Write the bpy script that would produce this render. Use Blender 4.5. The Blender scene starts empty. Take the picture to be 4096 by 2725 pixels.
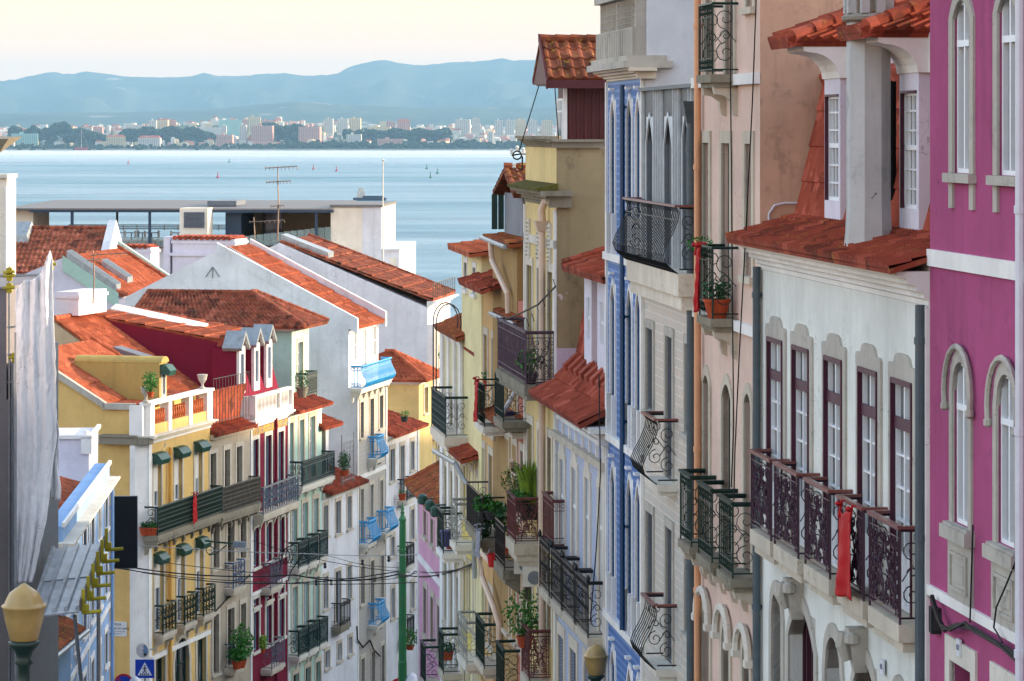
import bpy, bmesh, math, random
from mathutils import Vector, Matrix
from mathutils.noise import noise as mnoise
R = math.radians
random.seed(7)
SC = bpy.context.scene
COL = SC.collection
# ---------------------------------------------------------------- camera
CZ = 60.0            # eye height above the river, metres
FPX = 4096 * 115 / 36.0   # focal length in photo pixels (115 mm on 36 mm)
HY = 515.0           # the horizon row in photo pixels
cam_d = bpy.data.cameras.new('camera'); cam = bpy.data.objects.new('camera', cam_d); COL.objects.link(cam)
cam.location = (0, 0, CZ); cam.rotation_euler = (R(90), 0, 0)
cam_d.sensor_width = 36; cam_d.lens = 115.0
cam_d.shift_y = -(2725 / 2 - HY) / 4096.0
cam_d.clip_start = 0.5; cam_d.clip_end = 90000
SC.camera = cam
# ---------------------------------------------------------------- sky, sun, exposure
SUN_EL, SUN_AZ = 12.0, 78.0      # azimuth clockwise from the view direction (+Y)
w = bpy.data.worlds.new('World'); SC.world = w; w.use_nodes = True
nt = w.node_tree; bg = nt.nodes['Background']
sky = nt.nodes.new('ShaderNodeTexSky'); sky.sky_type = 'NISHITA'; sky.sun_disc = False
sky.sun_elevation = R(SUN_EL); sky.sun_rotation = R(SUN_AZ)
sky.altitude = 60; sky.air_density = 1.0; sky.dust_density = 1.6; sky.ozone_density = 1.0
# pale warm glow along the horizon, brightened above the frame as added fill
tc = nt.nodes.new('ShaderNodeTexCoord'); sp = nt.nodes.new('ShaderNodeSeparateXYZ'); nt.links.new(tc.outputs['Generated'], sp.inputs[0])
rp = nt.nodes.new('ShaderNodeValToRGB'); nt.links.new(sp.outputs[2], rp.inputs[0])
for el, (p, c) in zip(rp.color_ramp.elements, ((0.10, (1, 1, 1, 1)), (.36, (0, 0, 0, 1)))): el.position = p; el.color = c
gl = nt.nodes.new('ShaderNodeValToRGB'); nt.links.new(sp.outputs[2], gl.inputs[0]); ce = gl.color_ramp.elements; ce.new(.5)
for el, (p, c) in zip(ce, ((0.0, (.98, .575, .265, 1)), (.05, (.93, .60, .355, 1)), (.14, (1, .88, .72, 1)))): el.position = p; el.color = c
gs = nt.nodes.new('ShaderNodeVectorMath'); gs.operation = 'SCALE'; nt.links.new(gl.outputs[0], gs.inputs[0]); gs.inputs['Scale'].default_value = 3.3
hs = nt.nodes.new('ShaderNodeHueSaturation'); hs.inputs['Saturation'].default_value = .72; hs.inputs['Value'].default_value = 1.15; nt.links.new(sky.outputs[0], hs.inputs['Color'])
mx = nt.nodes.new('ShaderNodeMix'); mx.data_type = 'RGBA'
nt.links.new(rp.outputs[0], mx.inputs[0]); nt.links.new(hs.outputs[0], mx.inputs[6]); nt.links.new(gs.outputs[0], mx.inputs[7])
nt.links.new(mx.outputs[2], bg.inputs[0]); bg.inputs[1].default_value = 0.14
sd = bpy.data.lights.new('sun', 'SUN'); sun = bpy.data.objects.new('sun', sd); COL.objects.link(sun)
sd.energy = 2.0; sd.angle = R(1.6); sd.color = (1.0, 0.76, 0.50)
_d = Vector((math.sin(R(SUN_AZ)) * math.cos(R(SUN_EL)), math.cos(R(SUN_AZ)) * math.cos(R(SUN_EL)), math.sin(R(SUN_EL))))
sun.rotation_euler = _d.to_track_quat('Z', 'Y').to_euler(); sun.location = (60, 30, 140)
SC.view_settings.view_transform = 'Standard'; SC.view_settings.look = 'None'
SC.view_settings.exposure = 2.1; SC.view_settings.gamma = 1
SC.cycles.use_denoising = True
SC.cycles.max_bounces = 6; SC.cycles.diffuse_bounces = 3; SC.cycles.glossy_bounces = 3; SC.cycles.transmission_bounces = 3
SC.cycles.volume_bounces = 0; SC.cycles.transparent_max_bounces = 8
SC.cycles.caustics_reflective = False; SC.cycles.caustics_refractive = False
# ---------------------------------------------------------------- pixel <-> world
def at(x, y, Z):
    """world point seen at photo pixel (x, y) at depth Z metres along the view"""
    return Vector(((x - 2048) / FPX * Z, Z, CZ - (y - HY) / FPX * Z))
# ---------------------------------------------------------------- mesh builder
class MB:
    def __init__(s): s.v = []; s.f = []
    def add(s, vs, fs):
        o = len(s.v); s.v += [tuple(v) for v in vs]; s.f += [tuple(i + o for i in f) for f in fs]; return s
    def quad(s, a, b, c, d): return s.add([a, b, c, d], [(0, 1, 2, 3)])
    def poly(s, pts): return s.add(pts, [tuple(range(len(pts)))])
    def box(s, x0, x1, y0, y1, z0, z1):
        if x0 > x1: x0, x1 = x1, x0
        if y0 > y1: y0, y1 = y1, y0
        if z0 > z1: z0, z1 = z1, z0
        v = [(x0, y0, z0), (x1, y0, z0), (x1, y1, z0), (x0, y1, z0), (x0, y0, z1), (x1, y0, z1), (x1, y1, z1), (x0, y1, z1)]
        return s.add(v, [(0, 3, 2, 1), (4, 5, 6, 7), (0, 1, 5, 4), (1, 2, 6, 5), (2, 3, 7, 6), (3, 0, 4, 7)])
    def hexa(s, bot, top):
        """bottom 4 pts ccw, top 4 pts ccw"""
        return s.add(list(bot) + list(top), [(0, 3, 2, 1), (4, 5, 6, 7), (0, 1, 5, 4), (1, 2, 6, 5), (2, 3, 7, 6), (3, 0, 4, 7)])
    def prism(s, pts, off):
        """closed outline extruded by vector off"""
        n = len(pts); off = Vector(off); a = [Vector(p) for p in pts]; b = [p + off for p in a]
        return s.add(a + b, [tuple(range(n))[::-1], tuple(range(n, 2 * n))] + [(i, (i + 1) % n, n + (i + 1) % n, n + i) for i in range(n)])
    def tube(s, pts, r, n=6, closed=False, cap=True):
        pts = [Vector(p) for p in pts]; rs = r if isinstance(r, (list, tuple)) else [r] * len(pts)
        rings = []; m = len(pts); up = None
        for i, p in enumerate(pts):
            if closed: t = pts[(i + 1) % m] - pts[i - 1]
            else: t = pts[min(i + 1, m - 1)] - pts[max(i - 1, 0)]
            if t.length < 1e-9: t = Vector((0, 0, 1))
            t.normalize()
            if up is None: up = Vector((0, 0, 1)) if abs(t.z) < .9 else Vector((1, 0, 0))
            a = t.cross(up)
            if a.length < 1e-4: a = t.orthogonal()
            a.normalize(); b = t.cross(a).normalized(); up = -b if b.dot(up) < 0 else b
            rings.append([p + (a * math.cos(k * 2 * math.pi / n + .4) + b * math.sin(k * 2 * math.pi / n + .4)) * rs[i] for k in range(n)])
        o = len(s.v)
        for g in rings: s.v += [tuple(q) for q in g]
        for i in range(m if closed else m - 1):
            j = (i + 1) % m
            for k in range(n): s.f.append((o + i * n + k, o + i * n + (k + 1) % n, o + j * n + (k + 1) % n, o + j * n + k))
        if cap and not closed:
            s.f.append(tuple(o + k for k in range(n))[::-1]); s.f.append(tuple(o + (m - 1) * n + k for k in range(n)))
        return s
    def lathe(s, prof, c=(0, 0, 0), n=16, sx=1, sy=1, ph=0):
        """prof: list of (r, z)"""
        o = len(s.v); m = len(prof)
        for r, z in prof:
            for k in range(n):
                a = 2 * math.pi * k / n + ph; s.v.append((c[0] + r * math.cos(a) * sx, c[1] + r * math.sin(a) * sy, c[2] + z))
        for i in range(m - 1):
            for k in range(n): s.f.append((o + i * n + k, o + i * n + (k + 1) % n, o + (i + 1) * n + (k + 1) % n, o + (i + 1) * n + k))
        s.f.append(tuple(o + k for k in range(n))[::-1]); s.f.append(tuple(o + (m - 1) * n + k for k in range(n)))
        return s
    def grid(s, fn, nu, nv):
        o = len(s.v)
        for j in range(nv + 1):
            for i in range(nu + 1): s.v.append(tuple(fn(i / nu, j / nv)))
        for j in range(nv):
            for i in range(nu):
                a = o + j * (nu + 1) + i; s.f.append((a, a + 1, a + nu + 2, a + nu + 1))
        return s
    def build(s, name, mat, parent=None, smooth=False, loc=None, rz=0):
        me = bpy.data.meshes.new(name); me.from_pydata(s.v, [], s.f); me.update()
        bm = bmesh.new(); bm.from_mesh(me); bmesh.ops.recalc_face_normals(bm, faces=bm.faces); bm.to_mesh(me); bm.free()
        if smooth: me.polygons.foreach_set('use_smooth', [True] * len(me.polygons))
        me.materials.append(M(mat) if isinstance(mat, str) else mat)
        ob = bpy.data.objects.new(name, me); COL.objects.link(ob)
        if parent: ob.parent = parent
        if loc is not None: ob.location = loc
        if rz: ob.rotation_euler.z = rz
        return ob
def tag(o, label=None, cat=None, group=None, kind=None):
    if label: o['label'] = label
    if cat: o['category'] = cat
    if group: o['group'] = group
    if kind: o['kind'] = kind
    return o
def empty(name, loc=(0, 0, 0), rz=0, label=None, cat=None, group=None, parent=None):
    o = bpy.data.objects.new(name, None); COL.objects.link(o); o.location = loc; o.rotation_euler.z = rz
    o.empty_display_size = .3
    if parent: o.parent = parent
    return tag(o, label, cat, group)
def copy_tree(o, parent=None):
    c = o.copy(); COL.objects.link(c)
    if parent is not None: c.parent = parent
    for ch in o.children: copy_tree(ch, c)
    return c
# ---------------------------------------------------------------- materials
MATS = {}; MDEF = {}
def srgb(h):
    h = h.lstrip('#'); c = [int(h[i:i + 2], 16) / 255 for i in (0, 2, 4)]
    return tuple(x / 12.92 if x <= .04045 else ((x + .055) / 1.055) ** 2.4 for x in c) + (1,)
def C4(c): return srgb(c) if isinstance(c, str) else (tuple(c) + (1,) if len(c) == 3 else tuple(c))
class NT:
    def __init__(s, name, rough=.8, spec=.3, metal=0):
        s.m = bpy.data.materials.new(name); s.m.use_nodes = True; s.t = s.m.node_tree; s.b = s.t.nodes['Principled BSDF']
        s.b.inputs['Roughness'].default_value = rough; s.b.inputs['Specular IOR Level'].default_value = spec; s.b.inputs['Metallic'].default_value = metal
        s.tc = None
    def n(s, typ, ins=None, **kw):
        nd = s.t.nodes.new('ShaderNode' + typ)
        for k, v in kw.items(): setattr(nd, k, v)
        for k, v in (ins or {}).items(): s.set(nd.inputs[k], v)
        return nd
    def set(s, sock, v):
        if isinstance(v, bpy.types.NodeSocket): s.t.links.new(v, sock)
        else: sock.default_value = v
    def co(s, scale=(1, 1, 1), rand=True):
        if s.tc is None: s.tc = s.n('TexCoord')
        mp = s.n('Mapping', {'Vector': s.tc.outputs['Object'], 'Scale': scale})
        return mp.outputs[0]
    def noise(s, scale, detail=4, rough=.6, vec=None, stretch=(1, 1, 1), out='Fac', dist=0):
        return s.n('TexNoise', {'Vector': vec or s.co(stretch), 'Scale': scale, 'Detail': detail, 'Roughness': rough, 'Distortion': dist}).outputs[out]
    def ramp(s, fac, stops, interp='LINEAR'):
        r = s.n('ValToRGB', {'Fac': fac}); e = r.color_ramp; e.interpolation = interp
        while len(e.elements) < len(stops): e.elements.new(.5)
        for el, (p, c) in zip(e.elements, stops):
            el.position = p; el.color = C4(c) if not isinstance(c, (int, float)) else (c, c, c, 1)
        return r.outputs[0]
    def mix(s, fac, a, b, mode='MIX'):
        m = s.n('Mix', data_type='RGBA', blend_type=mode); s.set(m.inputs[0], fac)
        s.set(m.inputs[6], C4(a) if isinstance(a, (str, tuple, list)) else a); s.set(m.inputs[7], C4(b) if isinstance(b, (str, tuple, list)) else b)
        return m.outputs[2]
    def math(s, op, a, b=0.0, c=None):
        m = s.n('Math', operation=op); s.set(m.inputs[0], a); s.set(m.inputs[1], b)
        if c is not None: s.set(m.inputs[2], c)
        return m.outputs[0]
    def bump(s, h, strength=.3, dist=.01):
        bn = s.n('Bump', {'Height': h, 'Strength': strength, 'Distance': dist}); s.t.links.new(bn.outputs[0], s.b.inputs['Normal']); return s
    def base(s, c): s.set(s.b.inputs['Base Color'], C4(c) if isinstance(c, (str, tuple, list)) else c); return s
def M(name):
    if name not in MATS: MATS[name] = MDEF[name](name)
    return MATS[name]
def plaster(col, stain='#6b6558', amt=.35, patch=None, patch_amt=.0, streak=.25, rough=.9):
    def f(name):
        m = NT(name, rough, .15); c = C4(col)
        big = m.noise(.45, 5, .6); fine = m.noise(6, 5, .7)
        light = tuple(min(1, x * 1.10) for x in c[:3]); dark = tuple(x * .80 for x in c[:3])
        k = m.mix(m.ramp(big, [(.32, 0), (.7, 1)]), dark, light)
        st = m.noise(1.0, 6, .65, stretch=(2.6, 2.6, .22))
        k = m.mix(m.math('MULTIPLY', m.ramp(st, [(.52, 0), (.78, 1)]), streak), k, stain)
        k = m.mix(m.math('MULTIPLY', m.ramp(m.noise(1.7, 7, .7), [(.56, 0), (.74, 1)]), amt), k, stain)
        k = m.mix(m.math('MULTIPLY', m.ramp(m.noise(2.6, 6, .75), [(.42, 0), (.66, 1)]), .20 + amt * .3), k, tuple(x * .72 for x in c[:3]))
        ve = m.n('TexVoronoi', {'Vector': m.n('TexNoise', {'Vector': m.co((.22, .22, .22)), 'Scale': 2.2, 'Detail': 5, 'Roughness': .6}).outputs['Color'], 'Scale': 5.0}, feature='DISTANCE_TO_EDGE').outputs['Distance']
        ck = m.math('MULTIPLY', m.ramp(ve, [(.0, 1), (.012, 0)]), m.ramp(m.noise(.7, 3, .5), [(.50, 0), (.62, .55)]))
        k = m.mix(ck, k, tuple(x * .38 for x in C4(stain)[:3]))
        if patch:
            p = m.ramp(m.noise(.9, 5, .55, dist=.4), [(.62 - patch_amt, 0), (.63 - patch_amt, 1)])
            k = m.mix(p, k, patch)
        m.base(k); m.bump(m.math('ADD', fine, m.math('MULTIPLY', big, .6)), .35, .012)
        return m.m
    return f
def flat(col, rough=.6, spec=.4, metal=0, var=.12, scale=5, bump=0, dirt=None, dirt_amt=.5):
    def f(name):
        m = NT(name, rough, spec, metal); c = C4(col)
        k = m.mix(m.ramp(m.noise(scale, 4, .6), [(.3, 0), (.7, 1)]), tuple(x * (1 - var) for x in c[:3]), tuple(min(1, x * (1 + var)) for x in c[:3]))
        if dirt: k = m.mix(m.math('MULTIPLY', m.ramp(m.noise(scale * .6, 6, .7), [(.5, 0), (.68, 1)]), dirt_amt), k, dirt)
        m.base(k)
        if bump: m.bump(m.noise(scale * 3, 5, .6), bump, .01)
        return m.m
    return f
def rooftile(c1, c2, lichen='#8a8a4a', lamt=.3, dark='#3a2018', damt=.3):
    """colour varies tile by tile; the shape of the tiles is mesh"""
    def f(name):
        m = NT(name, .85, .2)
        v = m.n('TexVoronoi', {'Vector': m.co((1, 1, 1)), 'Scale': 3.2, 'Randomness': .8}).outputs['Color']
        k = m.mix(m.n('SeparateColor', {'Color': v}).outputs[0], c1, c2)
        sep = m.n('SeparateColor', {'Color': v}).outputs
        k = m.mix(m.ramp(sep[1], [(.80, 0), (.84, .55)]), k, dark); k = m.mix(m.ramp(sep[2], [(.86, 0), (.90, .5)]), k, tuple(min(1, x * 1.5 + .03) for x in C4(c1)[:3]))
        k = m.mix(m.math('MULTIPLY', m.ramp(m.noise(1.6, 6, .7), [(.5, 0), (.72, 1)]), damt), k, dark)
        k = m.mix(m.math('MULTIPLY', m.ramp(m.noise(5.5, 5, .7), [(.58, 0), (.66, 1)]), lamt), k, lichen)
        m.base(k); m.bump(m.noise(30, 3, .6), .2, .01)
        return m.m
    return f
# ---------------------------------------------------------------- the river, the far land, the hills, the haze
def m_water(name):
    m = NT(name); t = m.t; m.co((1, 1, 1)); yy = m.n('SeparateXYZ', {0: m.tc.outputs['Object']}).outputs[1]
    n1 = m.noise(.35, 5, .65, stretch=(.45, 1, 1)); n2 = m.noise(.02, 6, .7, stretch=(.35, 1, 1)); n3 = m.noise(.0022, 6, .62, stretch=(.55, 1.0, 1)); n4 = m.noise(.009, 6, .75, stretch=(.22, 1, 1))
    wind = m.n('MapRange', {0: yy, 1: 5600.0, 2: 8700.0, 3: 1.0, 4: .10}).outputs[0]
    bn = m.n('Bump', {'Height': m.math('MULTIPLY', m.math('ADD', n1, m.math('MULTIPLY', n2, 4.0)), wind), 'Strength': .9, 'Distance': 1.6}).outputs[0]
    body = m.mix(m.ramp(n4, [(.36, 0), (.64, 1)]), (.06, .165, .22), (.13, .29, .345))
    d = m.n('BsdfDiffuse', {'Color': body, 'Normal': bn}); g = m.n('BsdfGlossy', {'Color': (.94, .97, 1, 1), 'Roughness': .22, 'Normal': bn})
    fac = m.math('ADD', m.math('MULTIPLY', m.ramp(n3, [(.28, 0), (.72, 1)]), .24), m.math('ADD', .12, m.math('MULTIPLY', m.ramp(n4, [(.34, 0), (.74, 1)]), .14)))
    f2 = m.n('MapRange', {0: yy, 1: 5400.0, 2: 8200.0, 3: 0.0, 4: .55}).outputs[0]
    mx_ = m.n('MixShader'); m.set(mx_.inputs[0], m.math('MINIMUM', m.math('ADD', fac, f2), .95)); t.links.new(d.outputs[0], mx_.inputs[1]); t.links.new(g.outputs[0], mx_.inputs[2])
    o = [q for q in t.nodes if q.type == 'OUTPUT_MATERIAL'][0]; t.links.new(mx_.outputs[0], o.inputs['Surface']); return m.m
MDEF['water'] = m_water
def m_hill(name):
    m = NT(name, 1, .05)
    k = m.mix(m.ramp(m.noise(.0011, 7, .65), [(.35, 0), (.65, 1)]), (.035, .05, .03), (.08, .095, .055))
    k = m.mix(m.ramp(m.noise(.0022, 8, .7, stretch=(1.6, 1, .5)), [(.62, 0), (.72, .75)]), k, (.62, .50, .42))
    m.base(k); return m.m
MDEF['hill'] = m_hill
def m_farland(name):
    m = NT(name, 1, .05)
    k = m.mix(m.ramp(m.noise(.004, 7, .65), [(.4, 0), (.6, 1)]), (.03, .05, .025), (.12, .13, .07))
    m.base(k); return m.m
MDEF['farland'] = m_farland
SHORE = 9200.0
wb = MB(); wb.grid(lambda u, v: ((u - .5) * 70000, 150 + v * v * 50000, 0), 30, 40)
tag(wb.build('river_water', 'water'), kind='structure')
def hland(x, y):
    """height of the land beyond the river"""
    d = y - SHORE
    if d <= 0: return -3
    h = 3 * min(1, d / 60) + 50 * (1 - math.exp(-d / 1200))
    h += 9 * mnoise(Vector((x / 900, y / 900, 3))) * min(1, d / 900)
    h += 34 * math.exp(-((x + 830) / 640) ** 2) * math.exp(-((y - 10500) / 500) ** 2)
    return h
fl = MB()
def _fl(u, v):
    y = SHORE - 20 + 12500 * v ** 1.6; x = (u - .5) * 2 * (2600 + y * .12); return (x, y, hland(x, y))
fl.grid(_fl, 90, 50)
tag(fl.build('far_shore', 'farland', smooth=True), kind='structure')
# skyline of the hills as seen: photo pixels
SKY1 = [(-900, 420), (-300, 365), (0, 322), (60, 316), (120, 300), (200, 285), (222, 284), (250, 294), (300, 293), (345, 284), (420, 288), (470, 297), (560, 307), (650, 307), (770, 301), (815, 287), (860, 297), (960, 300), (1060, 290),
        (1140, 289), (1225, 302), (1290, 298), (1350, 290), (1400, 262), (1470, 242), (1530, 234), (1570, 240), (1640, 256), (1700, 258), (1800, 248), (1950, 237), (2005, 223), (2040, 234), (2150, 234), (2260, 228), (2500, 250), (3200, 300), (4300, 330), (5200, 380)]
def lerp(tab, x):
    for (a, ya), (b, yb) in zip(tab, tab[1:]):
        if a <= x <= b: return ya + (yb - ya) * (x - a) / (b - a)
    return tab[-1][1] if x > tab[-1][0] else tab[0][1]
def ridge(name, tab, D, depth, rough, front, mat='hill'):
    g = MB()
    def fn(u, v):
        px = -900 + u * 6100
        top = (HY - lerp(tab, px)) / FPX * D + CZ
        X = (px - 2048) / FPX * D
        yy = D - front * (1 - v / .6) if v < .6 else D + depth * (v - .6) / .4
        t = v / .6 if v < .6 else 1 - .35 * (v - .6) / .4
        s = t ** 1.25 if v < .6 else t
        z = top * s
        k = min(1, v / .6) if v < .6 else 0
        z += rough * mnoise(Vector((X / 420, yy / 600, 1.3))) * 4 * k * (1 - k) + rough * .45 * mnoise(Vector((X / 150, yy / 300, 5))) * 4 * k * (1 - k)
        if v > .55 and v < .65: z += rough * .05 * mnoise(Vector((X / 60, 0, 9)))
        return (X * (yy / D if v < .6 else 1), yy, max(z, -5) if v > 0 else -5)
    g.grid(fn, 260, 22); return tag(g.build(name, mat, smooth=True), kind='structure')
ridge('hills', SKY1, 28000, 5000, 170, 7500)
SKY2 = [(-900, 470), (0, 452), (500, 447), (800, 440), (1050, 415), (1200, 404), (1400, 420), (1700, 430), (2000, 425), (2400, 430), (5200, 470)]
ridge('foothills', SKY2, 19500, 3300, 60, 5000)
# haze
hz = MB(); hz.box(-17000, 17000, -60, 34500, -8, 740)
def m_haze(name):
    m = bpy.data.materials.new(name); m.use_nodes = True; t = m.node_tree; t.nodes.clear()
    o = t.nodes.new('ShaderNodeOutputMaterial'); v = t.nodes.new('ShaderNodeVolumePrincipled')
    v.inputs['Color'].default_value = (.35, .65, .93, 1); v.inputs['Density'].default_value = 3.8e-5; v.inputs['Anisotropy'].default_value = 0.0
    t.links.new(v.outputs[0], o.inputs['Volume']); return m
MDEF['haze_air'] = m_haze
haze = hz.build('haze', 'haze_air'); tag(haze, kind='stuff')
# ---------------------------------------------------------------- material palette
for k, v in {
 'stone': plaster('#c9bfae', '#5d5648', .45, streak=.35), 'stone_grey': plaster('#b9b4aa', '#55524c', .6, streak=.5), 'stone_pale': plaster('#d9d4c8', '#77705f', .3),
 'stone_dirty': plaster('#8d8676', '#2f2b24', .7, streak=.7), 'chimney_render': plaster('#bfc0bf', '#5d5c58', .7, patch='#77756f', patch_amt=-.035, streak=.6), 'concrete': plaster('#9c978c', '#45413a', .6, streak=.5),
 'white_trim': plaster('#eceae6', '#8c877c', .2, streak=.15), 'white_wall': plaster('#e2e3e8', '#8d8c8a', .3, streak=.35), 'lavender_wall': plaster('#dcd8e4', '#a39aa4', .15, streak=.15),
 'white_house': plaster('#e0e2dc', '#868c88', .3, streak=.45), 'cream_trim': plaster('#ddd3c2', '#7b7262', .3),
 'white_frame': flat('#e4e8ec', .45, .5, var=.04), 'purple_frame': flat('#43102a', .45, .5, var=.12), 'green_frame': flat('#12352f', .5, .5), 'dark_frame': flat('#23302f', .6, .4), 'blue_frame': flat('#0c4a78', .45, .5),
 'grey_frame': flat('#6a7078', .5, .4), 'blue_grey_frame': flat('#8c9cb0', .5, .4), 'wood_old': flat('#6b6257', .8, .2, var=.25), 'black_iron': flat('#101418', .45, .35, var=.2), 'green_iron': flat('#0c2a23', .5, .3, var=.25),
 'purple_iron': flat('#33152a', .5, .35, var=.25), 'rust_iron': flat('#5a2a2c', .6, .4, var=.3, dirt='#7a4a3a'), 'lilac_iron': flat('#4d3848', .6, .4, var=.35, dirt='#7d7468'), 'grey_iron': flat('#5d6878', .5, .4, var=.15), 'silver_iron': flat('#8e9290', .45, .5, var=.1, metal=.3),
 'blue_iron': flat('#2f9ad6', .45, .4, var=.15), 'old_iron': flat('#4d4a44', .7, .3, var=.3, dirt='#6b5436'), 'teal_iron': flat('#0d3034', .45, .5, var=.25), 'navy_iron': flat('#22507c', .5, .4, var=.25), 'handrail': flat('#7a4640', .3, .5),
 'blind': flat('#d8d4cc', .7, .3, var=.05), 'green_metal': flat('#15453a', .45, .5, var=.15), 'pipe_grey': flat('#46545c', .45, .4, var=.1, dirt='#6d6f6a', dirt_amt=.3), 'pipe_peach': flat('#d59a72', .5, .4, var=.06), 'pipe_white': flat('#cfd0da', .45, .4, var=.05), 'pipe_blue': flat('#0e3f66', .4, .5, var=.15), 'pipe_cream': flat('#d3b9a4', .5, .4, var=.06), 'pipe_yellow': flat('#d8a34e', .5, .4, var=.06),
 'zinc': flat('#9aa3a8', .4, .5, metal=.4, var=.12, dirt='#6d6a62'), 'lead': flat('#6d747c', .5, .4, var=.15), 'dark_void': flat('#0e0e10', .9, .1), 'wire_black': flat('#0c0c0e', .6, .3),
 'terracotta': flat('#a8492a', .75, .2, var=.2), 'terracotta_trim': flat('#b0603c', .75, .2, var=.15), 'red_cloth': flat('#ac0710', .6, .3, var=.12, scale=3), 'red_plastic': flat('#b50d12', .4, .5),
 'tile_orange': rooftile('#b05f40', '#9c4f34', '#c9893a', .25, '#7a3a24', .5), 'tile_red': rooftile('#994630', '#843a2a', '#b58a3c', .35, '#4a241a', .6), 'tile_dark': rooftile('#9f573f', '#824633', '#a39a70', .5, '#33201a', .6), 'tile_salmon': rooftile('#a04f3c', '#8f4332', '#c07a50', .2, '#6c2f22', .45),
 'tile_old': rooftile('#8a4a2e', '#6f3a26', '#b89236', .75, '#33221a', .8), 'tile_moss': rooftile('#96502f', '#82452c', '#a09038', .8, '#4a3a26', .5),
}.items(): MDEF[k] = v
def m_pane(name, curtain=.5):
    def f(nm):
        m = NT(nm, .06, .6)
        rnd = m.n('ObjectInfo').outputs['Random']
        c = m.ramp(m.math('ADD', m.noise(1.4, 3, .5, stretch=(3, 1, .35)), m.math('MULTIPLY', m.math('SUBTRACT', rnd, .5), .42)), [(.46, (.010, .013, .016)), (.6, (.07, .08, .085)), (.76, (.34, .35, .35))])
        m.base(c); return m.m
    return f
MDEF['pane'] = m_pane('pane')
MDEF['pane_dark'] = flat('#0d1216', .06, .6, var=.3)
def m_azulejo(kind):
    def f(nm):
        m = NT(nm, .5, .22)
        if kind == 'blue':
            b = m.n('TexBrick', {'Vector': m.n('Mapping', {'Vector': m.n('TexCoord').outputs['Object'], 'Rotation': (R(90), 0, 0), 'Scale': (1, 1, 1)}).outputs[0], 'Scale': 1.0, 'Color1': (.02, .095, .33, 1), 'Color2': (.03, .13, .40, 1), 'Mortar': (.16, .28, .52, 1), 'Mortar Size': .012, 'Brick Width': .14, 'Row Height': .14}, offset=0.0)
            v = m.n('TexVoronoi', {'Vector': m.co((7.14, 1, 7.14)), 'Scale': 1.0, 'Randomness': 0.0}).outputs['Distance']
            k = m.mix(m.ramp(v, [(.22, 1), (.27, 0)]), b.outputs['Color'], (.20, .33, .62)); m.base(m.mix(m.math('MULTIPLY', m.ramp(m.noise(1.2, 5, .6), [(.5, 0), (.75, 1)]), .35), k, (.06, .10, .2)))
        elif kind == 'pale':
            v = m.n('TexVoronoi', {'Vector': m.co((7.14, 1, 7.14)), 'Scale': 1.0, 'Randomness': 0.0}).outputs['Distance']
            k = m.mix(m.ramp(v, [(.25, 0), (.33, 1), (.42, .2)]), '#b6c0d6', '#8395bf')
            b = m.n('TexBrick', {'Vector': m.n('Mapping', {'Vector': m.n('TexCoord').outputs['Object'], 'Rotation': (R(90), 0, 0)}).outputs[0], 'Scale': 1.0, 'Color1': (0, 0, 0, 1), 'Color2': (.12, .12, .12, 1), 'Mortar': (1, 1, 1, 1), 'Mortar Size': .008, 'Brick Width': .14, 'Row Height': .14}, offset=0.0)
            m.base(m.mix(m.math('MULTIPLY', m.n('SeparateColor', {'Color': b.outputs['Color']}).outputs[0], .5), k, '#c3c8d4'))
        elif kind == 'grey':
            v = m.n('TexVoronoi', {'Vector': m.co((5, 1, 5)), 'Scale': 1.0, 'Randomness': 0.0}).outputs['Distance']
            k = m.mix(m.ramp(v, [(.2, 0), (.3, 1), (.42, .1)]), '#c3bbb0', '#7f8794'); m.base(m.mix(m.math('MULTIPLY', m.ramp(m.noise(.7, 4, .6), [(.4, 0), (.7, 1)]), .4), k, '#a79c8c'))
        elif kind == 'cream':
            b = m.n('TexBrick', {'Vector': m.n('Mapping', {'Vector': m.n('TexCoord').outputs['Object'], 'Rotation': (R(90), 0, 0)}).outputs[0], 'Scale': 1.0, 'Color1': srgb('#cdb9a6'), 'Color2': srgb('#b9b3aa'), 'Mortar': srgb('#dedbd2'), 'Mortar Size': .012, 'Brick Width': .15, 'Row Height': .15}, offset=0.0)
            nz = m.n('TexVoronoi', {'Vector': m.co((6.67, 1, 6.67)), 'Scale': 1.0, 'Randomness': .9}).outputs['Color']
            k = m.mix(m.math('MULTIPLY', m.n('SeparateColor', {'Color': nz}).outputs[0], .45), b.outputs['Color'], '#a8b4b0')
            z = m.n('SeparateXYZ', {0: m.n('TexCoord').outputs['Object']}).outputs[2]
            m.base(k); m.set(m.b.inputs['Roughness'], .28)
        elif kind == 'gold':
            v = m.noise(5.5, 3, .6, stretch=(1, 1, 1), dist=1.5)
            m.base(m.ramp(v, [(.36, '#4b6a94'), (.44, '#b9923e'), (.56, '#d8b24e'), (.66, '#8d6a5c')], 'CONSTANT'))
        return m.m
    return f
for k in ('blue', 'pale', 'grey', 'cream', 'gold'): MDEF['azulejo_' + k] = m_azulejo(k)
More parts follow.
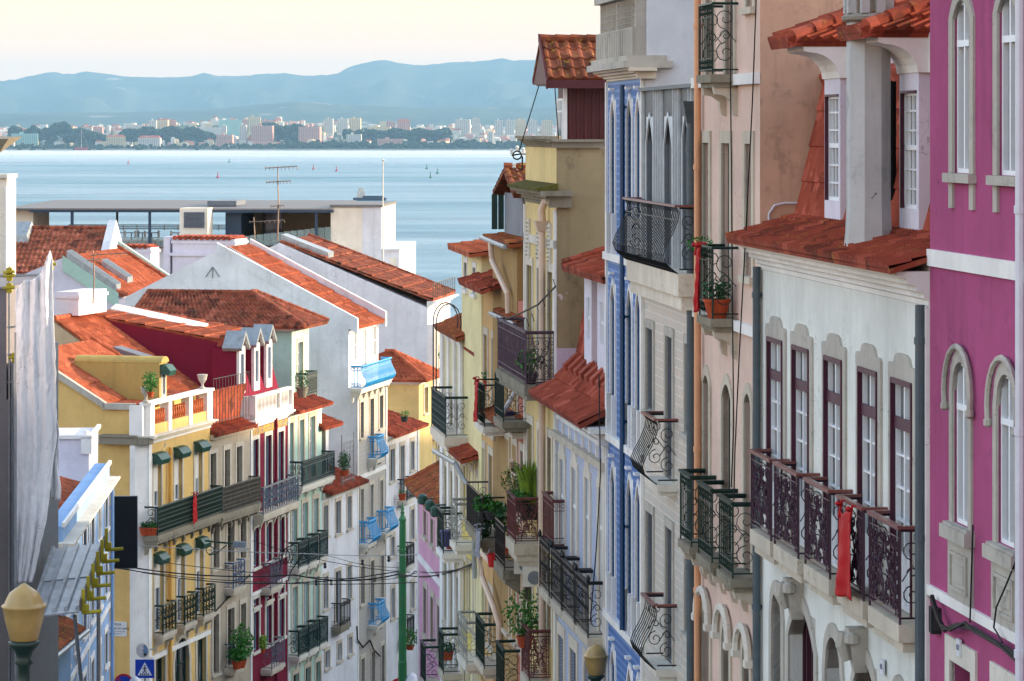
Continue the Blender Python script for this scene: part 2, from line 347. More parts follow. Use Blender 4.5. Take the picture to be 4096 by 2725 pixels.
# ---------------------------------------------------------------- roofs
def tile_surface(mb, A, B, C, D, pitch=.23, row=.38, seg=5, bh=.055, thick=.10, lip=.028):
    """A-B the eave, D-C the ridge above it"""
    A, B, C, D = map(Vector, (A, B, C, D)); n = (B - A).cross(D - A).normalized()
    if n.z < 0: n = -n
    L = max((B - A).length, (C - D).length); U = ((D - A).length + (C - B).length) / 2
    nt_ = max(1, round(L / pitch)); nr = max(1, round(U / row)); prof = []
    for k in range(nt_):
        for j in range(seg):
            t = j / seg; prof.append(((k + t) / nt_, bh * math.sin(math.pi * t / .62) if t < .62 else -.004))
    prof.append((1, 0)); m = len(prof); o = len(mb.v); vs = [(-.0001, 'lo')]
    for j in range(nr): vs += [(j / nr, lip), ((j + .985) / nr, 0)]
    for vv, h in vs:
        v = max(0, vv)
        for u, ph in prof:
            p = A.lerp(B, u).lerp(D.lerp(C, u), v)
            p = p + n * (-.03 if h == 'lo' else (ph + h)); mb.v.append(tuple(p))
    for j in range(len(vs) - 1):
        for i in range(m - 1):
            a = o + j * m + i; mb.f.append((a, a + 1, a + m + 1, a + m))
    mb.hexa([A - n * thick, B - n * thick, C - n * thick, D - n * thick], [A - n * .012, B - n * .012, C - n * .012, D - n * .012])
def ridge_caps(mb, P, Q, r=.10, step=.36):
    P, Q = Vector(P), Vector(Q); k = max(1, round((Q - P).length / step)); d = (Q - P) / k
    for i in range(k): mb.tube([P + d * i, P + d * (i + 1.06)], [r * 1.12, r * .92], 8)
# ---------------------------------------------------------------- iron work
def spiral(cx, cz, r, a0, turns, n=14, sgn=1):
    return [(cx + r * (1 - .80 * t / n) * math.cos(a0 + sgn * turns * 2 * math.pi * t / n), cz + r * (1 - .80 * t / n) * math.sin(a0 + sgn * turns * 2 * math.pi * t / n)) for t in range(n + 1)]
BULGE = [(.0, .02), (.06, .10), (.16, .21), (.28, .25), (.42, .20), (.60, .10), (.80, .02), (.92, .0), (1.0, .05)]
def rail_seg(mb, P, Q, out, h, style, first=True, last=True, sc=1.0, fine=1.0):
    """one straight run of railing between floor points P and Q; out = outward unit vector"""
    P, Q, out = Vector(P), Vector(Q), Vector(out); L = (Q - P).length; d = (Q - P) / L; r = .0095 * sc
    def pt(s, z, o=0): return P + d * s + Vector((0, 0, z)) + out * o
    def bar(z0, z1, s, rr=r): mb.tube([pt(s, z0), pt(s, z1)], rr, 4)
    def hrail(z, rr, o=0): mb.tube([pt(0, z, o), pt(L, z, o)], rr, 4)
    def sp(*a, rr=None): mb.tube([pt(x, z) for x, z in spiral(*a)], rr or r * .8, 4)
    if style == 'bulge':
        n = max(2, round(L / (.17 * fine)))
        for i in range(n + 1): mb.tube([pt(L * i / n, z * h, o * (h / 1.0)) for z, o in BULGE], r * 1.0, 4)
        for z, o in (BULGE[1], BULGE[3], BULGE[6]): hrail(z * h, r, o)
        hrail(h, .02 * sc, .05); return
    n = max(1, round(L / (.15 * fine)))
    hrail(.07, r * 1.2); hrail(h - .01, .022 * sc)
    for s, ok in ((0, first), (L, last)):
        if ok: bar(0, h, s, r * 1.7)
    if style == 'bars':
        for i in range(1, n): bar(.07, h, L * i / n)
        hrail(h * .80, r); hrail(h * .22, r)
        for i in range(n):
            s = L * (i + .5) / n; g = L / n * .38
            mb.tube([pt(s + g * math.cos(a), h * .90 + g * math.sin(a)) for a in (0, 1.57, 3.14, 4.71)], r * .7, 4, closed=True)
            mb.tube([pt(s + g * math.cos(a), h * .14 + g * math.sin(a)) for a in (0, 1.57, 3.14, 4.71)], r * .7, 4, closed=True)
    elif style == 'lace':
        for i in range(1, 2 * n): bar(.07, h, L * i / n / 2, r * .8)
        for z in (.2, .34, .5, .66, .8): hrail(h * z, r * .8)
        for i in range(n):
            s = L * (i + .5) / n; g = L / n * .45
            for z in (.27, .58, .88): mb.tube([pt(s + g * math.cos(a), h * z + g * math.sin(a)) for a in (0, 1.05, 2.09, 3.14, 4.19, 5.24)], r * .8, 4, closed=True)
    elif style == 'scroll':
        k = max(1, round(L / .34)); w_ = L / k
        for i in range(k):
            c = w_ * (i + .5); g = w_ * .42
            if i: bar(.07, h, w_ * i)
            sp(c, h * .78, g, -1.57, 1.35); sp(c, h * .30, g, 1.57, 1.35, 14, -1); sp(c, h * .54, g * .55, 0, 1.2)
            mb.tube([pt(c - g, h * .45), pt(c, h * .62), pt(c + g, h * .45)], r * .8, 4)
    elif style == 'cast':
        e = min(.20, L * .2)
        for s in (e * .45, e, L - e, L - e * .45): bar(.07, h, s, r * 1.1)
        hrail(h * .90, r); hrail(h * .12, r); k = max(1, round((L - 2 * e) / .55)); w_ = (L - 2 * e) / k
        for i in range(k):
            c = e + w_ * (i + .5); cz = h * .5
            for a in range(8):
                t = a * math.pi / 4; q = .15
                mb.tube([pt(c + .04 * math.cos(t), cz + .04 * math.sin(t)), pt(c + q * math.cos(t + .2), cz + q * 1.2 * math.sin(t + .2)), pt(c + q * 1.25 * math.cos(t), cz + q * 1.5 * math.sin(t))], r * 1.1, 4)
            mb.tube([pt(c + .07 * math.cos(t * .785), cz + .07 * math.sin(t * .785)) for t in range(8)], r * 1.2, 4, closed=True)
            for sx in (-1, 1):
                g = w_ * .19
                for z, a0, sg in ((.80, -1.57, sx), (.68, 1.57, -sx), (.20, 1.57, -sx), (.33, -1.57, sx)): sp(c + sx * w_ * .24, h * z, g, a0, 1.3, 12, sg, rr=r * 1.1)
                mb.tube([pt(c + sx * w_ * .46, h * .12), pt(c + sx * w_ * .40, h * .32), pt(c + sx * w_ * .12, h * .5), pt(c + sx * w_ * .40, h * .68), pt(c + sx * w_ * .46, h * .90)], r * 1.1, 4)
        for s0 in (e * .72, L - e * .72):
            for z in (.2, .35, .5, .65, .8): mb.tube([pt(s0 + .035 * math.cos(a), h * z + .05 * math.sin(a)) for a in (0, 1.57, 3.14, 4.71)], r, 4, closed=True)
    elif style == 'spear':
        for i in range(1, n): bar(.07, h, L * i / n, r * 1.1)
        hrail(h * .86, r * 1.2); hrail(h * .16, r * 1.2)
        for i in range(n): sp(L * (i + .5) / n, h * .50, L / n * .4, 0, 1.0, 6); sp(L * (i + .5) / n, h * .92, L / n * .35, 0, 1.0, 6)
    elif style == 'mesh':
        for i in range(1, round(L / .05)): bar(.07, h, .05 * i, r * .55)
        for i in range(1, round(h / .07)): hrail(.07 * i, r * .5)
# ---------------------------------------------------------------- a house standing on the street
class House:
    def __init__(s, name, label, xl, Zl, xr, Zr, zb, near, wall, group=None, cat='house'):
        s.a = at(xl, HY, Zl); s.b = at(xr, HY, Zr); s.zb = zb; s.near = near; s.wall = wall
        s.a.z = s.b.z = zb; s.W = (s.b - s.a).length; s.u = (s.b - s.a) / s.W; s.n = Vector((-s.u.y, s.u.x, 0))
        s.root = empty(name, s.a, math.atan2(s.u.y, s.u.x), label, cat, group); s.holes = []; s.proxies = {}
    def ray(s, x, y): return Vector(((x - 2048) / FPX, 1, -(y - HY) / FPX))
    def p(s, x, y, off=0):
        """photo pixel -> (u, z) on the facade plane moved outward by off"""
        d = s.ray(x, y); o = Vector((0, 0, CZ)); q = s.a - s.n * off
        t = (q - o).dot(s.n) / d.dot(s.n); w_ = o + d * t - s.a; return w_.dot(s.u), w_.z
    def z(s, x, y, off=0): return s.p(x, y, off)[1]
    def x(s, x, off=0): return s.p(x, HY + 500, off)[0]
    def sd(s, x, y, end=None):
        """photo pixel -> (y inward, z) on the end wall u = end"""
        end = (0 if s.near == 'L' else s.W) if end is None else end
        d = s.ray(x, y); o = Vector((0, 0, CZ)); t = (s.a + s.u * end - o).dot(s.u) / d.dot(s.u); w_ = o + d * t - s.a; return w_.dot(s.n), w_.z
    def part(s, mb, name, mat, parent=None, smooth=False): return mb.build(name, mat, parent or s.root, smooth)
    def body(s, prof, mat=None, u0=0, u1=None, front=True, name='wall', front_mat=None):
        """prof: outline (y, z) of the end wall starting with the facade's top and going back and down; facade is y = 0"""
        u1 = s.W if u1 is None else u1; mb = MB(); top = prof[0][1]
        pts = [(0, 0)] + [(0, top)] + list(prof[1:]) + [(prof[-1][0], 0)] if prof[-1][1] > .01 else [(0, 0), (0, top)] + list(prof[1:])
        for uu in (u0, u1): mb.poly([(uu, y, z) for y, z in pts])
        for (ya, za), (yb, zb_) in zip(pts[1:], pts[2:]): mb.quad((u0, ya, za), (u1, ya, za), (u1, yb, zb_), (u0, yb, zb_))
        fb = mb if not front_mat else MB()
        us = sorted({u0, u1} | {c for h in s.holes for c in h[:2] if u0 < c < u1}); zs = sorted({0, top} | {c for h in s.holes for c in h[2:4] if 0 < c < top})
        for a, b in zip(us, us[1:]):
            for c, d in zip(zs, zs[1:]):
                if b - a < 1e-4 or d - c < 1e-4: continue
                m_, n_ = (a + b) / 2, (c + d) / 2
                if not any(h[0] < m_ < h[1] and h[2] < n_ < h[3] for h in s.holes): fb.quad((a, 0, c), (b, 0, c), (b, 0, d), (a, 0, d))
        for a, b, c, d, r in s.holes:
            if a >= u1 or b <= u0: continue
            fb.quad((a, 0, c), (a, r, c), (a, r, d), (a, 0, d)).quad((b, 0, c), (b, r, c), (b, r, d), (b, 0, d)).quad((a, 0, d), (b, 0, d), (b, r, d), (a, r, d)).quad((a, 0, c), (b, 0, c), (b, r, c), (a, r, c)).quad((a, r, c), (b, r, c), (b, r, d), (a, r, d))
        o = s.part(mb, name, mat or s.wall)
        if front_mat: s.part(fb, 'facade', front_mat)
        return o
    def win(s, u0, u1, z0, z1, fr='white_frame', sur='stone', sw=.14, rec=.16, cols=2, rows=3, transom=.0, arch=None, panel=0.0, blind=0.0, sill=True, pane='pane', prd=.03, jamb=None, skirt=0, lh=None, name='window', lab=None, fw=.055):
        """one window: frame, panes and stone surround, in the house's own metres"""
        if u1 < u0: u0, u1 = u1, u0
        s.holes.append((u0, u1, z0, z1, rec + .05)); w_ = u1 - u0; h = z1 - z0; y = rec; mb = MB(); e = .002
        def vb(a, b, c, d, dep=.05): mb.box(a, b, y - dep, y + .01, c, d)
        a0, a1, c0, c1 = u0 + e, u1 - e, z0 + e, z1 - e
        vb(a0, a0 + fw, c0, c1); vb(a1 - fw, a1, c0, c1); vb(a0 + fw, a1 - fw, c0, c0 + fw); vb(a0 + fw, a1 - fw, c1 - fw, c1)
        zt = z1 - h * transom
        if transom: vb(a0 + fw, a1 - fw, zt - fw * .7, zt + fw * .7, .065)
        for k in range(1, cols):
            x = u0 + w_ * k / cols; t = fw * (.75 if k * 2 == cols or cols < 3 else .4); vb(x - t / 1.5, x + t / 1.5, c0 + fw, c1 - fw, .06)
        zl = z0 + h * panel
        if panel: mb.box(a0 + fw, a1 - fw, y - .03, y + .012, c0 + fw, zl); 
        for k in range(1, rows):
            z = zl + (zt - zl) * k / rows; vb(a0 + fw, a1 - fw, z - fw * .28, z + fw * .28, .035)
        if transom and cols < 3: pass
        wo = s.part(mb, name, fr)
        if lab: wo['label'] = lab
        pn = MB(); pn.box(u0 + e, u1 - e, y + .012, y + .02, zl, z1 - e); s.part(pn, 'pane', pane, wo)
        if blind:
            bb = MB(); zb_ = z1 - h * blind; k = max(2, int(h * blind / .09))
            for i in range(k): zz = zb_ + (z1 - fw - zb_) * i / k; bb.box(u0 + fw * .6, u1 - fw * .6, y - .062, y - .055 - .01 * 1, zz, zz + (z1 - fw - zb_) / k - .012)
            bb.box(u0 + fw * .6, u1 - fw * .6, y - .058, y - .054, zb_, z1 - fw); s.part(bb, 'roller_blind', 'blind', wo)
        if jamb:
            jb = MB(); jb.box(u0 + .001, u0 + .022, .0, y - .05, z0, z1).box(u1 - .022, u1 - .001, 0, y - .05, z0, z1).box(u0, u1, -.05, y - .05, z1 - .05, z1 + .012)
            if transom: jb.box(u0 + .02, u1 - .02, -.01, y - .05, zt - .07, zt + .07)
            jb.box(u0 - .012, u0 + .03, -.05, 0, z0, z1).box(u1 - .03, u1 + .012, -.05, 0, z0, z1); s.part(jb, 'jamb', jamb, wo)
        if sur:
            sb = MB(); n_ = 12
            def arc(hw, base, rise, k):
                out = []
                for i in range(k + 1):
                    t = -1 + 2 * i / k
                    if arch == 'pointed': zz = base + rise * (1 - abs(t) ** 1.35)
                    elif arch == 'seg': zz = base + rise * (1 - t * t)
                    else: zz = base + rise * math.sqrt(max(0, 1 - t * t))
                    out.append((t * hw, zz))
                return out
            uc = (u0 + u1) / 2; hw = w_ / 2
            if arch:
                rise = {'round': hw, 'pointed': hw * 1.15, 'seg': hw * .55}[arch]
                inner = [(-hw, z0)] + arc(hw, z1 - rise, rise, n_) + [(hw, z0)]
                outer = [(-hw - sw, z0)] + arc(hw + sw, z1 - rise, rise + sw * (1.5 if arch == 'pointed' else 1.1), n_) + [(hw + sw, z0)]
                if arch == 'pointed': inner[1] = (-hw, z1 - rise); 
                for (i0, i1, o0, o1) in zip(inner, inner[1:], outer, outer[1:]):
                    f0 = [(uc + q[0], -prd, q[1]) for q in (i0, o0, o1, i1)]; bk = [(a, y - .055, c) for a, b, c in f0]; sb.hexa(f0, bk)
                # spandrel between the arch and the square head of the opening
                for (q0, q1) in zip(inner[1:-1], inner[2:-1]):
                    f0 = [(uc + q0[0], .004, q0[1]), (uc + q0[0], .004, z1 + .01), (uc + q1[0], .004, z1 + .01), (uc + q1[0], .004, q1[1])]; sb.hexa(f0, [(a, y - .06, c) for a, b, c in f0])
            else:
                sb.box(u0 - sw, u0, -prd, .03, z0, z1).box(u1, u1 + sw, -prd, .03, z0, z1).box(u0 - sw, u1 + sw, -prd, .03, z1, z1 + (sw * 1.25 if lh is None else lh))
            if sill: sb.box(u0 - sw * 1.25, u1 + sw * 1.25, -prd - .06, y - .055, z0 - .10, z0 - .002)
            if skirt:
                for x in (u0 - sw, u1): sb.box(x, x + sw, -prd, 0, z0 - skirt, z0 - .1)
            s.part(sb, 'window_surround', sur, wo)
        return wo
    def row(s, xs, top, bot, **k):
        """a row of windows: xs pixel jambs, top / bot a pixel on their head / sill line"""
        off = 0; z1 = s.z(*top); z0 = s.z(*bot)
        return [s.win(s.x(a), s.x(b), z0, z1, **k) for a, b in xs]
    def band(s, z0, z1, mat='white_trim', d=.05, u0=0, u1=None, name='string_course', ret=0):
        mb = MB(); u1 = s.W if u1 is None else u1; mb.box(u0, u1, -d, .02, z0, z1)
        if ret: e = s.W if s.near == 'R' else 0; mb.box(e, e + (d if s.near == 'R' else -d), -d, ret, z0, z1)
        return s.part(mb, name, mat)
    def cornice(s, z0, z1, d, mat='white_trim', u0=0, u1=None, steps=4, ret=0, name='cornice', curve=True):
        u1 = s.W if u1 is None else u1; pr = [(0.02, z0)]
        for i in range(steps):
            t = (i + 1) / steps; dd = d * (1 - math.cos(t * math.pi / 2)) if curve else d * t
            pr += [(-dd, z0 + (z1 - z0) * (i + .25) / steps), (-dd, z0 + (z1 - z0) * (i + 1) / steps)]
        pr += [(0.02, z1)]
        mb = MB(); mb.prism([(u0, y, z) for y, z in pr], (u1 - u0, 0, 0))
        if ret:
            if s.near == 'R': mb.prism([(u1 - y, -d if False else y, z) for y, z in pr], (0, 0, 0)) if False else mb.box(u1, u1 + d, -d, ret, z0 + (z1 - z0) * .7, z1).box(u1, u1 + d * .5, -d * .5, ret, z0, z0 + (z1 - z0) * .69)
            else: mb.box(-d, 0, -d, ret, z0 + (z1 - z0) * .7, z1).box(-d * .5, 0, -d * .5, ret, z0, z0 + (z1 - z0) * .69)
        return s.part(mb, name, mat)
    def pipe(s, u, z0, z1, mat='pipe_grey', r=.07, off=.12, name='downpipe', head=False, step=2.2, n=10):
        mb = MB(); mb.tube([(u, -off, z0), (u, -off, z1)], r, n); z = z1 - .4
        while z > max(z0, z1 - 14): mb.tube([(u, -off, z - .04), (u, -off, z + .04)], r * 1.22, n); mb.box(u - .015, u + .015, -off, 0, z - .02, z + .02); z -= step
        if head: mb.hexa([(u - r, -off - r, z1), (u + r, -off - r, z1), (u + r, -off + r, z1), (u - r, -off + r, z1)], [(u - .2, -off - .15, z1 + .35), (u + .2, -off - .15, z1 + .35), (u + .2, -.01, z1 + .35), (u - .2, -.01, z1 + .35)])
        return s.part(mb, name, mat, smooth=False)
    def balcony(s, u0, u1, z, d=.5, h=1.0, style='bars', side=None, iron='green_iron', slab='stone', th=.14, bracket=None, rail=None, lab=None, fine=1, sc=1.0, knobs=False, inset=.04, hr=None, under=0):
        mb = MB(); mb.box(u0, u1, -d, .03, z - th, z).box(u0 + .05, u1 - .05, -d + .06, .03, z - th * 1.6, z - th)
        if under: mb.hexa([(u0 + .1, -.02, z - under), (u1 - .1, -.02, z - under), (u1 - .1, .03, z - under), (u0 + .1, .03, z - under)], [(u0 + .05, -d + .08, z - th * 1.6), (u1 - .05, -d + .08, z - th * 1.6), (u1 - .05, .03, z - th * 1.6), (u0 + .05, .03, z - th * 1.6)])
        so = s.part(mb, 'balcony', slab)
        if lab: so['label'] = lab
        if bracket:
            for ub in ([u0 + .16, u1 - .16] if u1 - u0 < 2.2 else [u0 + .16 + (u1 - u0 - .32) * k / round((u1 - u0) / 1.1) for k in range(round((u1 - u0) / 1.1) + 1)]):
                b = MB(); pr = [(0.02, z - th * 1.6 - .42), (-.06, z - th * 1.6 - .40), (-.10, z - th * 1.6 - .28), (-.10, z - th * 1.6 - .2), (-d * .5, z - th * 1.6 - .12), (-d * .8, z - th * 1.6 - .10), (-d * .86, z - th * 1.6), (.02, z - th * 1.6)]
                b.prism([(ub - .07, y, zz) for y, zz in pr], (.14, 0, 0)); s.part(b, 'bracket', bracket, so)
        r = MB(); i = inset; f = -d + i; side = side or style
        rail_seg(r, (u0 + i, f, z), (u1 - i, f, z), (0, -1, 0), h, style, sc=sc, fine=fine)
        rail_seg(r, (u0 + i, 0, z), (u0 + i, f, z), (-1, 0, 0), h, side, False, False, sc=sc, fine=fine)
        rail_seg(r, (u1 - i, 0, z), (u1 - i, f, z), (1, 0, 0), h, side, False, False, sc=sc, fine=fine)
        if knobs:
            for x in (u0 + i, u1 - i): r.lathe([(.001, .16), (.035, .10), (.045, .05), (.02, .0), (.03, -.02)][::-1], (x, f, z + h + .02), 8)
        ro = s.part(r, 'railing', iron, so)
        if hr:
            t = MB(); o_ = .05 if style == 'bulge' else 0
            t.box(u0 + i - o_ - .02, u1 - i + o_ + .02, f - o_ - .035, f - o_ + .035, z + h, z + h + .035)
            for x in (u0 + i - o_, u1 - i + o_): t.box(x - .035, x + .035, f - o_ + .036, 0, z + h, z + h + .035)
            s.part(t, 'handrail', hr, so)
        return so
    def roof(s, quads, mat, caps=(), name='roof', **k):
        mb = MB()
        for q in quads: tile_surface(mb, *q, **k)
        for c in caps: ridge_caps(mb, *c)
        return s.part(mb, name, mat, smooth=False)
# ---------------------------------------------------------------- the ground
def G(Z): return max(2.0, CZ - 11 - .13 * (Z - 20))
gb = MB(); gb.grid(lambda u, v: ((u - .5) * (120 + 1500 * v), -30 + 840 * v, G(-30 + 840 * v) - 1.2), 8, 60)
MDEF['cobble'] = plaster('#6d6a66', '#3b3936', .5)
tag(gb.build('ground', 'cobble'), kind='structure')
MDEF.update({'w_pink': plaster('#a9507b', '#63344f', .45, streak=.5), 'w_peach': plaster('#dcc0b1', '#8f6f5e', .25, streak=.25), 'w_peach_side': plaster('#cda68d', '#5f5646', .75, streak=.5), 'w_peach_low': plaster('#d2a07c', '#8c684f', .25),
 'w_grey_metal': flat('#3f474d', .45, .5, var=.06, metal=.2), 'w_seam': flat('#c6ccd0', .4, .5), 'w_blueside': plaster('#d4d9e0', '#a9abae', .15), 'shutter_grey': flat('#4a5055', .55, .4, var=.05), 'w_purple_door': flat('#3c1024', .5, .5)})
# unseen bank added behind the right row, shaped to shade the street from sun
def HR(y): return lerp([(0, CZ - 1), (118, CZ - 1.2), (135, CZ - 2.5), (150, CZ - 5.2), (170, CZ - 7), (200, CZ - 9), (320, CZ - 26), (420, 6)], y)
hb = MB(); hb.grid(lambda u, v: (16 + 90 * u, 20 + 400 * v, max(G(20 + 400 * v) - 3, G(20 + 400 * v) - 3 + (HR(20 + 400 * v) + 1.2 * mnoise(Vector((u * 9, v * 30, 2))) - G(20 + 400 * v) + 3) * min(1, u / .16) * (1 - max(0, u - .5)))), 30, 60)
tag(hb.build('shade_bank', 'farland', smooth=True), kind='structure')
# ---- R1 the pink house
def Zp(k, x, vp): return k / (x - vp)
H = House('house', 'magenta pink house with arched stone windows and white bands, right edge', 3720, Zp(119000, 3720, 450), 4330, Zp(119000, 4330, 450), G(35) - 2, 'R', 'w_pink', cat='house'); R1 = H
z1 = H.z(3850, 0); z0 = H.z(3850, 694); fr1 = dict(fr='white_frame', sur='stone_grey', sw=.16, rec=.075, cols=2, rows=1, transom=.25, fw=.05)
for a, b in ((3819, 3886), (3998, 4072)): H.win(H.x(a), H.x(b), z0, z1, arch='seg', skirt=.38, **fr1)
z1 = H.z(3850, 1449); z0 = H.z(3844, 2100)
for a, b in ((3818, 3881), (3994, 4068)):
    u0, u1 = H.x(a), H.x(b); H.win(u0, u1, z0, z1, arch='round', **{**fr1, 'transom': .28, 'sw': .13})
    m = MB(); uc = (u0 + u1) / 2; hw = (u1 - u0) / 2 + .16     # hood moulding and the stone apron
    pts = [(uc + (hw + .05) * math.cos(t * math.pi / 10), -.06, z1 - hw + .14 + (hw + .02) * 1.02 * math.sin(t * math.pi / 10)) for t in range(-1, 12)]
    m.tube(pts, .034, 6); m.lathe([(.001, -.06), (.05, -.03), (.05, .03), (.001, .06)], pts[0], 8).lathe([(.001, -.06), (.05, -.03), (.05, .03), (.001, .06)], pts[-1], 8)
    H.part(m, 'hood_mould', 'stone_grey')
    zb_ = H.z(3844, 2440); m = MB(); m.box(u0 - .16, u1 + .16, -.035, 0, zb_, z0 - .10).box(u0 - .2, u1 + .2, -.12, 0, z0 - .17, z0 - .03)
    m.box(u0 - .02, u0 + .02, -.06, -.03, zb_ + .2, z0 - .3).box(u1 - .02, u1 + .02, -.06, -.03, zb_ + .2, z0 - .3).box(u0 + .02, u1 - .02, -.06, -.03, z0 - .34, z0 - .3).box(u0 + .02, u1 - .02, -.06, -.03, zb_ + .2, zb_ + .24)
    m.box(u0 + .08, u1 - .08, -.05, -.03, zb_ + .3, z0 - .42); H.part(m, 'stone_apron', 'stone_grey')
for a, b, y in ((3808, 3891, 2638), (3990, 4075, 2708)): H.win(H.x(a), H.x(b), H.z(3808, 2638) - 2.6, H.z(3808, 2638), fr='dark_frame', sur='stone_pale', sw=.2, rec=.25, cols=1, rows=1, pane='dark_void', sill=False, name='door')
H.band(H.z(3742, 1066), H.z(3721, 996), d=.04); H.band(H.z(3723, 2378), H.z(3723, 2337), d=.04)
H.body([(0, CZ + 5 - H.zb), (8, CZ + 6 - H.zb)])
H.pipe(H.x(4083, .1), 0, CZ + 4 - H.zb, 'pipe_white', .055, .1)
# ---- R2 the white house with the purple windows
K2 = 115934
H = House('house', 'white house with purple window frames, wrought iron balconies and a mossy red tile roof', 3040, Zp(K2, 3040, 535), 3720, Zp(K2, 3720, 535), G(42) - 2, 'R', 'white_house', cat='house'); R2 = H
WX = [(3079, 3138), (3179, 3244), (3307, 3377), (3444, 3518), (3576, 3658)]
zt = H.z(3079, 1348); zf = H.z(3008, 2116, .28)
for a, b in WX:
    u0, u1 = H.x(a), H.x(b); c = (u0 + u1) / 2
    H.win(u0, u1, zf, zt, fr='white_frame', sur='stone_grey', sw=.17, rec=.062, lh=.03, cols=2, rows=4, transom=.19, panel=.24, jamb='purple_frame', sill=False, fw=.05)
    w2 = (u1 - u0) / 2 + .17; m = MB(); m.prism([(c + x * w2, -.034, zt + .03 + z * .56) for x, z in [(-1, 0), (1, 0), (1, .22), (.93, .27), (.62, .27), (.55, .36), (.5, .44), (.3, .50), (-.3, .50), (-.5, .44), (-.55, .36), (-.62, .27), (-.93, .27), (-1, .22)]], (0, .04, 0)); H.part(m, 'stone_lintel', 'stone_grey')
for i, (a, b) in enumerate(((3005, 3086), (3099, 3195), (3221, 3322), (3354, 3457), (3478, 3602))):
    H.balcony(H.x(a, .28), H.x(b, .28), zf, d=.30, h=1.07, style='cast', side='scroll', iron='purple_iron', slab='stone', th=.2, hr='handrail', sc=1.1, inset=.02)
for a, b, y, k in ((3092, 3130, 2375, 0), (3160, 3262, 2440, 1), (3307, 3369, 2552, 0), (3422, 3508, 2648, 1), (3580, 3625, 2765, 0)):
    u0, u1 = H.x(a), H.x(b); z1 = H.z((a + b) / 2, y)
    H.win(u0, u1, z1 - 2.6, z1, fr='w_purple_door', sur='stone_grey', sw=.17, rec=.22, cols=5, rows=1, pane='w_purple_door', arch='round' if not k else 'seg', sill=False, name='door')
    if k:
        m = MB(); c = (u0 + u1) / 2; m.hexa([(c - .07, -.16, z1 - .12), (c + .07, -.16, z1 - .12), (c + .07, 0, z1 - .12), (c - .07, 0, z1 - .12)], [(c - .12, -.24, z1 + .42), (c + .12, -.24, z1 + .42), (c + .12, 0, z1 + .42), (c - .12, 0, z1 + .42)])
        m.tube([(c, -.27, z1 + .36), (c, -.30, z1 + .2), (c, -.24, z1 + .02)], [.10, .08, .05], 8); m.lathe([(.02, -.09), (.09, -.05), (.09, .05), (.02, .09)], (c - .1, -.2, z1 + .3), 8).lathe([(.02, -.09), (.09, -.05), (.09, .05), (.02, .09)], (c + .1, -.2, z1 + .3), 8); H.part(m, 'keystone', 'stone_grey')
ze = H.z(3577, 1077, .42); zw = H.z(3690, 1225)
H.body([(0, ze + .05), (.66, ze + .26), (1.08, ze + 2.2), (8, ze + 3.2)])
H.cornice(zw, ze - .03, .38, 'white_trim', steps=5, ret=.0)
H.band(0, zw, 'white_trim', .045, 0, .13, name='pilaster'); H.band(0, zw, 'white_trim', .045, H.W - .16, H.W, name='pilaster')
W = H.W
H.roof([((-.05, -.48, ze + .01), (W + .06, -.48, ze + .01), (W, .58, ze + .33), (0, .58, ze + .33))], 'tile_red', pitch=.17, row=.30, seg=6, bh=.055, thick=.07)
H.roof([((0.0, .54, ze + .31), (W, .54, ze + .31), (W, .97, ze + 2.3), (0.0, .97, ze + 2.3)), ((0, .86, ze + 2.26), (W, .86, ze + 2.26), (W, 3.4, ze + 3.3), (0, 3.4, ze + 3.3))], 'tile_salmon', pitch=.17, row=.46, seg=6, bh=.045, name='mansard_roof')
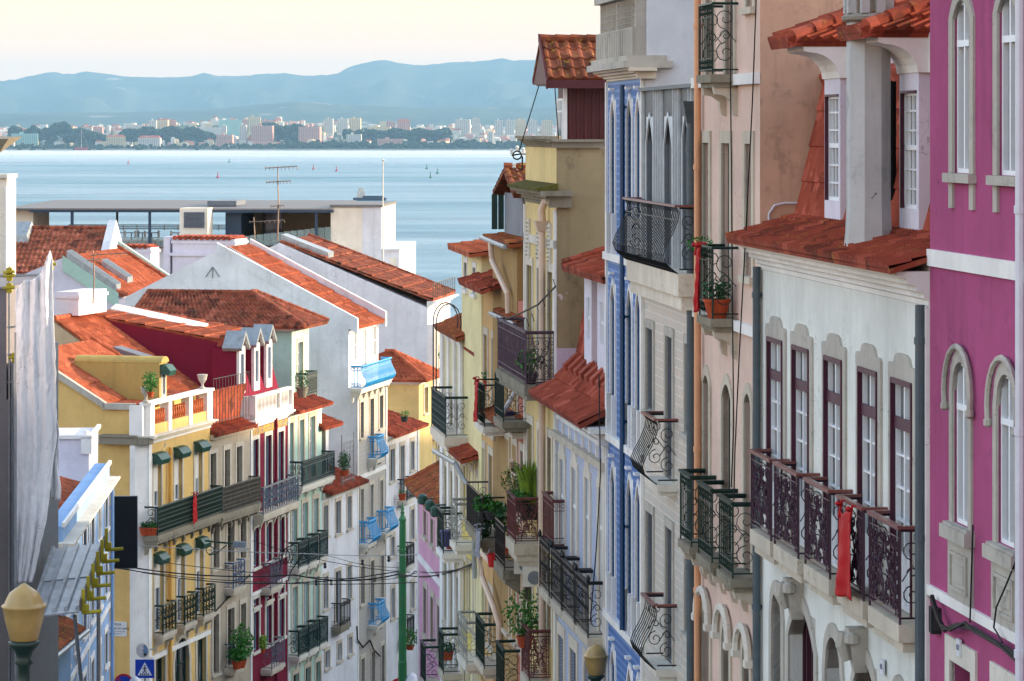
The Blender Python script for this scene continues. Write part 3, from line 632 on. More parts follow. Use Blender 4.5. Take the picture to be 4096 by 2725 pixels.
def dormer2(x0, x1, off, yb, top, cap):
    u0, u1 = H.x(x0, -off), H.x(x1, -off); zb_ = H.z(x0, yb, -off); m = MB(); y0 = off; y1 = 2.4
    wl, wr = u0 + .34 * (u1 - u0) * 0 + .10, u1 - .10; zs0, zs1 = zb_ + .34, top - .22
    # front with an opening, cheeks
    for a, b, c, d in ((u0, wl, zb_, top), (wr, u1, zb_, top), (wl, wr, zb_, zs0), (wl, wr, zs1, top)): m.box(a, b, y0, y0 + .12, c, d)
    m.box(u0, u0 + .06, y0 + .12, y1, zb_, top).box(u1 - .06, u1, y0 + .12, y1, zb_, top)
    do = H.part(m, 'dormer', 'lavender_wall')
    f = MB(); hh = zs1 - zs0
    for a, b, c, d in ((wl, wl + .045, zs0, zs1), (wr - .045, wr, zs0, zs1), (wl, wr, zs0, zs0 + .05), (wl, wr, zs1 - .05, zs1), (wl, wr, zs0 + hh * .5, zs0 + hh * .5 + .06)): f.box(a, b, y0 + .03, y0 + .08, c, d)
    for k in range(1, 4): x = wl + (wr - wl) * k / 4; f.box(x - .011, x + .011, y0 + .04, y0 + .07, zs0, zs1)
    for k in (1, 2, 4, 5): z = zs0 + hh * k / 6; f.box(wl, wr, y0 + .04, y0 + .07, z - .011, z + .011)
    H.part(f, 'window', 'white_frame', do); p = MB(); p.box(wl, wr, y0 + .085, y0 + .09, zs0, zs1); H.part(p, 'pane', 'pane', do)
    j = MB(); j.box(wl - .0, wl + .02, y0 - .02, y0 + .03, zs0, zs1).box(wl, wr, y0 - .02, y0 + .03, zs1 - .02, zs1 + .01); H.part(j, 'jamb', 'purple_frame', do)
    e = MB(); n = 6; pr = [(y0 + .1, top)] + [(y0 - .42 * (1 - math.cos(t / n * math.pi / 2)) - .02, top + .34 * math.sin(t / n * math.pi / 2)) for t in range(n + 1)] + [(y0 - .50, top + .36), (y0 - .50, top + .47), (y0 + .1, top + .47)]
    e.prism([(u0 - .05, y, z) for y, z in pr], (u1 - u0 + .1, 0, 0)); e.box(u0 - .14, u1 + .14, y0 + .1, y1, top, top + .47); H.part(e, 'cornice', 'white_trim', do)
    t = MB(); ez = top + .49; uc = (u0 + u1) / 2; q = .62
    tile_surface(t, (uc - q - .1, y0 - .72, ez), (uc + q, y0 - .72, ez), (uc + .3, y0 + .5, ez + .44), (uc - .3, y0 + .5, ez + .44), .17, .32, 6)
    tile_surface(t, (uc + q, y0 - .72, ez), (uc + q, y1 + .6, ez), (uc + .1, y1 + .6, ez + .44), (uc + .1, y0 + .5, ez + .44), .17, .32, 6)
    tile_surface(t, (uc - q, y1 + .6, ez), (uc - q, y0 - .72, ez), (uc - .1, y0 + .5, ez + .44), (uc - .1, y1 + .6, ez + .44), .17, .32, 6)
    ridge_caps(t, (uc + q - .02, y0 - .66, ez + .05), (uc + .15, y0 + .5, ez + .48), .09); ridge_caps(t, (uc - q + .02, y0 - .66, ez + .05), (uc - .15, y0 + .5, ez + .48), .09); ridge_caps(t, (uc, y0 + .5, ez + .48), (uc, y1 + .6, ez + .48), .10)
    H.part(t, 'dormer_roof', 'tile_red', do)
zd = H.z(3298, 319, -.55)
dormer2(3298, 3361, .46, 900, zd, 0); dormer2(3598, 3675, .46, 943, zd, 0)
# the chimney stack with slots in its head
cz0 = ze + .05; u = H.x(3474, -.05); c = MB(); zr = CZ + (515 - 70) / FPX * 38.7 - H.zb
c.lathe([(.31, 0), (.285, .25), (.27, .6), (.27, zr - cz0)], (u, .05, cz0), 8, ph=R(22.5)); co = H.part(c, 'chimney', 'chimney_render')
c = MB(); c.lathe([(.27, 0), (.325, .03), (.335, .07), (.27, .11)], (u, .05, zr - .03), 16); H.part(c, 'chimney_collar', 'concrete', co)
c = MB()
for k in range(8): a = R(45 * k + 22.5); c.box(u + .25 * math.cos(a) - .05, u + .25 * math.cos(a) + .05, .05 + .25 * math.sin(a) - .05, .05 + .25 * math.sin(a) + .05, zr + .08, zr + .55)
c.lathe([(.3, 0), (.3, .2), (.05, .6)], (u, .05, zr + .55), 8, ph=R(22.5)); H.part(c, 'chimney_head', 'chimney_render', co)
c = MB(); c.tube([(H.x(3572, -.6), .6, cz0 + .1), (H.x(3572, -.6), .6, cz0 + 2.1)], .04, 8); H.part(c, 'dark_gap_rod', 'dark_void')  # black rod standing in for the shaded gap beside the chimney
H.pipe(H.x(3026, .08), 0, H.z(3026, 1067, .08), 'pipe_grey', .055, .08); H.pipe(H.x(3683, .08), 0, H.z(3683, 1220, .08), 'pipe_grey', .055, .09)
for x, y in ((3104, 2245), (3200, 2330), (3335, 2400), (3467, 2498), (3605, 2575)): m = MB(); u, z = H.p(x, y); m.box(u - .09, u + .09, -.012, 0, z - .03, z + .03); H.part(m, 'drain_slot', 'dark_void')
# ---- R3 the peach house
K3 = 112972
H = House('house', 'tall peach house with green iron balconies and an orange drainpipe, beside the white house', 2785, Zp(K3, 2785, 600), 3040, Zp(K3, 3040, 600), G(49) - 2, 'R', 'w_peach', cat='house'); R3 = H
w3 = dict(fr='green_frame', sur='stone', sw=.15, rec=.13, cols=2, rows=4, fw=.05)
zt = H.z(2815, 571); z0 = H.z(2911, 1262)
for a, b, c in ((2815, 2840, z0), (2891, 2924, z0), (2985, 3012, H.z(2985, 1102))): H.win(H.x(a), H.x(b), c, zt, **w3)
zt0 = H.z(2915, 301); 
for a, b, c in ((2828, 2855, zt0), (2907, 2939, zt0), (2990, 3016, H.z(3000, 30))): H.win(H.x(a), H.x(b), c, zt0 + 2.9, **w3)
zt = H.z(2818, 1497); zl = H.z(2711, 2154, .42)
for a, b in ((2818, 2840), (2893, 2929), (2982, 3009)): H.win(H.x(a), H.x(b), zl, zt, arch='seg', **w3)
for a, b, y in ((2813, 2842, 2416), (2892, 2922, 2487), (2975, 3003, 2558)):
    u0, u1 = H.x(a), H.x(b); z1 = H.z(a, y); H.win(u0, u1, z1 - 2.6, z1, arch='round', **w3)
    m = MB(); c = (u0 + u1) / 2; hw = (u1 - u0) / 2 + .2; m.tube([(c + hw * math.cos(t * math.pi / 8), -.08, z1 - .2 + hw * .9 * math.sin(t * math.pi / 8)) for t in range(9)], .06, 6); m.box(c - hw - .12, c - hw + .08, -.14, 0, z1 - .28, z1 - .18).box(c + hw - .08, c + hw + .12, -.14, 0, z1 - .28, z1 - .18); H.part(m, 'hood_mould', 'stone_pale')
H.band(zt0 - .16, zt0, 'white_trim', .09); zm = z0; H.band(zm - .17, zm - .02, 'white_trim', .09)
H.band(zl + .02, H.z(3030, 250), 'w_peach', .0001) if False else None
H.band(0, H.z(3036, 1500), 'w_peach_low', .006, .35, H.W - .02, name='painted_panel') if False else None
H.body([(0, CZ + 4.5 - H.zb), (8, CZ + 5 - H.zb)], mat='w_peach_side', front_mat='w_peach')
for a, b in ((0, 0),): pass
m = MB(); m.box(.0, H.W, -.004, .0, 0, 0)
kb = dict(d=.42, h=1.05, style='bars', side='scroll', iron='green_iron', slab='stone_dirty', th=.12, bracket='stone', sc=1.0)
H.balcony(H.x(2785, .42), H.x(2842, .42), zt0, **kb); H.balcony(H.x(2787, .42), H.x(2842, .42), z0, **kb)
for a, b in ((2711, 2757), (2783, 2840), (2866, 2922)): H.balcony(H.x(a, .42), H.x(b, .42), zl, hr='green_iron', **kb)
H.pipe(H.x(2790, .09), 0, CZ + 4.2 - H.zb, 'pipe_peach', .055, .09)
m = MB(); W = H.W; za = H.sd(3300, 812)[1]; m.tube([(W + .03, .12, za - .95), (W + .04, .12, za - .15), (W + .05, .2, za - .03), (W + .05, .35, za), (W + .05, 2.2, za + .0)], .018, 6); H.part(m, 'vent_pipe', 'pipe_white')
# ---- R4 the house with grey metal cladding above and cream tiles below
K4 = 108828
H = House('house', 'narrow house with grey ribbed metal upper storey over cream tiled wall, big bulging balcony', 2575, Zp(K4, 2575, 680), 2785, Zp(K4, 2785, 680), G(54) - 2, 'R', 'azulejo_cream', cat='house'); R4 = H
zT = H.z(2575, 366); zs = H.z(2713, 1100, .3)
g4 = dict(fr='grey_frame', pane='shutter_grey', rec=.07, cols=1, rows=1, fw=.03)
for a, b in ((2588, 2616), (2659, 2692), (2733, 2757)): H.win(H.x(a), H.x(b), zs, H.z(2602, 470), arch='pointed', sur='w_seam', sw=.06, sill=False, prd=.025, **{**g4, 'rec': .05})
holes_up = list(H.holes)
for yt, yb1, zf2 in ((1308, 1637, H.z(2636, 1938, .3)), (2040, 2372, H.z(2633, 2680, .3))):
    za = H.z(2588, yt)
    for a, b, c in ((2588, 2615, H.z(2588, yb1)), (2666, 2693, zf2), (2744, 2765, H.z(2588, yb1))): H.win(H.x(a), H.x(b), c, za, sur='stone_grey', sw=.12, **g4)
H.body([(0, zs - .03), (7, zs - .03)])
keep = H.holes; H.holes = holes_up
f = MB(); us = sorted({0, H.W} | {c for h in holes_up for c in h[:2]})
zz = H.z(2602, 470)
for a, b in zip(us, us[1:]):
    if any(h[0] < (a + b) / 2 < h[1] for h in holes_up): f.box(a, b, 0, .25, zz + .001, zT)
    else: f.box(a, b, 0, .25, zs, zT)
f.box(0, H.W, .25, 7, zs, zT); H.part(f, 'metal_cladding', 'w_grey_metal')
f = MB(); k = 0; x = .10
while x < H.W - .1:
    if not any(h[0] - .05 < x < h[1] + .05 for h in holes_up): f.box(x - .016, x + .016, -.05, 0, zs, zT)
    else: f.box(x - .016, x + .016, -.05, 0, zz + .5, zT)
    x += .27
H.part(f, 'seam_rib', 'w_seam'); H.band(zT, zT + .06, 'pipe_grey', .1, name='roof_edge')  # light caught along the seams is put into the ribs' pale colour
H.balcony(H.x(2510, .30), H.x(2718, .30), zs + .02, d=.32, h=1.05, style='bulge', iron='black_iron', side='scroll', slab='cream_trim', th=.36, hr='handrail', sc=1.0, under=0, inset=.02)
for a, b, z in ((2589, 2638, H.z(2636, 1938, .3)), (2588, 2634, H.z(2633, 2680, .3))): H.balcony(H.x(a, .30), H.x(b, .30), z, d=.34, h=1.05, style='bulge', iron='black_iron', side='scroll', slab='stone_pale', th=.12, hr='handrail', sc=1.1, inset=.02)
H.pipe(H.x(2762, .1), 0, H.z(2745, 494, .1), 'pipe_grey', .062, .1, head=True)
# ---- R5 the blue tiled house
K5 = 110495
H = House('house', 'tall blue azulejo tiled house with pointed white windows and a blue drainpipe', 2430, Zp(K5, 2430, 650), 2575, Zp(K5, 2575, 650), G(60) - 2, 'R', 'azulejo_blue', cat='house'); R5 = H
L1, L2, L3 = H.z(2425, 1010, .1), H.z(2435, 1738, .1), H.z(2435, 2460, .1)
tops = [(H.z(2450, 400), L1), (H.z(2452, 1133), L2), (H.z(2452, 1862), L3), (H.z(2450, 2590), H.z(2450, 2590) - 3)]
for z1, z0 in tops:
    for a, b in ((2447, 2464), (2513, 2532), (2548, 2566)):
        u0, u1 = H.x(a), H.x(b); H.win(u0, u1, z0 + .12, z1, fr='blue_frame', sur='white_trim', sw=.075, rec=.065, cols=2, rows=3, arch='pointed', panel=.2, sill=False, prd=.035, fw=.04)
        m = MB(); c = (u0 + u1) / 2; m.box(c - .10, c + .10, -.10, 0, z1 + .17, z1 + .22); H.part(m, 'window_ornament', 'white_trim')
        for x in (u0 - .10, u1): m = MB(); m.box(x, x + .10, -.10, 0, z0, z0 + .75); H.part(m, 'sill_post', 'white_trim')
        m = MB(); rail_seg(m, (u0, .05, z0 + .12), (u1, .05, z0 + .12), (0, -1, 0), .72, 'scroll'); H.part(m, 'window_railing', 'teal_iron')
zt = H.z(2430, 330)
H.body([(0, zt), (.05, zt), (.05, CZ + 4 - H.zb), (8, CZ + 4.4 - H.zb)], mat='w_blueside', front_mat='azulejo_blue')
for L in (L1, L2, L3): H.band(L - .14, L, 'white_trim', .10)
H.band(0, zt, 'white_trim', .05, 0, .12, name='pilaster'); H.band(0, zt, 'white_trim', .05, H.W - .1, H.W, name='pilaster')
H.cornice(H.z(2430, 330), H.z(2430, 290), .28, 'cream_trim', ret=.2); zc = H.z(2430, 290)
m = MB(); W = H.W; m.box(-.15, W + .12, -.38, .5, zc, zc + .12).box(-.1, W + .05, -.3, .4, zc + .12, zc + .22).box(0, W - .05, -.2, .3, zc + .22, zc + .72)
ztp = H.z(2440, 20); m.box(-.05, W - .0, -.25, .35, ztp, ztp + .22).box(0, W - .06, -.06, .05, zc + .72, ztp)
for x in (0, W * .47, W - .16): m.box(x, x + .12, -.14, .2, zc + .72, ztp)
po = H.part(m, 'parapet', 'stone_grey'); m = MB(); nz = 5; hh = (ztp - zc - .72) / nz
for i in range(26):
    x = .14 + (W - .32) * i / 25
    for j in range(nz): m.lathe([(.02, 0), (.07, .08), (.03, hh * .5), (.08, hh * .75), (.02, hh)], (x, -.09, zc + .72 + j * hh), 6)
for i in range(20): x = (W - .05) * i / 19; m.box(x - .05, x + .05, -.215, -.19, zc + .24, zc + .70)
H.part(m, 'parapet_carving', 'stone_grey', po)
H.pipe(H.x(2493, .1), H.z(2488, 2514, .1), H.z(2493, 340, .1), 'pipe_blue', .048, .12, head=False, step=1.9)
MDEF['w_lilac'] = plaster('#cbb9cc', '#8b7a80', .3, patch='#b8aa9c', patch_amt=-.04)
MDEF['moss'] = flat('#575328', .95, .1, var=.3, scale=4, dirt='#3c3a22', dirt_amt=.8)
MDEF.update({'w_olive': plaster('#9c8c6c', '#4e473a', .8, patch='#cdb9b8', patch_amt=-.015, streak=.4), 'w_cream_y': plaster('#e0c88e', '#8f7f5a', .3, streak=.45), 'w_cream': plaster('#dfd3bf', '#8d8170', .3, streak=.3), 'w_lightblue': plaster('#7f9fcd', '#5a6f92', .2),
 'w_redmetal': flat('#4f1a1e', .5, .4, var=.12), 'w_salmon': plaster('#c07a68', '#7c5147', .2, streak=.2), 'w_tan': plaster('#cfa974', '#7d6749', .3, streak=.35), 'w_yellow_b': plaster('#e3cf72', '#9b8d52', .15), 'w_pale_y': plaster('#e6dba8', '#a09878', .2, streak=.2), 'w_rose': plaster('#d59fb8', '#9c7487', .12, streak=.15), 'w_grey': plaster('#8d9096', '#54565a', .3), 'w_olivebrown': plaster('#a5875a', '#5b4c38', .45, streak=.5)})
VP = 450; K = 122930
# ---- R8 house with pale blue tiles, red roof and two white dormers
H = House('house', 'pale blue tiled house with salmon tile roof, two white dormers and four black iron balconies', 2226, K / (2226 - VP), 2430, K / (2430 - VP), G(65) - 2, 'R', 'azulejo_pale', cat='house'); R8 = H; W = H.W
w8 = dict(fr='white_frame', sur='cream_trim', sw=.16, lh=.03, rec=.07, cols=2, rows=3, transom=.28, sill=False, jamb=None)
zt = H.z(2243, 1833); zf = H.z(2155, 2345, .36); ze = H.z(2118, 1570, .55)
for a, b in ((2243, 2261), (2290, 2310), (2343, 2361), (2397, 2414)):
    u0, u1 = H.x(a), H.x(b); H.win(u0, u1, zf, zt, **w8)
    m = MB(); c = (u0 + u1) / 2; w_ = (u1 - u0) / 2 + .16; m.prism([(c + x * w_, -.035, zt + .03 + z * .7) for x, z in [(-1, 0), (1, 0), (1, .16), (.7, .2), (.55, .42), (.3, .52), (-.3, .52), (-.55, .42), (-.7, .2), (-1, .16)]], (0, .04, 0)); H.part(m, 'stone_lintel', 'cream_trim')
for a, b, y in ((2236, 2257, 2532), (2284, 2308, 2587), (2340, 2362, 2640)): H.win(H.x(a), H.x(b), H.z(a, y) - 2.2, H.z(a, y), fr='dark_frame', sur='cream_trim', sw=.2, rec=.12, cols=6, rows=8, pane='dark_void', fw=.04)
zc = H.z(2229, 1745)
H.body([(0, ze + .18), (.55, ze + .75), (.85, ze + 2.6), (7, ze + 3.0)])
H.band(zc, zc + .14, 'stone', .14); H.band(zf - 1.05 - .2, zf - 1.2 + .9, 'w_lightblue', .004, name='dado') if False else None
H.band(0, zf - .24, 'w_lightblue', .006, 0, W, name='painted_dado') if False else None
H.band(0, ze - .45, 'stone_pale', .06, 0, .24, name='pilaster'); H.band(0, ze - .45, 'stone_pale', .06, W - .3, W, name='pilaster')
m = MB()
for k in range(8): x = .25 + (W - .5) * k / 7.; m.box(x - .04, x + .04, -.05, 0, zc + .141, ze - .5)
m.box(.24, W - .3, -.055, 0, ze - .5, ze - .42); H.part(m, 'frieze', 'white_trim')
H.cornice(ze - .42, ze - .06, .4, 'white_trim', ret=.6)
H.roof([((-.1, -.58, ze), (W + .15, -.58, ze), (W + .1, .02, ze + .30), (0, .02, ze + .30)), ((0, -.02, ze + .31), (W + .1, -.02, ze + .31), (W, .50, ze + .88), (0, .50, ze + .88)), ((0, .48, ze + .86), (W, .48, ze + .86), (W, .82, ze + 2.9), (0, .82, ze + 2.9))], 'tile_salmon', pitch=.17, row=.5, seg=6, bh=.05)
for k in range(9):
    m = MB(); x = .5 + (W - 1.0) * k / 8; m.hexa([(x, .10, ze + .46), (x + .34, .10, ze + .46), (x + .34, .4, ze + .80), (x, .4, ze + .80)], [(x, .06, ze + .64), (x + .34, .06, ze + .64), (x + .3, .34, ze + .90), (x + .04, .34, ze + .90)]); H.part(m, 'raised_tile', 'tile_salmon')
zdt = H.z(2337, 1097, -.3)
D0 = .3
for a, b, yb in ((2337, 2366, 1497), (2389, 2421, 1520)):
    u0, u1 = H.x(a, -.3), H.x(b, -.3); z0 = H.z(a, yb, -.3); m = MB(); c0, c1 = u0 + .32 * (u1 - u0), u1 - .2 * (u1 - u0); s0, s1 = z0 + .75, zdt - .45
    for q in ((u0, c0, z0, zdt), (c1, u1, z0, zdt), (c0, c1, z0, s0), (c0, c1, s1, zdt)): m.box(q[0], q[1], D0, D0 + .12, q[2], q[3])
    m.box(u0, u0 + .05, D0 + .12, 3, z0, zdt).box(u1 - .05, u1, D0 + .12, 3, z0, zdt); do = H.part(m, 'dormer', 'lavender_wall')
    f = MB(); f.box(c0, c0 + .06, D0 + .02, D0 + .07, s0, s1).box(c1 - .06, c1, D0 + .02, D0 + .07, s0, s1).box(c0, c1, D0 + .02, D0 + .07, (s0 + s1) / 2 - .03, (s0 + s1) / 2 + .03).box((c0 + c1) / 2 - .03, (c0 + c1) / 2 + .03, D0 + .02, D0 + .07, s0, s1); H.part(f, 'window', 'white_frame', do)
    f = MB(); f.box(c0, c1, D0 + .075, D0 + .08, s0, s1); H.part(f, 'pane', 'pane', do)
m = MB(); m.box(H.x(2337, -.3) - .1, W + .2, .1, 3.2, zdt, zdt + .12); H.part(m, 'dormer_eave', 'white_trim')
H.roof([((H.x(2337, -.3) - .4, -.12, zdt + .14), (W + .1, -.12, zdt + .14), (W + .1, 2.2, zdt + .85), (H.x(2337, -.3) - .1, 2.2, zdt + .85))], 'tile_red', [((H.x(2337, -.3) - .35, -.1, zdt + .2), (H.x(2337, -.3) - .1, 2.2, zdt + .93))], name='dormer_roof', pitch=.2, row=.38)
for a, b in ((2155, 2194), (2201, 2243), (2247, 2294), (2299, 2349)): H.balcony(H.x(a, .36), H.x(b, .36), zf, d=.36, h=1.04, style='spear', side='scroll', iron='black_iron', slab='stone', th=.15, knobs=True, hr='black_iron', inset=.02, sc=1.05, fine=1.2)
# ---- R7 the yellow house with the tall olive end wall
H = House('house', 'tall weathered yellow house with bare olive end wall, mossy ledge and purple balcony', 2102, K / (2102 - VP), 2226, K / (2226 - VP), G(70) - 2, 'R', 'w_cream_y', cat='house'); R7 = H; W = H.W
zt = H.z(2226, 592); zl = H.z(2210, 770, .3); zf = H.z(2105, 1545, .65); zd1 = H.z(2105, 1030)
w7 = dict(fr='wood_old', sur='cream_trim', sw=.15, rec=.12, cols=2, rows=4, transom=.2, sill=False)
for a, b in ((2110, 2131), (2152, 2173), (2195, 2214)): H.win(H.x(a), H.x(b), zf, H.z(2194, 1085), **w7)
for a, b in ((2113, 2132), (2155, 2172), (2194, 2209)): H.win(H.x(a), H.x(b), H.z(2113, 1990), H.z(2115, 1690), **w7)
for a, b in ((2113, 2132), (2155, 2172), (2194, 2209)): H.win(H.x(a), H.x(b), H.z(2113, 2480), H.z(2115, 2180), **w7)
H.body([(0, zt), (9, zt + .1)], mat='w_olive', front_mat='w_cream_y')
H.cornice(zt, zt + .18, .2, 'stone_dirty', ret=1.0); H.band(zt + .185, zt + .25, 'stone_dirty', .24, name='coping'); H.cornice(zl - .35, zl, .35, 'stone_dirty', ret=.3); 
m = MB(); m.prism([(-.02, -.42, zl), (-.02, -.42, zl + .06), (-.02, .02, zl + .16), (-.02, .02, zl)], (W + .1, 0, 0)); H.part(m, 'ledge_top', 'moss')
for z in (H.z(2194, 955),): H.band(z - .18, z, 'stone_pale', .05)
m = MB()
for a in (2120, 2162, 2204):
    u = H.x(a); z = H.z(2194, 1085) + .25
    for j in range(9): t = random.random(); m.lathe([(.01, -.05), (.07, 0), (.01, .05)], (u + random.uniform(-.2, .2) * (1 - j / 10), -.05, z + .09 * j), 6)
    m.box(u - .14, u + .14, -.05, 0, z - .1, z + .8); H.part(m, 'stone_relief', 'stone_pale'); m = MB()
H.band(0, zl - .4, 'white_trim', .05, 0, .14, name='pilaster'); H.band(0, zl - .4, 'white_trim', .05, W - .14, W, name='pilaster')
H.band(0, zf - .3, 'w_cream', .004, .15, W - .15, name='lower_plaster') if False else None
H.balcony(H.x(1990, .65), W - .02, zf, d=.68, h=1.12, style='spear', side='cast', iron='lilac_iron', slab='stone_dirty', th=.2, fine=.9, sc=1.1, hr='lilac_iron')
zb3 = H.z(2026, 2143, .62)
H.balcony(H.x(2026, .62), H.x(2060, .62) , zb3, d=.64, h=.98, style='spear', side='cast', iron='rust_iron', slab='stone', th=.24, fine=.9, sc=1.1, bracket='stone', hr='rust_iron')
H.balcony(H.x(2165, .3), H.x(2207, .3), H.z(2165, 2157, .3), d=.3, h=.98, style='spear', side='bars', iron='rust_iron', slab='stone', th=.12, fine=1, hr='rust_iron')
H.balcony(H.x(2080, .5), H.x(2111, .5), H.z(2111, 2725, .5), d=.5, h=1.05, style='cast', side='cast', iron='rust_iron', slab='stone', th=.2, fine=1, sc=1.1, hr='rust_iron')
m = MB(); u = H.x(2168, .15); zh = H.z(2168, 925, .15); m.tube([(u, -.15, 0), (u, -.15, zh)], .075, 10).hexa([(u - .1, -.25, zh), (u + .1, -.25, zh), (u + .1, -.02, zh), (u - .1, -.02, zh)], [(u - .2, -.32, zh + .22), (u + .2, -.32, zh + .22), (u + .2, -.01, zh + .22), (u - .2, -.01, zh + .22)]).tube([(u, -.15, zh + .15), (u, -.16, zh + .45), (u + .05, -.1, zh + .62), (u + .2, .05, zh + .66)], .085, 10); H.part(m, 'downpipe', 'pipe_cream')
m = MB(); a = H.p(2064, 1290, .5); pts = [(H.x(2226) + .02, -.02, H.z(2226, 1145)), (W - .3, -.35, H.z(2215, 1240, .3)), (W - 1.4, -.6, H.z(2160, 1290, .6)), (.4, -.65, H.z(2090, 1260, .65) - .4)]
m.tube(pts, .02, 5)
for i in range(12): t = i / 11; q = Vector(pts[0]).lerp(Vector(pts[3]), t); m.tube([q + Vector((0, 0, -.02 - .5 * math.sin(t * 3.1))), q + Vector((-.05, -.05, .15 - .5 * math.sin(t * 3.1)))], .012, 4)
H.part(m, 'spiked_rail', 'old_iron')
# lilac flank with flaking paint under the olive wall
m = MB(); z0, z1 = H.sd(2226, 1600)[1], H.sd(2240, 1393)[1]; m.box(W + .01, W + .06, -.0, 3, z0, z1); H.part(m, 'flank_wall', 'w_lilac')
# ---- R6 red metal roof room behind
H6 = House('roof_room', 'dark red ribbed metal roof room with mossy tiled gable roof, above the olive wall', 2232, 72, 2262, 70.8, R7.zb, 'R', 'w_redmetal', cat='roof room'); H = H6; W = H.W
z0 = R7.zb; zb_ = H.sd(2258, 592)[1] - .3; zt = H.sd(2258, 338)[1]; yR = H.sd(2440, 400)[0] + 2
m = MB(); m.box(0, W, 0, yR, zb_, zt); H.part(m, 'wall', 'w_redmetal'); m = MB(); y = .1
while y < yR: m.box(W, W + .03, y - .03, y + .03, zb_, zt - .02); y += .17
H.part(m, 'metal_rib', 'w_redmetal'); m = MB(); m.box(.1, W - .1, -.05, 0, zb_, zt - .3).box(W - .02, W + .05, -.05, .03, zb_, zt); H.part(m, 'window', 'white_frame'); m = MB(); m.box(.3, W - .3, -.06, -.04, zb_ + .3, zt - .6).box(.3, W - .3, -.06, -.04, zt - .55, zt - .35); H.part(m, 'pane', 'pane')
ye, zr = H.sd(2172, 318)[0], H.sd(2168, 158)[1]; ze = H.sd(2172, 318)[1]; mu = W / 2
m = MB(); m.box(-.3, W + .35, ye + .05, yR, zt - .02, zt + .08)
m.prism([(-.6, ye + .02, ze - .1), (mu, ye + .02, zr - .1), (W + .6, ye + .02, ze - .1)], (0, .10, 0)); H.part(m, 'gable_board', 'w_redmetal')
H.roof([((W + .65, ye, ze), (W + .65, yR, ze), (mu, yR, zr), (mu, ye, zr)), ((-.65, yR, ze), (-.65, ye, ze), (mu, ye, zr), (mu, yR, zr))], 'tile_old', [((mu, ye, zr + .03), (mu, yR, zr + .03))], pitch=.24, row=.42, seg=5, bh=.05)
m = MB(); m.box(W + .3, W + .62, ye + .1, yR, ze - .16, ze - .04); m.prism([(W + .72, ye - .03, ze - .22), (mu, ye - .03, zr - .02), (mu, ye - .03, zr + .14), (W + .74, ye - .03, ze - .02)], (0, .04, 0)).box(W + .62, W + .68, ye, yR, ze - .2, ze - .02); H.part(m, 'barge_board', 'w_redmetal')
m = MB(); a = H.sd(2155, 345); m.tube([(W, a[0], a[1]), (W - .3, a[0] - .4, zb_ + .2)], .012, 4); H.part(m, 'stay_wire', 'wire_black'); m = MB(); m.tube([(W, a[0] + .35, a[1]), (W, a[0] + .45, zb_ + .2)], .012, 4); H.part(m, 'stay_wire', 'wire_black')
# ---- R9 salmon, R10 tan
def RH(name, label, xl, xr, k, vp, wall, **kw):
    return House('house', label, xl, k / (xl - vp), xr, k / (xr - vp), G(k / (xl - vp)) - 2, 'R', wall, **kw)
wl = dict(sur='stone', sw=.15, rec=.13, cols=2, rows=3)
H = RH('', 'narrow salmon house with stone window frames, next to the downpipe below the plant balcony', 2010, 2102, K, VP, 'w_salmon'); R9 = H; W = H.W
for yt, yb, ya in ((1748, 2010, 1748), (2257, 2509, 2257)):
    for a, b in ((2019, 2037), (2052, 2069), (2084, 2096)): H.win(H.x(a), H.x(b), H.z(2019, yb), H.z(2019, yt), fr='white_frame', **wl)
zt9 = H.z(2010, 1180)
for a, b in ((2022, 2038), (2056, 2072)): H.win(H.x(a), H.x(b), H.z(2019, 1690), H.z(2019, 1465), fr='white_frame', **wl)
H.body([(0, zt9), (7, zt9 + 1)])
zm = H.z(2064, 1735, .35); H.roof([((-.1, -.5, zm), (W, -.5, zm), (W, .05, zm + .22), (-.1, .05, zm + .22))], 'tile_moss', name='ledge_roof', pitch=.2, row=.3)
H.band(zm - .22, zm - .08, 'stone_pale', .3, name='cornice')
zb_ = H.z(2008, 1690, .6)
H.balcony(H.x(1973, .6), H.x(2008, .6), zb_, d=.6, h=1.02, style='bars', side='scroll', iron='green_iron', slab='stone_dirty', th=.14)
H.roof([((-.2, -.2, H.z(2000, 1258, .2)), (W, -.2, H.z(2000, 1258, .2)), (W, .9, H.z(2010, 1195)), (-.2, .9, H.z(2010, 1195)))], 'tile_moss', pitch=.22, row=.34)
m = MB(); zg = H.z(1990, 1258, .25); m.tube([(-.3, -.26, zg - .05), (W, -.26, zg - .05)], .055, 8); H.part(m, 'gutter', 'zinc')
m = MB(); z1 = H.z(2040, 1640, .4); m.tube([(W - .1, -.15, z1 + .5), (W - .6, -.35, z1), (W - 1.6, -.45, z1 - .5)], .06, 8); H.part(m, 'drain_elbow', 'pipe_white')
z1 = H.z(2046, 1880, .15); m = MB(); m.tube([(H.x(2045, .3), -.3, z1 + .35), (H.x(2052, .2), -.2, z1 + .1), (H.x(2085, .15), -.15, z1 - .25), (H.x(2092, .15), -.15, z1 - .5), (H.x(2092, .15), -.15, 0)], .06, 8); H.part(m, 'downpipe', 'pipe_cream')
H = RH('', 'tan ochre plastered house with leaning cream drainpipe elbow, in the right hand row', 1924, 2010, K, VP, 'w_tan'); R10 = H; W = H.W
for yt, yb in ((1788, 2040), (2324, 2536)):
    for a, b in ((1929, 1942), (1958, 1974), (1987, 1998)): H.win(H.x(a), H.x(b), H.z(1929, yb), H.z(1929, yt), fr='white_frame', **wl)
for a, b in ((1938, 1952), (1970, 1984)): H.win(H.x(a), H.x(b), H.z(1929, 1700), H.z(1929, 1330), fr='white_frame', blind=.5, **wl)
zt = H.z(1935, 1135, .3)
H.body([(0, zt), (6, zt + .5)], mat='w_salmon', front_mat='w_tan')
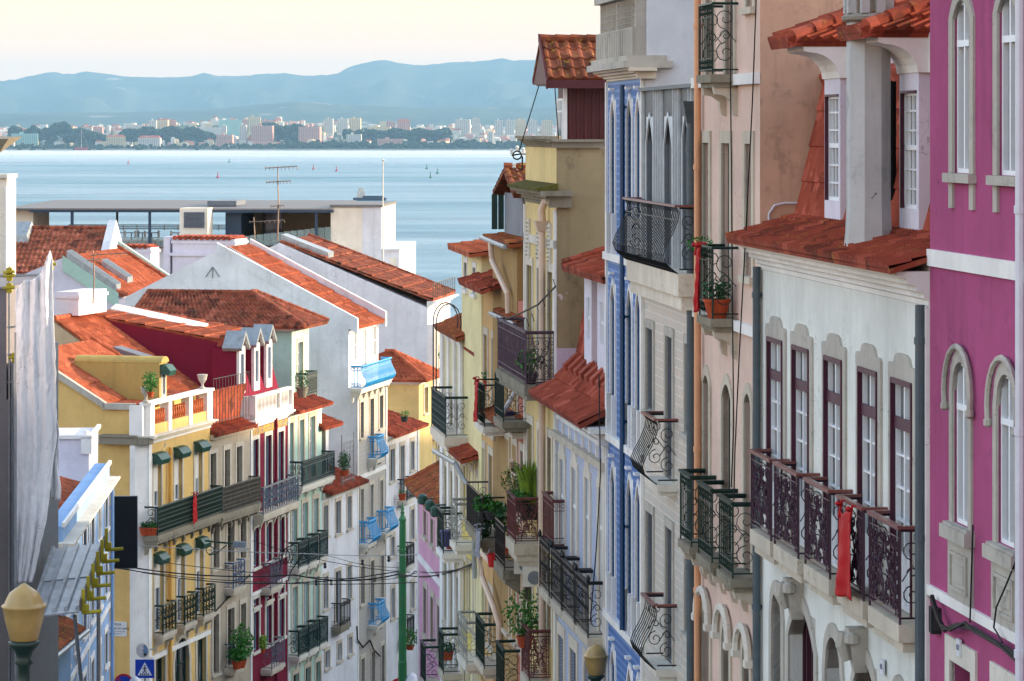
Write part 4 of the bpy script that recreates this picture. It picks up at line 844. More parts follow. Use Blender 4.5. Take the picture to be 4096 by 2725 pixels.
H.roof([((-.4, -.55, zt - .1), (W + .1, -.55, zt - .1), (W, 1.6, zt + .62), (-.2, 1.6, zt + .62))], 'tile_red', pitch=.22, row=.36)
zb_ = H.z(1897, 1680, .55); H.balcony(H.x(1897, .55), H.x(1932, .55), zb_, d=.55, h=1.0, style='bars', side='scroll', iron='green_iron', slab='stone_pale', th=.14)
zb_ = H.z(1960, 2225, .6); H.balcony(H.x(1975, .6), H.x(2012, .6), zb_, d=.6, h=1.0, style='spear', side='scroll', iron='black_iron', slab='stone_dirty', th=.2, under=.7)
zb_ = H.z(1950, 2190, .6); H.balcony(H.x(1861, .6), H.x(1925, .6), zb_, d=.6, h=1.02, style='mesh', side='scroll', iron='black_iron', slab='stone_dirty', th=.18, under=.5)
zb_ = H.z(1978, 2745, .5)
for a, b in ((1897, 1931), (1979, 2010)): H.balcony(H.x(a, .5), H.x(b, .5), zb_, d=.5, h=1.05, style='bars', side='scroll', iron='green_iron', slab='stone', th=.16, hr='green_iron')
z1 = H.z(1930, 2225, .3); m = MB(); m.tube([(H.x(1985, .3), -.3, z1 + .1), (H.x(1940, .3), -.35, z1 + .12), (H.x(1924, .3), -.35, z1), (H.x(1930, .3), -.3, z1 - .55), (H.x(1990, .12), -.2, z1 - 1.05), (H.x(1997, .12), -.12, z1 - 1.4), (H.x(1997, .12), -.12, 0)], .075, 8); H.part(m, 'downpipe', 'pipe_cream')
# ---- R11 yellow and cream, R12 rose
K3_ = 135525
H = RH('', 'bright lemon yellow house with white window frames, in the right hand row', 1850, 1924, K3_, 300, 'w_yellow_b'); R11 = H; W = H.W
for yt, yb in ((1860, 2060), (2240, 2470), (2600, 2800)):
    for a, b in ((1857, 1868), (1880, 1893), (1906, 1916)): H.win(H.x(a), H.x(b), H.z(1857, yb), H.z(1857, yt), fr='white_frame', **wl)
zt = H.z(1857, 1790)
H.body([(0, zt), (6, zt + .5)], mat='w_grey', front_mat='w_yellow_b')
H.roof([((-1.6, -.5, zt), (W - .2, -.5, zt), (W - .5, 1.4, zt + .55), (-1.6, 1.4, zt + .55))], 'tile_red', pitch=.2, row=.34)
m = MB(); m.tube([(-1.8, -.58, zt - .3), (W - .6, -.58, zt - .12)], .065, 8).tube([(W - .6, -.58, zt - .12), (W - .4, -.4, zt - .5), (W - .1, -.2, zt - .75), (W - .1, -.15, zt - 3)], .06, 8); H.part(m, 'gutter', 'zinc')
zc = H.sd(1863, 1655)[1]; u0 = H.x(1863, -.4); m = MB(); m.box(u0 + .4, u0 + 1.2, .4, 1.6, zt, zc); H.part(m, 'chimney', 'w_grey')
zb_ = H.z(1884, 2690, .5); H.balcony(H.x(1827, .5), H.x(1862, .5), zb_, d=.5, h=1.05, style='scroll', side='scroll', iron='silver_iron', slab='stone_pale', th=.16, hr='silver_iron')
zb_ = H.z(1826, 2180, .5); H.balcony(H.x(1806, .5), H.x(1828, .5), zb_, d=.55, h=1.05, style='scroll', side='scroll', iron='silver_iron', slab='stone_pale', th=.16, hr='silver_iron')
H = RH('', 'pale cream house with white pilasters and green balconies, in the right hand row', 1768, 1850, K3_, 300, 'w_pale_y'); R12 = H; W = H.W
for yt, yb in ((1580, 1760), (1860, 2120), (2250, 2480), (2560, 2750)):
    for a, b in ((1782, 1793), (1806, 1817), (1830, 1840)): H.win(H.x(a), H.x(b), H.z(1782, yb), H.z(1782, yt), fr='white_frame', **wl)
zt = H.z(1768, 1305)
H.body([(0, zt), (5, zt + .3)], mat='w_cream', front_mat='w_pale_y')
for a, b in ((1768, 1779), (1796, 1803), (1820, 1827), (1842, 1850)): H.band(0, zt, 'white_trim', .07, H.x(a), H.x(b), name='pilaster')
H.roof([((-.1, -.22, zt - .02), (W + .3, -.22, zt - .02), (W + .3, 1.0, zt + .5), (-.1, 1.0, zt + .5))], 'tile_moss', pitch=.22, row=.36)
H.cornice(zt - .3, zt - .05, .15, 'white_trim')
zb_ = H.z(1723, 1704, .6); H.balcony(H.x(1723, .6), H.x(1781, .6), zb_, d=.62, h=1.05, style='lace', side='scroll', iron='teal_iron', slab='cream_trim', th=.22, hr='green_iron')
zb_ = H.z(1755, 2190, .5); H.balcony(H.x(1752, .5), H.x(1776, .5), zb_, d=.55, h=1.05, style='bars', side='scroll', iron='green_iron', slab='white_trim', th=.16, hr='green_iron')
zb_ = H.z(1757, 2670, .5); H.balcony(H.x(1757, .5), H.x(1776, .5), zb_, d=.55, h=1.05, style='bars', side='scroll', iron='green_iron', slab='stone', th=.16, hr='green_iron')
m = MB(); u = H.x(1765, .2)
for o in (0, .75):
    zz = H.z(1735, 1565, .6); a = H.x(1733, .6) + o; m.tube([(a, -.60, zz)] + [(a, -.6 + .34 * (1 - math.cos(t * math.pi / 8)) , zz + 1.9 + .5 * math.sin(t * math.pi / 8)) for t in range(9)] + [(a, 0.05, zz + 1.7)], .018, 5)
H.part(m, 'awning_arch', 'black_iron')
H = RH('', 'rose pink house with white bands and a mossy tiled eave, behind the green pole', 1675, 1768, K3_, 300, 'w_rose'); R13 = H; W = H.W
for yt, yb, q in ((2010, 2139, 1), (2345, 2532, 1)):
    for a, b in ((1697, 1709), (1725, 1736), (1751, 1762)): H.win(H.x(a), H.x(b), H.z(1697, yb), H.z(1697, yt), fr='dark_frame', **wl)
zt = H.z(1680, 2020)
H.body([(0, zt), (6, zt + .9)])
ze = H.z(1625, 1905, .75); zb_ = H.z(1678, 2215); H.band(zb_ - .2, zb_, 'white_trim', .04); H.band(0, zt, 'white_trim', .05, 0, .16, name='pilaster')
zz = H.z(1635, 1900, .8)
H.roof([((-.25, -.40, zt + .55), (W + .1, -.40, zt + .55), (W + .1, 1.3, zt + 1.45), (-.3, 1.3, zt + 1.45))], 'tile_moss', [((-.25, -.38, zt + .62), (-.3, 1.3, zt + 1.5))], pitch=.22, row=.36)
H.band(zt - .01, zt + .5, 'w_rose', .02, name='eave_wall')
for i, (xx, yy_) in enumerate(((1690, 2018), (1719, 2044), (1741, 2068))):
    k, z0_ = H.p(xx, yy_, .45); m = MB(); m.lathe([(.08, 0), (.14, .05), (.14, .24), (.06, .3)], (k, -.45, z0_), 8); m.box(k - .03, k + .03, -.45, 0, z0_ + .14, z0_ + .18); H.part(m, 'awning_box', 'green_metal')
zb_ = H.z(1685, 2710, .45); H.balcony(H.x(1684, .45), H.x(1704, .45), zb_, d=.5, h=1.05, style='bars', side='scroll', iron='green_iron', slab='stone', th=.14, hr='green_iron')
# ---- upper storeys seen over the row
def box_house(label, xl, Zl, xr, Zr, ytop, ybot, depth, wall, roofm, wins, over=.35, rise=.7, fm=None, name='house', end_=None, side='R', **wk):
    H = House(name, label, xl, Zl, xr, Zr, G(Zl) - 2, side, wall, cat='house'); zt = H.z(xl if side == 'R' else xl, ytop)
    for a, b, yt, yb in wins: H.win(H.x(a), H.x(b), H.z(a, yb), H.z(a, yt), **{**dict(fr='dark_frame', sur='white_trim', sw=.12, rec=.12, cols=2, rows=2), **wk})
    H.body([(0, zt), (depth, zt + (rise if end_ is None else end_))], front_mat=fm)
    H.roof([((-over, -over, zt), (H.W + over, -over, zt), (H.W + over, depth, zt + rise + .1), (-over, depth, zt + rise + .1))], roofm, pitch=.22, row=.36)
    return H
H = box_house('cream upper house with shallow orange roof edge, at the far end of the right row', 1847, 88, 1926, 83, 985, 1600, 3.2, 'w_pale_y', 'tile_orange', [(1859, 1871, 1048, 1154), (1894, 1906, 1068, 1172)], rise=.35)
H = box_house('weathered ochre upper house with mossy roof edge and crooked white drainpipe', 1971, 80.5, 2068, 75.8, 948, 1400, 3.5, 'w_olivebrown', 'tile_moss', [], rise=.3, over=.22)
zz = H.z(1971, 948); m = MB(); m.tube([(-.2, -.28, zz - .02), (H.W, -.28, zz - .08)], .055, 8); H.part(m, 'gutter', 'zinc'); m = MB(); m.tube([(1.9, -.28, zz - .06), (2.0, -.26, zz - .5), (H.W - .8, -.12, zz - 1.2), (H.W - .7, -.1, zz - 2.6)], .07, 8); H.part(m, 'downpipe', 'pipe_cream')
H = House('roof_room', 'grey dormer room with green louvred shutters and orange mossy tiles', 2018, 80, 2090, 77, R7.zb, 'R', 'w_grey', cat='roof room')
zt = H.z(2022, 770); zb_ = H.z(2022, 935); m = MB(); m.box(0, H.W, 0, 3, zb_, zt); H.part(m, 'wall', 'w_grey')
m = MB(); 
for y0 in (0, .16):
    m.box(-.06, -.02, -.31 + y0, -.17 + y0, zb_ + .1, zt - .05)
    for k in range(16): z = zb_ + .2 + (zt - zb_ - .4) * k / 16; m.box(-.10, -.06, -.30 + y0, -.18 + y0, z, z + .035)
H.part(m, 'shutter', 'green_frame')
H.roof([((H.W + .2, -.24, zt + .02), (H.W + .2, 3, zt + .02), (H.W * .5, 3, zt + .6), (H.W * .5, -.24, zt + .6)), ((-.4, 3, zt + .02), (-.4, -.24, zt + .02), (H.W * .5, -.24, zt + .6), (H.W * .5, 3, zt + .6))], 'tile_old', [((H.W * .5, -.22, zt + .64), (H.W * .5, 3, zt + .64))], pitch=.22, row=.36)
# small pale houses stepping down below them
H = box_house('small house with white window frames under a pink tile roof, beside the purple balcony', 1935, 84.5, 2068, 77.2, 1225, 1500, 2.5, 'w_cream', 'tile_salmon', [], rise=.4, over=.15)
H = box_house('narrow grey and white house under an orange tile cap, left of the purple balcony', 1872, 88.5, 1926, 85, 1385, 1600, 1.5, 'w_grey', 'tile_red', [(1880, 1890, 1430, 1560)], rise=.45, over=.22)
# ================================================================ the left hand row
MDEF['sign_white'] = flat('#d5d8dc', .4, .5, var=.05)
MDEF.update({'w_yellow': plaster('#dcb976', '#8a7448', .2, patch='#a39a86', patch_amt=-.09, streak=.25), 'w_yellow_l': plaster('#e3b862', '#94794a', .15), 'w_beige': plaster('#b8ab98', '#5f564a', .5, streak=.55), 'w_burgundy': plaster('#7c2038', '#571529', .1, streak=.08), 'w_mint': plaster('#b4d3c4', '#84a296', .15, streak=.12),
 'w_bluehouse': plaster('#8fb0d8', '#6f8db4', .1, streak=.1), 'w_sand': plaster('#e4c888', '#a5894f', .15), 'w_greywall': plaster('#93908f', '#5f5b58', .2), 'w_olive_d': plaster('#b29b5e', '#7b6c45', .4, streak=.4)})
VT = ('left', 'L')
w_ = dict(sur='stone', sw=.15, rec=.17, cols=2, rows=3)
def LH(label, xl, Zl, xr, Zr, wall, **k): return House('house', label, xl, Zl, xr, Zr, G(Zl) - 2, 'L', wall, cat='house', **k)
# ---- L3 yellow corner house
H = LH('yellow corner house with white corner pilaster, terracotta balusters and green awnings', 593, 118, 840, 124.7, 'w_yellow'); L3 = H; W = H.W
zf = H.z(631, 2144, .52); zf2 = H.z(647, 2543, .36); B = dict(fr='white_frame', fw=.06)
for a, b in ((612, 644), (697, 727), (778, 807)): H.win(H.x(a), H.x(b), zf, H.z(612, 1845), blind=.45, sill=False, **{**w_, **B})
for a, b in ((617, 653), (707, 737), (784, 812)): H.win(H.x(a), H.x(b), zf2, H.z(617, 2244), blind=.4, sill=False, **{**w_, **B})
for a, b, ar in ((621, 659, None), (697, 756, 'round'), (788, 822, None)): z1 = H.z(621, 2640); H.win(H.x(a), H.x(b), z1 - 2.6, z1 + (.35 if ar else 0), arch=ar, fr='green_frame', **{**w_, 'sw': .2})
zt = H.z(593, 1745); za = H.sd(414, 1625); zr_ = H.sd(96, 1412)
H.body([(0, zt + .25), (.55, zt + .25), (.56, za[1] - .06), (za[0], za[1] - .05), zr_, (zr_[0] * 2, zt)])
c = MB(); c.prism([(0, -.02, 0), (-.42, .36, 0), (-.42, .55, 0), (0, .55, 0)], (0, 0, zt - .3)); c.box(-.03, .3, -.04, .0, 0, zt - .3); H.part(c, 'corner_pilaster', 'white_trim')
H.band(zt - .3, zt - .22, d=.05, ret=.0); H.cornice(zt - .28, zt + .03, .35, 'stone_pale', ret=2.0); z = zt + .03
for k in range(3): c = MB()
c = MB(); c.box(-.45, .0, -.2, za[0] - .0, zt - .28, zt - .02); c.box(-.5, .0, .3, za[0], zt - .02, zt + .05); H.part(c, 'side_cornice', 'stone_dirty')
zp = H.z(580, 1616, .1); c = MB(); xs = [(-.1, .35), (H.x(663), H.x(676)), (H.x(746), H.x(759)), (H.x(818), W - .02)]
for a, b in xs: c.box(a, b, -.12, .22, z, zp - .1)
c.box(-.15, W, -.18, .28, zp - .1, zp); c2 = MB(); c2.box(.35, W - .2, -.08, .2, z, z + .35); H.part(c2, 'parapet_base', 'w_yellow'); c.box(-.35, -.1, .1, .6, z, zp - .1)
po = H.part(c, 'parapet', 'white_trim')
for (a, b), (c_, d_) in zip(xs, xs[1:]):
    n = 8
    for i in range(n): m = MB(); x = b + (c_ - b) * (i + .5) / n; m.lathe([(.05, 0), (.035, .06), (.075, .22), (.03, .42), (.055, .5)], (x, .05, z + .35), 8); H.part(m, 'baluster', 'terracotta_trim', po)
for u in (-.1, H.x(811) + .1): m = MB(); m.lathe([(.12, 0), (.12, .06), (.05, .12), (.05, .2), (.16, .36), (.19, .5), (.21, .56), (.12, .57)], (u, .05, zp), 12); H.part(m, 'urn', 'stone_grey')
H.roof([((-.03, .62, za[1] - .04), (W, .62, za[1] - .04), (W, za[0], za[1] + .05), (-.03, za[0], za[1] + .05)), ((-.03, za[0], za[1] + .05), (W, za[0], za[1] + .05), (W, zr_[0], zr_[1] + .06), (-.03, zr_[0], zr_[1] + .06))], 'tile_orange', [((W, za[0], za[1] + .12), (W, zr_[0], zr_[1] + .12))], pitch=.22, row=1.4, lip=.05, bh=.03)
c = MB(); c.hexa([(-.16, za[0] - .1, za[1] - .1), (.08, za[0] - .1, za[1] - .1), (.08, zr_[0], zr_[1] - .1), (-.16, zr_[0], zr_[1] - .1)], [(-.16, za[0] - .1, za[1] + .14), (.08, za[0] - .1, za[1] + .14), (.08, zr_[0], zr_[1] + .16), (-.16, zr_[0], zr_[1] + .16)]); c.box(-.16, .08, .5, za[0], za[1] - .1, za[1] + .12); H.part(c, 'verge_coping', 'stone_grey')
# its big dormer with a vaulted olive top
k = 2.3; y0, z0 = H.sd(638, 1594, k); y1, z1 = H.sd(290, 1436, k); zt2 = H.sd(638, 1452, k)[1]; c = MB(); c.box(k, k + .8, y0, y1, z0 - .3, zt2)
n = 8; c.prism([(k + .4 - .42 * math.cos(i * math.pi / n), y0 - .08, zt2 + .22 * math.sin(i * math.pi / n)) for i in range(n + 1)], (0, y1 - y0, 0)); do = H.part(c, 'dormer', 'w_olive_d')
c = MB(); c.box(k + .18, k + .62, y0 - .03, y0, z0 + .05, zt2 - .35); f = H.part(c, 'window', 'white_frame', do); c = MB(); c.box(k + .24, k + .38, y0 - .035, y0 - .03, z0 + .1, zt2 - .4).box(k + .42, k + .56, y0 - .035, y0 - .03, z0 + .1, zt2 - .4); H.part(c, 'pane', 'pane', do)
def awning(H, u, z, w=.9, m_='green_metal'):
    c = MB(); c.prism([(u, .0, z), (u, -.32, z - .08), (u, -.38, z + .1), (u, -.22, z + .3), (u, 0, z + .34)], (w, 0, 0)); return H.part(c, 'awning', m_)
for x, y in ((612, 1850), (697, 1850), (778, 1850)): awning(H, H.x(x) - .12, H.z(612, 1850), H.x(644) - H.x(612) + .15)
for x in (617, 707, 784): awning(H, H.x(x) - .12, H.z(617, 2250), .85)
awning(H, k + .05, zt2 - .4, .7).location = (0, y0 - .02, 0)
H.pipe(H.x(681, .12), 0, H.z(681, 1790, .12), 'pipe_yellow', .07, .12)
H.balcony(H.x(631, .52), W - .02, zf, d=.54, h=1.02, style='lace', side='scroll', iron='green_iron', slab='stone_dirty', th=.2, bracket='stone_dirty', fine=1.0, sc=1.8)
for a, b in ((652, 706), (739, 788), (815, 863)): H.balcony(H.x(a, .36), H.x(b, .36), zf2, d=.38, h=1.05, style='scroll', side='scroll', iron='green_iron', slab='stone', th=.16, bracket='stone', sc=2.0)
H.band(H.z(593, 2650), H.z(593, 2632), 'white_trim', .04, ret=.0)
# street name plaque on the side wall
def text(body, parent, loc, rot, size, mat, ext=.003, name='lettering'):
    cu = bpy.data.curves.new(name, 'FONT'); cu.body = body; cu.size = size; cu.extrude = ext; cu.align_x = 'CENTER'; cu.align_y = 'CENTER'; cu.space_line = 1.0
    tmp = bpy.data.objects.new('t', cu); COL.objects.link(tmp); me = bpy.data.meshes.new_from_object(tmp.evaluated_get(bpy.context.evaluated_depsgraph_get())); bpy.data.objects.remove(tmp)
    o = bpy.data.objects.new(name, me); COL.objects.link(o); me.materials.append(M(mat)); o.parent = parent; o.location = loc; o.rotation_euler = rot; return o
(ya, z1), (yb, z0) = H.sd(508, 2488), H.sd(438, 2544); c = MB(); c.box(-.03, -.0, ya, yb, z0, z1); pq = H.part(c, 'street_name_plaque', 'sign_white')
for i, (t, s_) in enumerate((('RUA', .13), ('GARCIA DE ORTA', .105), ('MÉDICO E NATURALISTA', .05), ('SÉCULO XVI', .05))): text(t, pq, (-.032, (ya + yb) / 2, z1 - .10 - (0, .15, .26, .34)[i]), (R(90), 0, R(-90)), s_, 'wire_black')
# ---- L4 weathered beige house
H = LH('weathered beige house with rusty lace balcony, between the yellow and burgundy houses', 840, 124.7, 1000, 129, 'w_beige'); L4 = H; W = H.W
zf = H.z(895, 2058, .5); Bo = dict(fr='wood_old')
for a, b in ((840, 863), (897, 918), (945, 967)): H.win(H.x(a), H.x(b), zf, H.z(897, 1802), sill=False, **{**w_, **Bo})
for a, b in ((851, 876), (908, 936), (960, 983)): H.win(H.x(a), H.x(b), H.z(908, 2258), H.z(908, 2092), **{**w_, **Bo})
zf2 = H.z(931, 2358, .35); zf3 = H.z(936, 2678, .4)
H.win(H.x(909), H.x(936), zf3, H.z(909, 2440), sill=False, **{**w_, **Bo}); H.win(H.x(962), H.x(982), H.z(962, 2600), H.z(909, 2440), **{**w_, **Bo}); H.win(H.x(852), H.x(874), H.z(852, 2700), H.z(909, 2440), **{**w_, **Bo})
zt = H.z(840, 1738); zr_ = H.sd(217, 1283)
H.body([(0, zt), zr_, (zr_[0] * 1.8, zt)])
H.band(zt - .22, zt - .02, 'stone', .15)
H.roof([((0, -.35, zt), (W, -.35, zt), (W, .5, zt + .28), (0, .5, zt + .28))], 'tile_red', pitch=.2, row=.34, name='eave_tiles')
s0 = (zr_[1] - zt) / zr_[0]; H.roof([((0, .4, zt + .4 * s0 + .05), (W, .4, zt + .4 * s0 + .05), (W, zr_[0], zr_[1] + .05), (0, zr_[0], zr_[1] + .05))], 'tile_orange', [((0, zr_[0], zr_[1] + .1), (W, zr_[0], zr_[1] + .1))], pitch=.22, row=.42)
c = MB(); n = 10
def tb(u, v): return (.15 + (W - .6) * u, .35 - .3 * v * v, zt + .30 + 1.35 * v + .12 * math.sin(u * 3.1))
tile_surface(c, tb(0, 0), tb(1, 0), tb(1, .5), tb(0, .5), .22, .3); tile_surface(c, tb(0, .5), tb(1, .5), tb(1, 1), tb(0, 1), .22, .3); H.part(c, 'tiled_screen', 'tile_red')
m = MB()
for i in range(13): x = .1 + (W - .5) * i / 12; m.tube([(x, -.1, zt + .35), (x, -.1, zt + 2.1)], .012, 4)
for zz in (.45, 2.1): m.tube([(.1, -.1, zt + zz), (W - .4, -.1, zt + zz)], .016, 4)
H.part(m, 'roof_fence', 'black_iron')
H.balcony(.02, H.x(1047, .5) - .1, zf, d=.52, h=1.02, style='lace', side='lace', iron='old_iron', slab='stone_dirty', th=.22, bracket='stone_dirty', sc=1.7)
H.balcony(H.x(931, .35), H.x(979, .35), zf2, d=.4, h=1.0, style='scroll', side='bars', iron='navy_iron', slab='stone', th=.16, sc=1.4)
H.balcony(H.x(936, .4), H.x(981, .4), zf3, d=.42, h=.95, style='scroll', side='scroll', iron='navy_iron', slab='stone', th=.16, sc=1.3)
c = MB(); y0, z0 = H.sd(452, 1400, 1.4); tile = H.sd(640, 1445, 1.4)
c.hexa([(1.4, y0, z0 - .1), (2.2, y0, z0 - .1), (2.2, tile[0], tile[1] - .25), (1.4, tile[0], tile[1] - .25)], [(1.4, y0, z0 + .12), (2.2, y0, z0 + .12), (2.2, tile[0], tile[1] - .02), (1.4, tile[0], tile[1] - .02)]); H.part(c, 'skylight', 'lead')
# ---- L5 burgundy house
H = LH('burgundy house with three white gabled dormers and white pierced balustrade', 1000, 129, 1150, 134.2, 'w_burgundy'); L5 = H; W = H.W
zf = H.z(1055, 2060, .5); w5 = {**w_, 'sur': 'stone_pale', 'fr': 'blue_grey_frame', 'cols': 2, 'rows': 1}
for a, b in ((1011, 1033), (1061, 1085), (1111, 1134)): H.win(H.x(a), H.x(b), zf, H.z(1011, 1762), sill=False, **w5)
for a, b in ((1012, 1036), (1063, 1087), (1115, 1137)): H.win(H.x(a), H.x(b), H.z(1012, 2275), H.z(1012, 2117), **w5); H.win(H.x(a), H.x(b), H.z(1012, 2612), H.z(1012, 2453), **w5)
for a, b in ((1012, 1036), (1063, 1087), (1115, 1137)): H.win(H.x(a), H.x(b), H.z(1012, 2432), H.z(1012, 2400), **{**w5, 'cols': 1, 'sw': .1})
zt = H.z(998, 1683); pa, pb, pc = H.sd(957, 1578), H.sd(897, 1370), H.sd(344, 1262)
H.body([(0, zt), (pa[0], pa[1]), (pb[0], pb[1]), (pc[0], pc[1]), (pc[0] + 2, pc[1] - 1)])
H.band(0, zt, 'white_trim', .05, 0, .18, name='pilaster'); H.cornice(zt - .35, zt, .35, 'white_trim', ret=.3)
g = H.z(1001, 1748); H.band(g, zt - .36, 'azulejo_gold', .03, .2, W - .05, name='tile_frieze'); H.band(H.z(1010, 2385), H.z(1010, 2372), 'white_trim', .05)
c = MB(); zb_ = H.z(996, 1587); c.box(-.02, W, -.22, .0, zt, zt + .22).box(-.02, W, -.22, .0, zb_ - .12, zb_); n = 26
for i in range(n): x = .12 + (W - .3) * (i + .5) / n; c.prism([(x - .05, -.12, zt + .22), (x + .05, -.12, zt + .22), (x + .02, -.12, (zt + zb_) / 2), (x + .05, -.12, zb_ - .12), (x - .05, -.12, zb_ - .12), (x - .02, -.12, (zt + zb_) / 2)], (0, .06, 0))
for x in (-.02, W * .64, W - .12): c.box(x, x + .16, -.24, .0, zt, zb_)
c.box(-.02, .1, 0, .9, zt, zb_); H.part(c, 'balustrade', 'white_trim')
for xa, xb, ya, yb in ((958, 991, 1322, 1577), (1017, 1043, 1310, 1565), (1067, 1093, 1297, 1552)):
    u0 = H.x(xa, -.35); u1 = u0 + .78; z0, z1 = H.z(xa, yb, -.35), H.z((xa + xb) / 2, ya, -.35); c = MB(); y0 = .35; zs = z1 - .62; yb_ = 1.0; ck = MB(); ck.box(u0 + .02, u1 - .02, y0 + .12, 1.5, z0, zs - .05); H.part(ck, 'dormer_cheek', 'w_burgundy')
    c.box(u0, u0 + .14, y0, y0 + .12, z0, zs).box(u1 - .14, u1, y0, y0 + .12, z0, zs).box(u0 + .14, u1 - .14, y0, y0 + .12, z0, z0 + .35).box(u0 + .14, u1 - .14, y0, y0 + .12, zs - .3, zs); do = H.part(c, 'dormer', 'white_trim')
    c = MB(); um = (u0 + u1) / 2; c.prism([(u0 + .02, y0 + .03, zs), (u1 - .02, y0 + .03, zs), (um, y0 + .03, z1 - .18)], (0, .9, 0)); H.part(c, 'gable', 'tile_red', do)
    c = MB()
    for s in (-1, 1): c.hexa([(um, y0 - .15, z1 - .16), (um, yb_, z1 - .16), (um + s * .55, yb_, zs - .16), (um + s * .55, y0 - .15, zs - .16)], [(um, y0 - .15, z1), (um, yb_, z1), (um + s * .62, yb_, zs - .04), (um + s * .62, y0 - .15, zs - .04)])
    H.part(c, 'dormer_roof', 'zinc', do); c = MB(); 
    for x in (u0 + .14, um - .02, u1 - .18): c.box(x, x + .05, y0 + .05, y0 + .1, z0 + .35, zs - .3)
    H.part(c, 'window', 'blue_grey_frame', do); c = MB(); c.box(u0 + .14, u1 - .14, y0 + .11, y0 + .12, z0 + .35, zs - .3); H.part(c, 'pane', 'pane', do)
H.roof([((0, pb[0], pb[1] + .05), (W, pb[0], pb[1] + .05), (W, pc[0], pc[1] + .05), (0, pc[0], pc[1] + .05))], 'tile_orange', [((0, pb[0], pb[1] + .08), (W, pb[0], pb[1] + .08))], pitch=.24, row=.8, lip=.05)
H.roof([((0.2, pa[0] - .05, pa[1] - .1), (W, pa[0] - .05, pa[1] - .1), (W, pb[0] - .02, pb[1]), (0.2, pb[0] - .02, pb[1]))], 'w_burgundy', name='mansard', pitch=1, bh=.0, lip=.0)
ya, za_ = H.sd(442, 1238, 2.6); yb, zb2 = H.sd(812, 1318, 2.6); c = MB(); c.hexa([(2.6, ya, za_ - .5), (3.3, ya, za_ - .5), (3.3, yb, zb2 - .5), (2.6, yb, zb2 - .5)], [(2.6, ya, za_ + .05), (3.3, ya, za_ + .2), (3.3, yb, zb2 + .2), (2.6, yb, zb2 + .05)]); H.part(c, 'skylight', 'white_trim')
H.balcony(H.x(1054, .5), H.x(1195, .5), zf, d=.52, h=1.05, style='scroll', side='scroll', iron='grey_iron', slab='stone', th=.18, bracket='stone', hr='silver_iron', sc=1.9)
H.balcony(H.x(1085, .45), H.x(1133, .45), H.z(1085, 2358, .45), d=.45, h=1.02, style='scroll', side='scroll', iron='grey_iron', slab='stone', th=.16, hr='silver_iron', sc=1.4); H.balcony(H.x(1085, .45), H.x(1137, .45), H.z(1085, 2680, .45), d=.5, h=1.02, style='scroll', side='scroll', iron='grey_iron', slab='stone', th=.16, hr='silver_iron', sc=1.4)
H.pipe(H.x(1105, .1), 0, zt - .1, 'w_burgundy', .06, .1)
# ---- L6 mint house
H = LH('mint green house with dark green iron balconies on three floors', 1150, 134.2, 1287, 139, 'w_mint'); L6 = H; W = H.W
w6 = {**w_, 'fr': 'white_frame', 'rows': 5, 'sw': .17}; zA = H.z(1211, 1950, .6); zB = H.z(1197, 2276, .5); zC = H.z(1198, 2629, .5)
for a, b in ((1154, 1172), (1196, 1215), (1238, 1259)): H.win(H.x(a), H.x(b), zA, H.z(1196, 1682), sill=False, **w6)
for a, b in ((1166, 1187), (1209, 1230), (1252, 1272)): H.win(H.x(a), H.x(b), zB, H.z(1166, 2032), sill=False, **w6)
for a, b in ((1168, 1189), (1213, 1234), (1257, 1276)): H.win(H.x(a), H.x(b), zC, H.z(1168, 2353), sill=False, **w6)
for a, b in ((1172, 1194), (1221, 1240), (1263, 1281)): H.win(H.x(a), H.x(b), zC - 3, H.z(1172, 2702), **{**w6, 'fr': 'dark_frame', 'cols': 1, 'rows': 1})
zt = H.z(1150, 1650)
H.body([(0, zt), (9, zt + .2)]); H.band(0, zt, 'white_trim', .04, 0, .2, name='pilaster'); H.cornice(zt - .3, zt, .25, 'white_trim')
H.roof([((.1, -.5, zt), (W + .1, -.5, zt), (W, .9, zt + .5), (.1, .9, zt + .5))], 'tile_red', pitch=.2, row=.36, name='eave_tiles')
kb = dict(style='bars', side='scroll', iron='teal_iron', slab='stone_pale', th=.16, bracket='stone_pale', sc=1.9, hr='green_iron')
H.balcony(H.x(1211, .6), H.x(1341, .6), zA, d=.6, h=1.02, **kb)
for a, b in ((1197, 1234), (1238, 1276), (1281, 1315)): H.balcony(H.x(a, .5), H.x(b, .5), zB, d=.5, h=1.05, **kb); H.balcony(H.x(a, .5), H.x(b, .5), zC, d=.5, h=1.05, **kb)
H = LH('mint green set back top storey under a wide dark tiled hip roof', 1167, 137.5, 1236, 140.2, 'w_mint'); W = H.W; H.root['category'] = 'house'
H.win(H.x(1190), H.x(1210), H.z(1190, 1592), H.z(1190, 1371), sill=False, **w6); zt = H.z(1167, 1325)
yl0 = H.sd(548, 1175, 0)[0]; H.body([(0, zt), (yl0, zt)]); H.band(zt, zt + .18, d=.2, ret=yl0); H.balcony(H.x(1226, .45), H.x(1267, .45), H.z(1226, 1593, .45), d=.5, h=1.02, **kb)
yl, zr2 = H.sd(548, 1175, 0); ym, _ = H.sd(1005, 1175, 0); ze = zt + .2; D = yl + .4
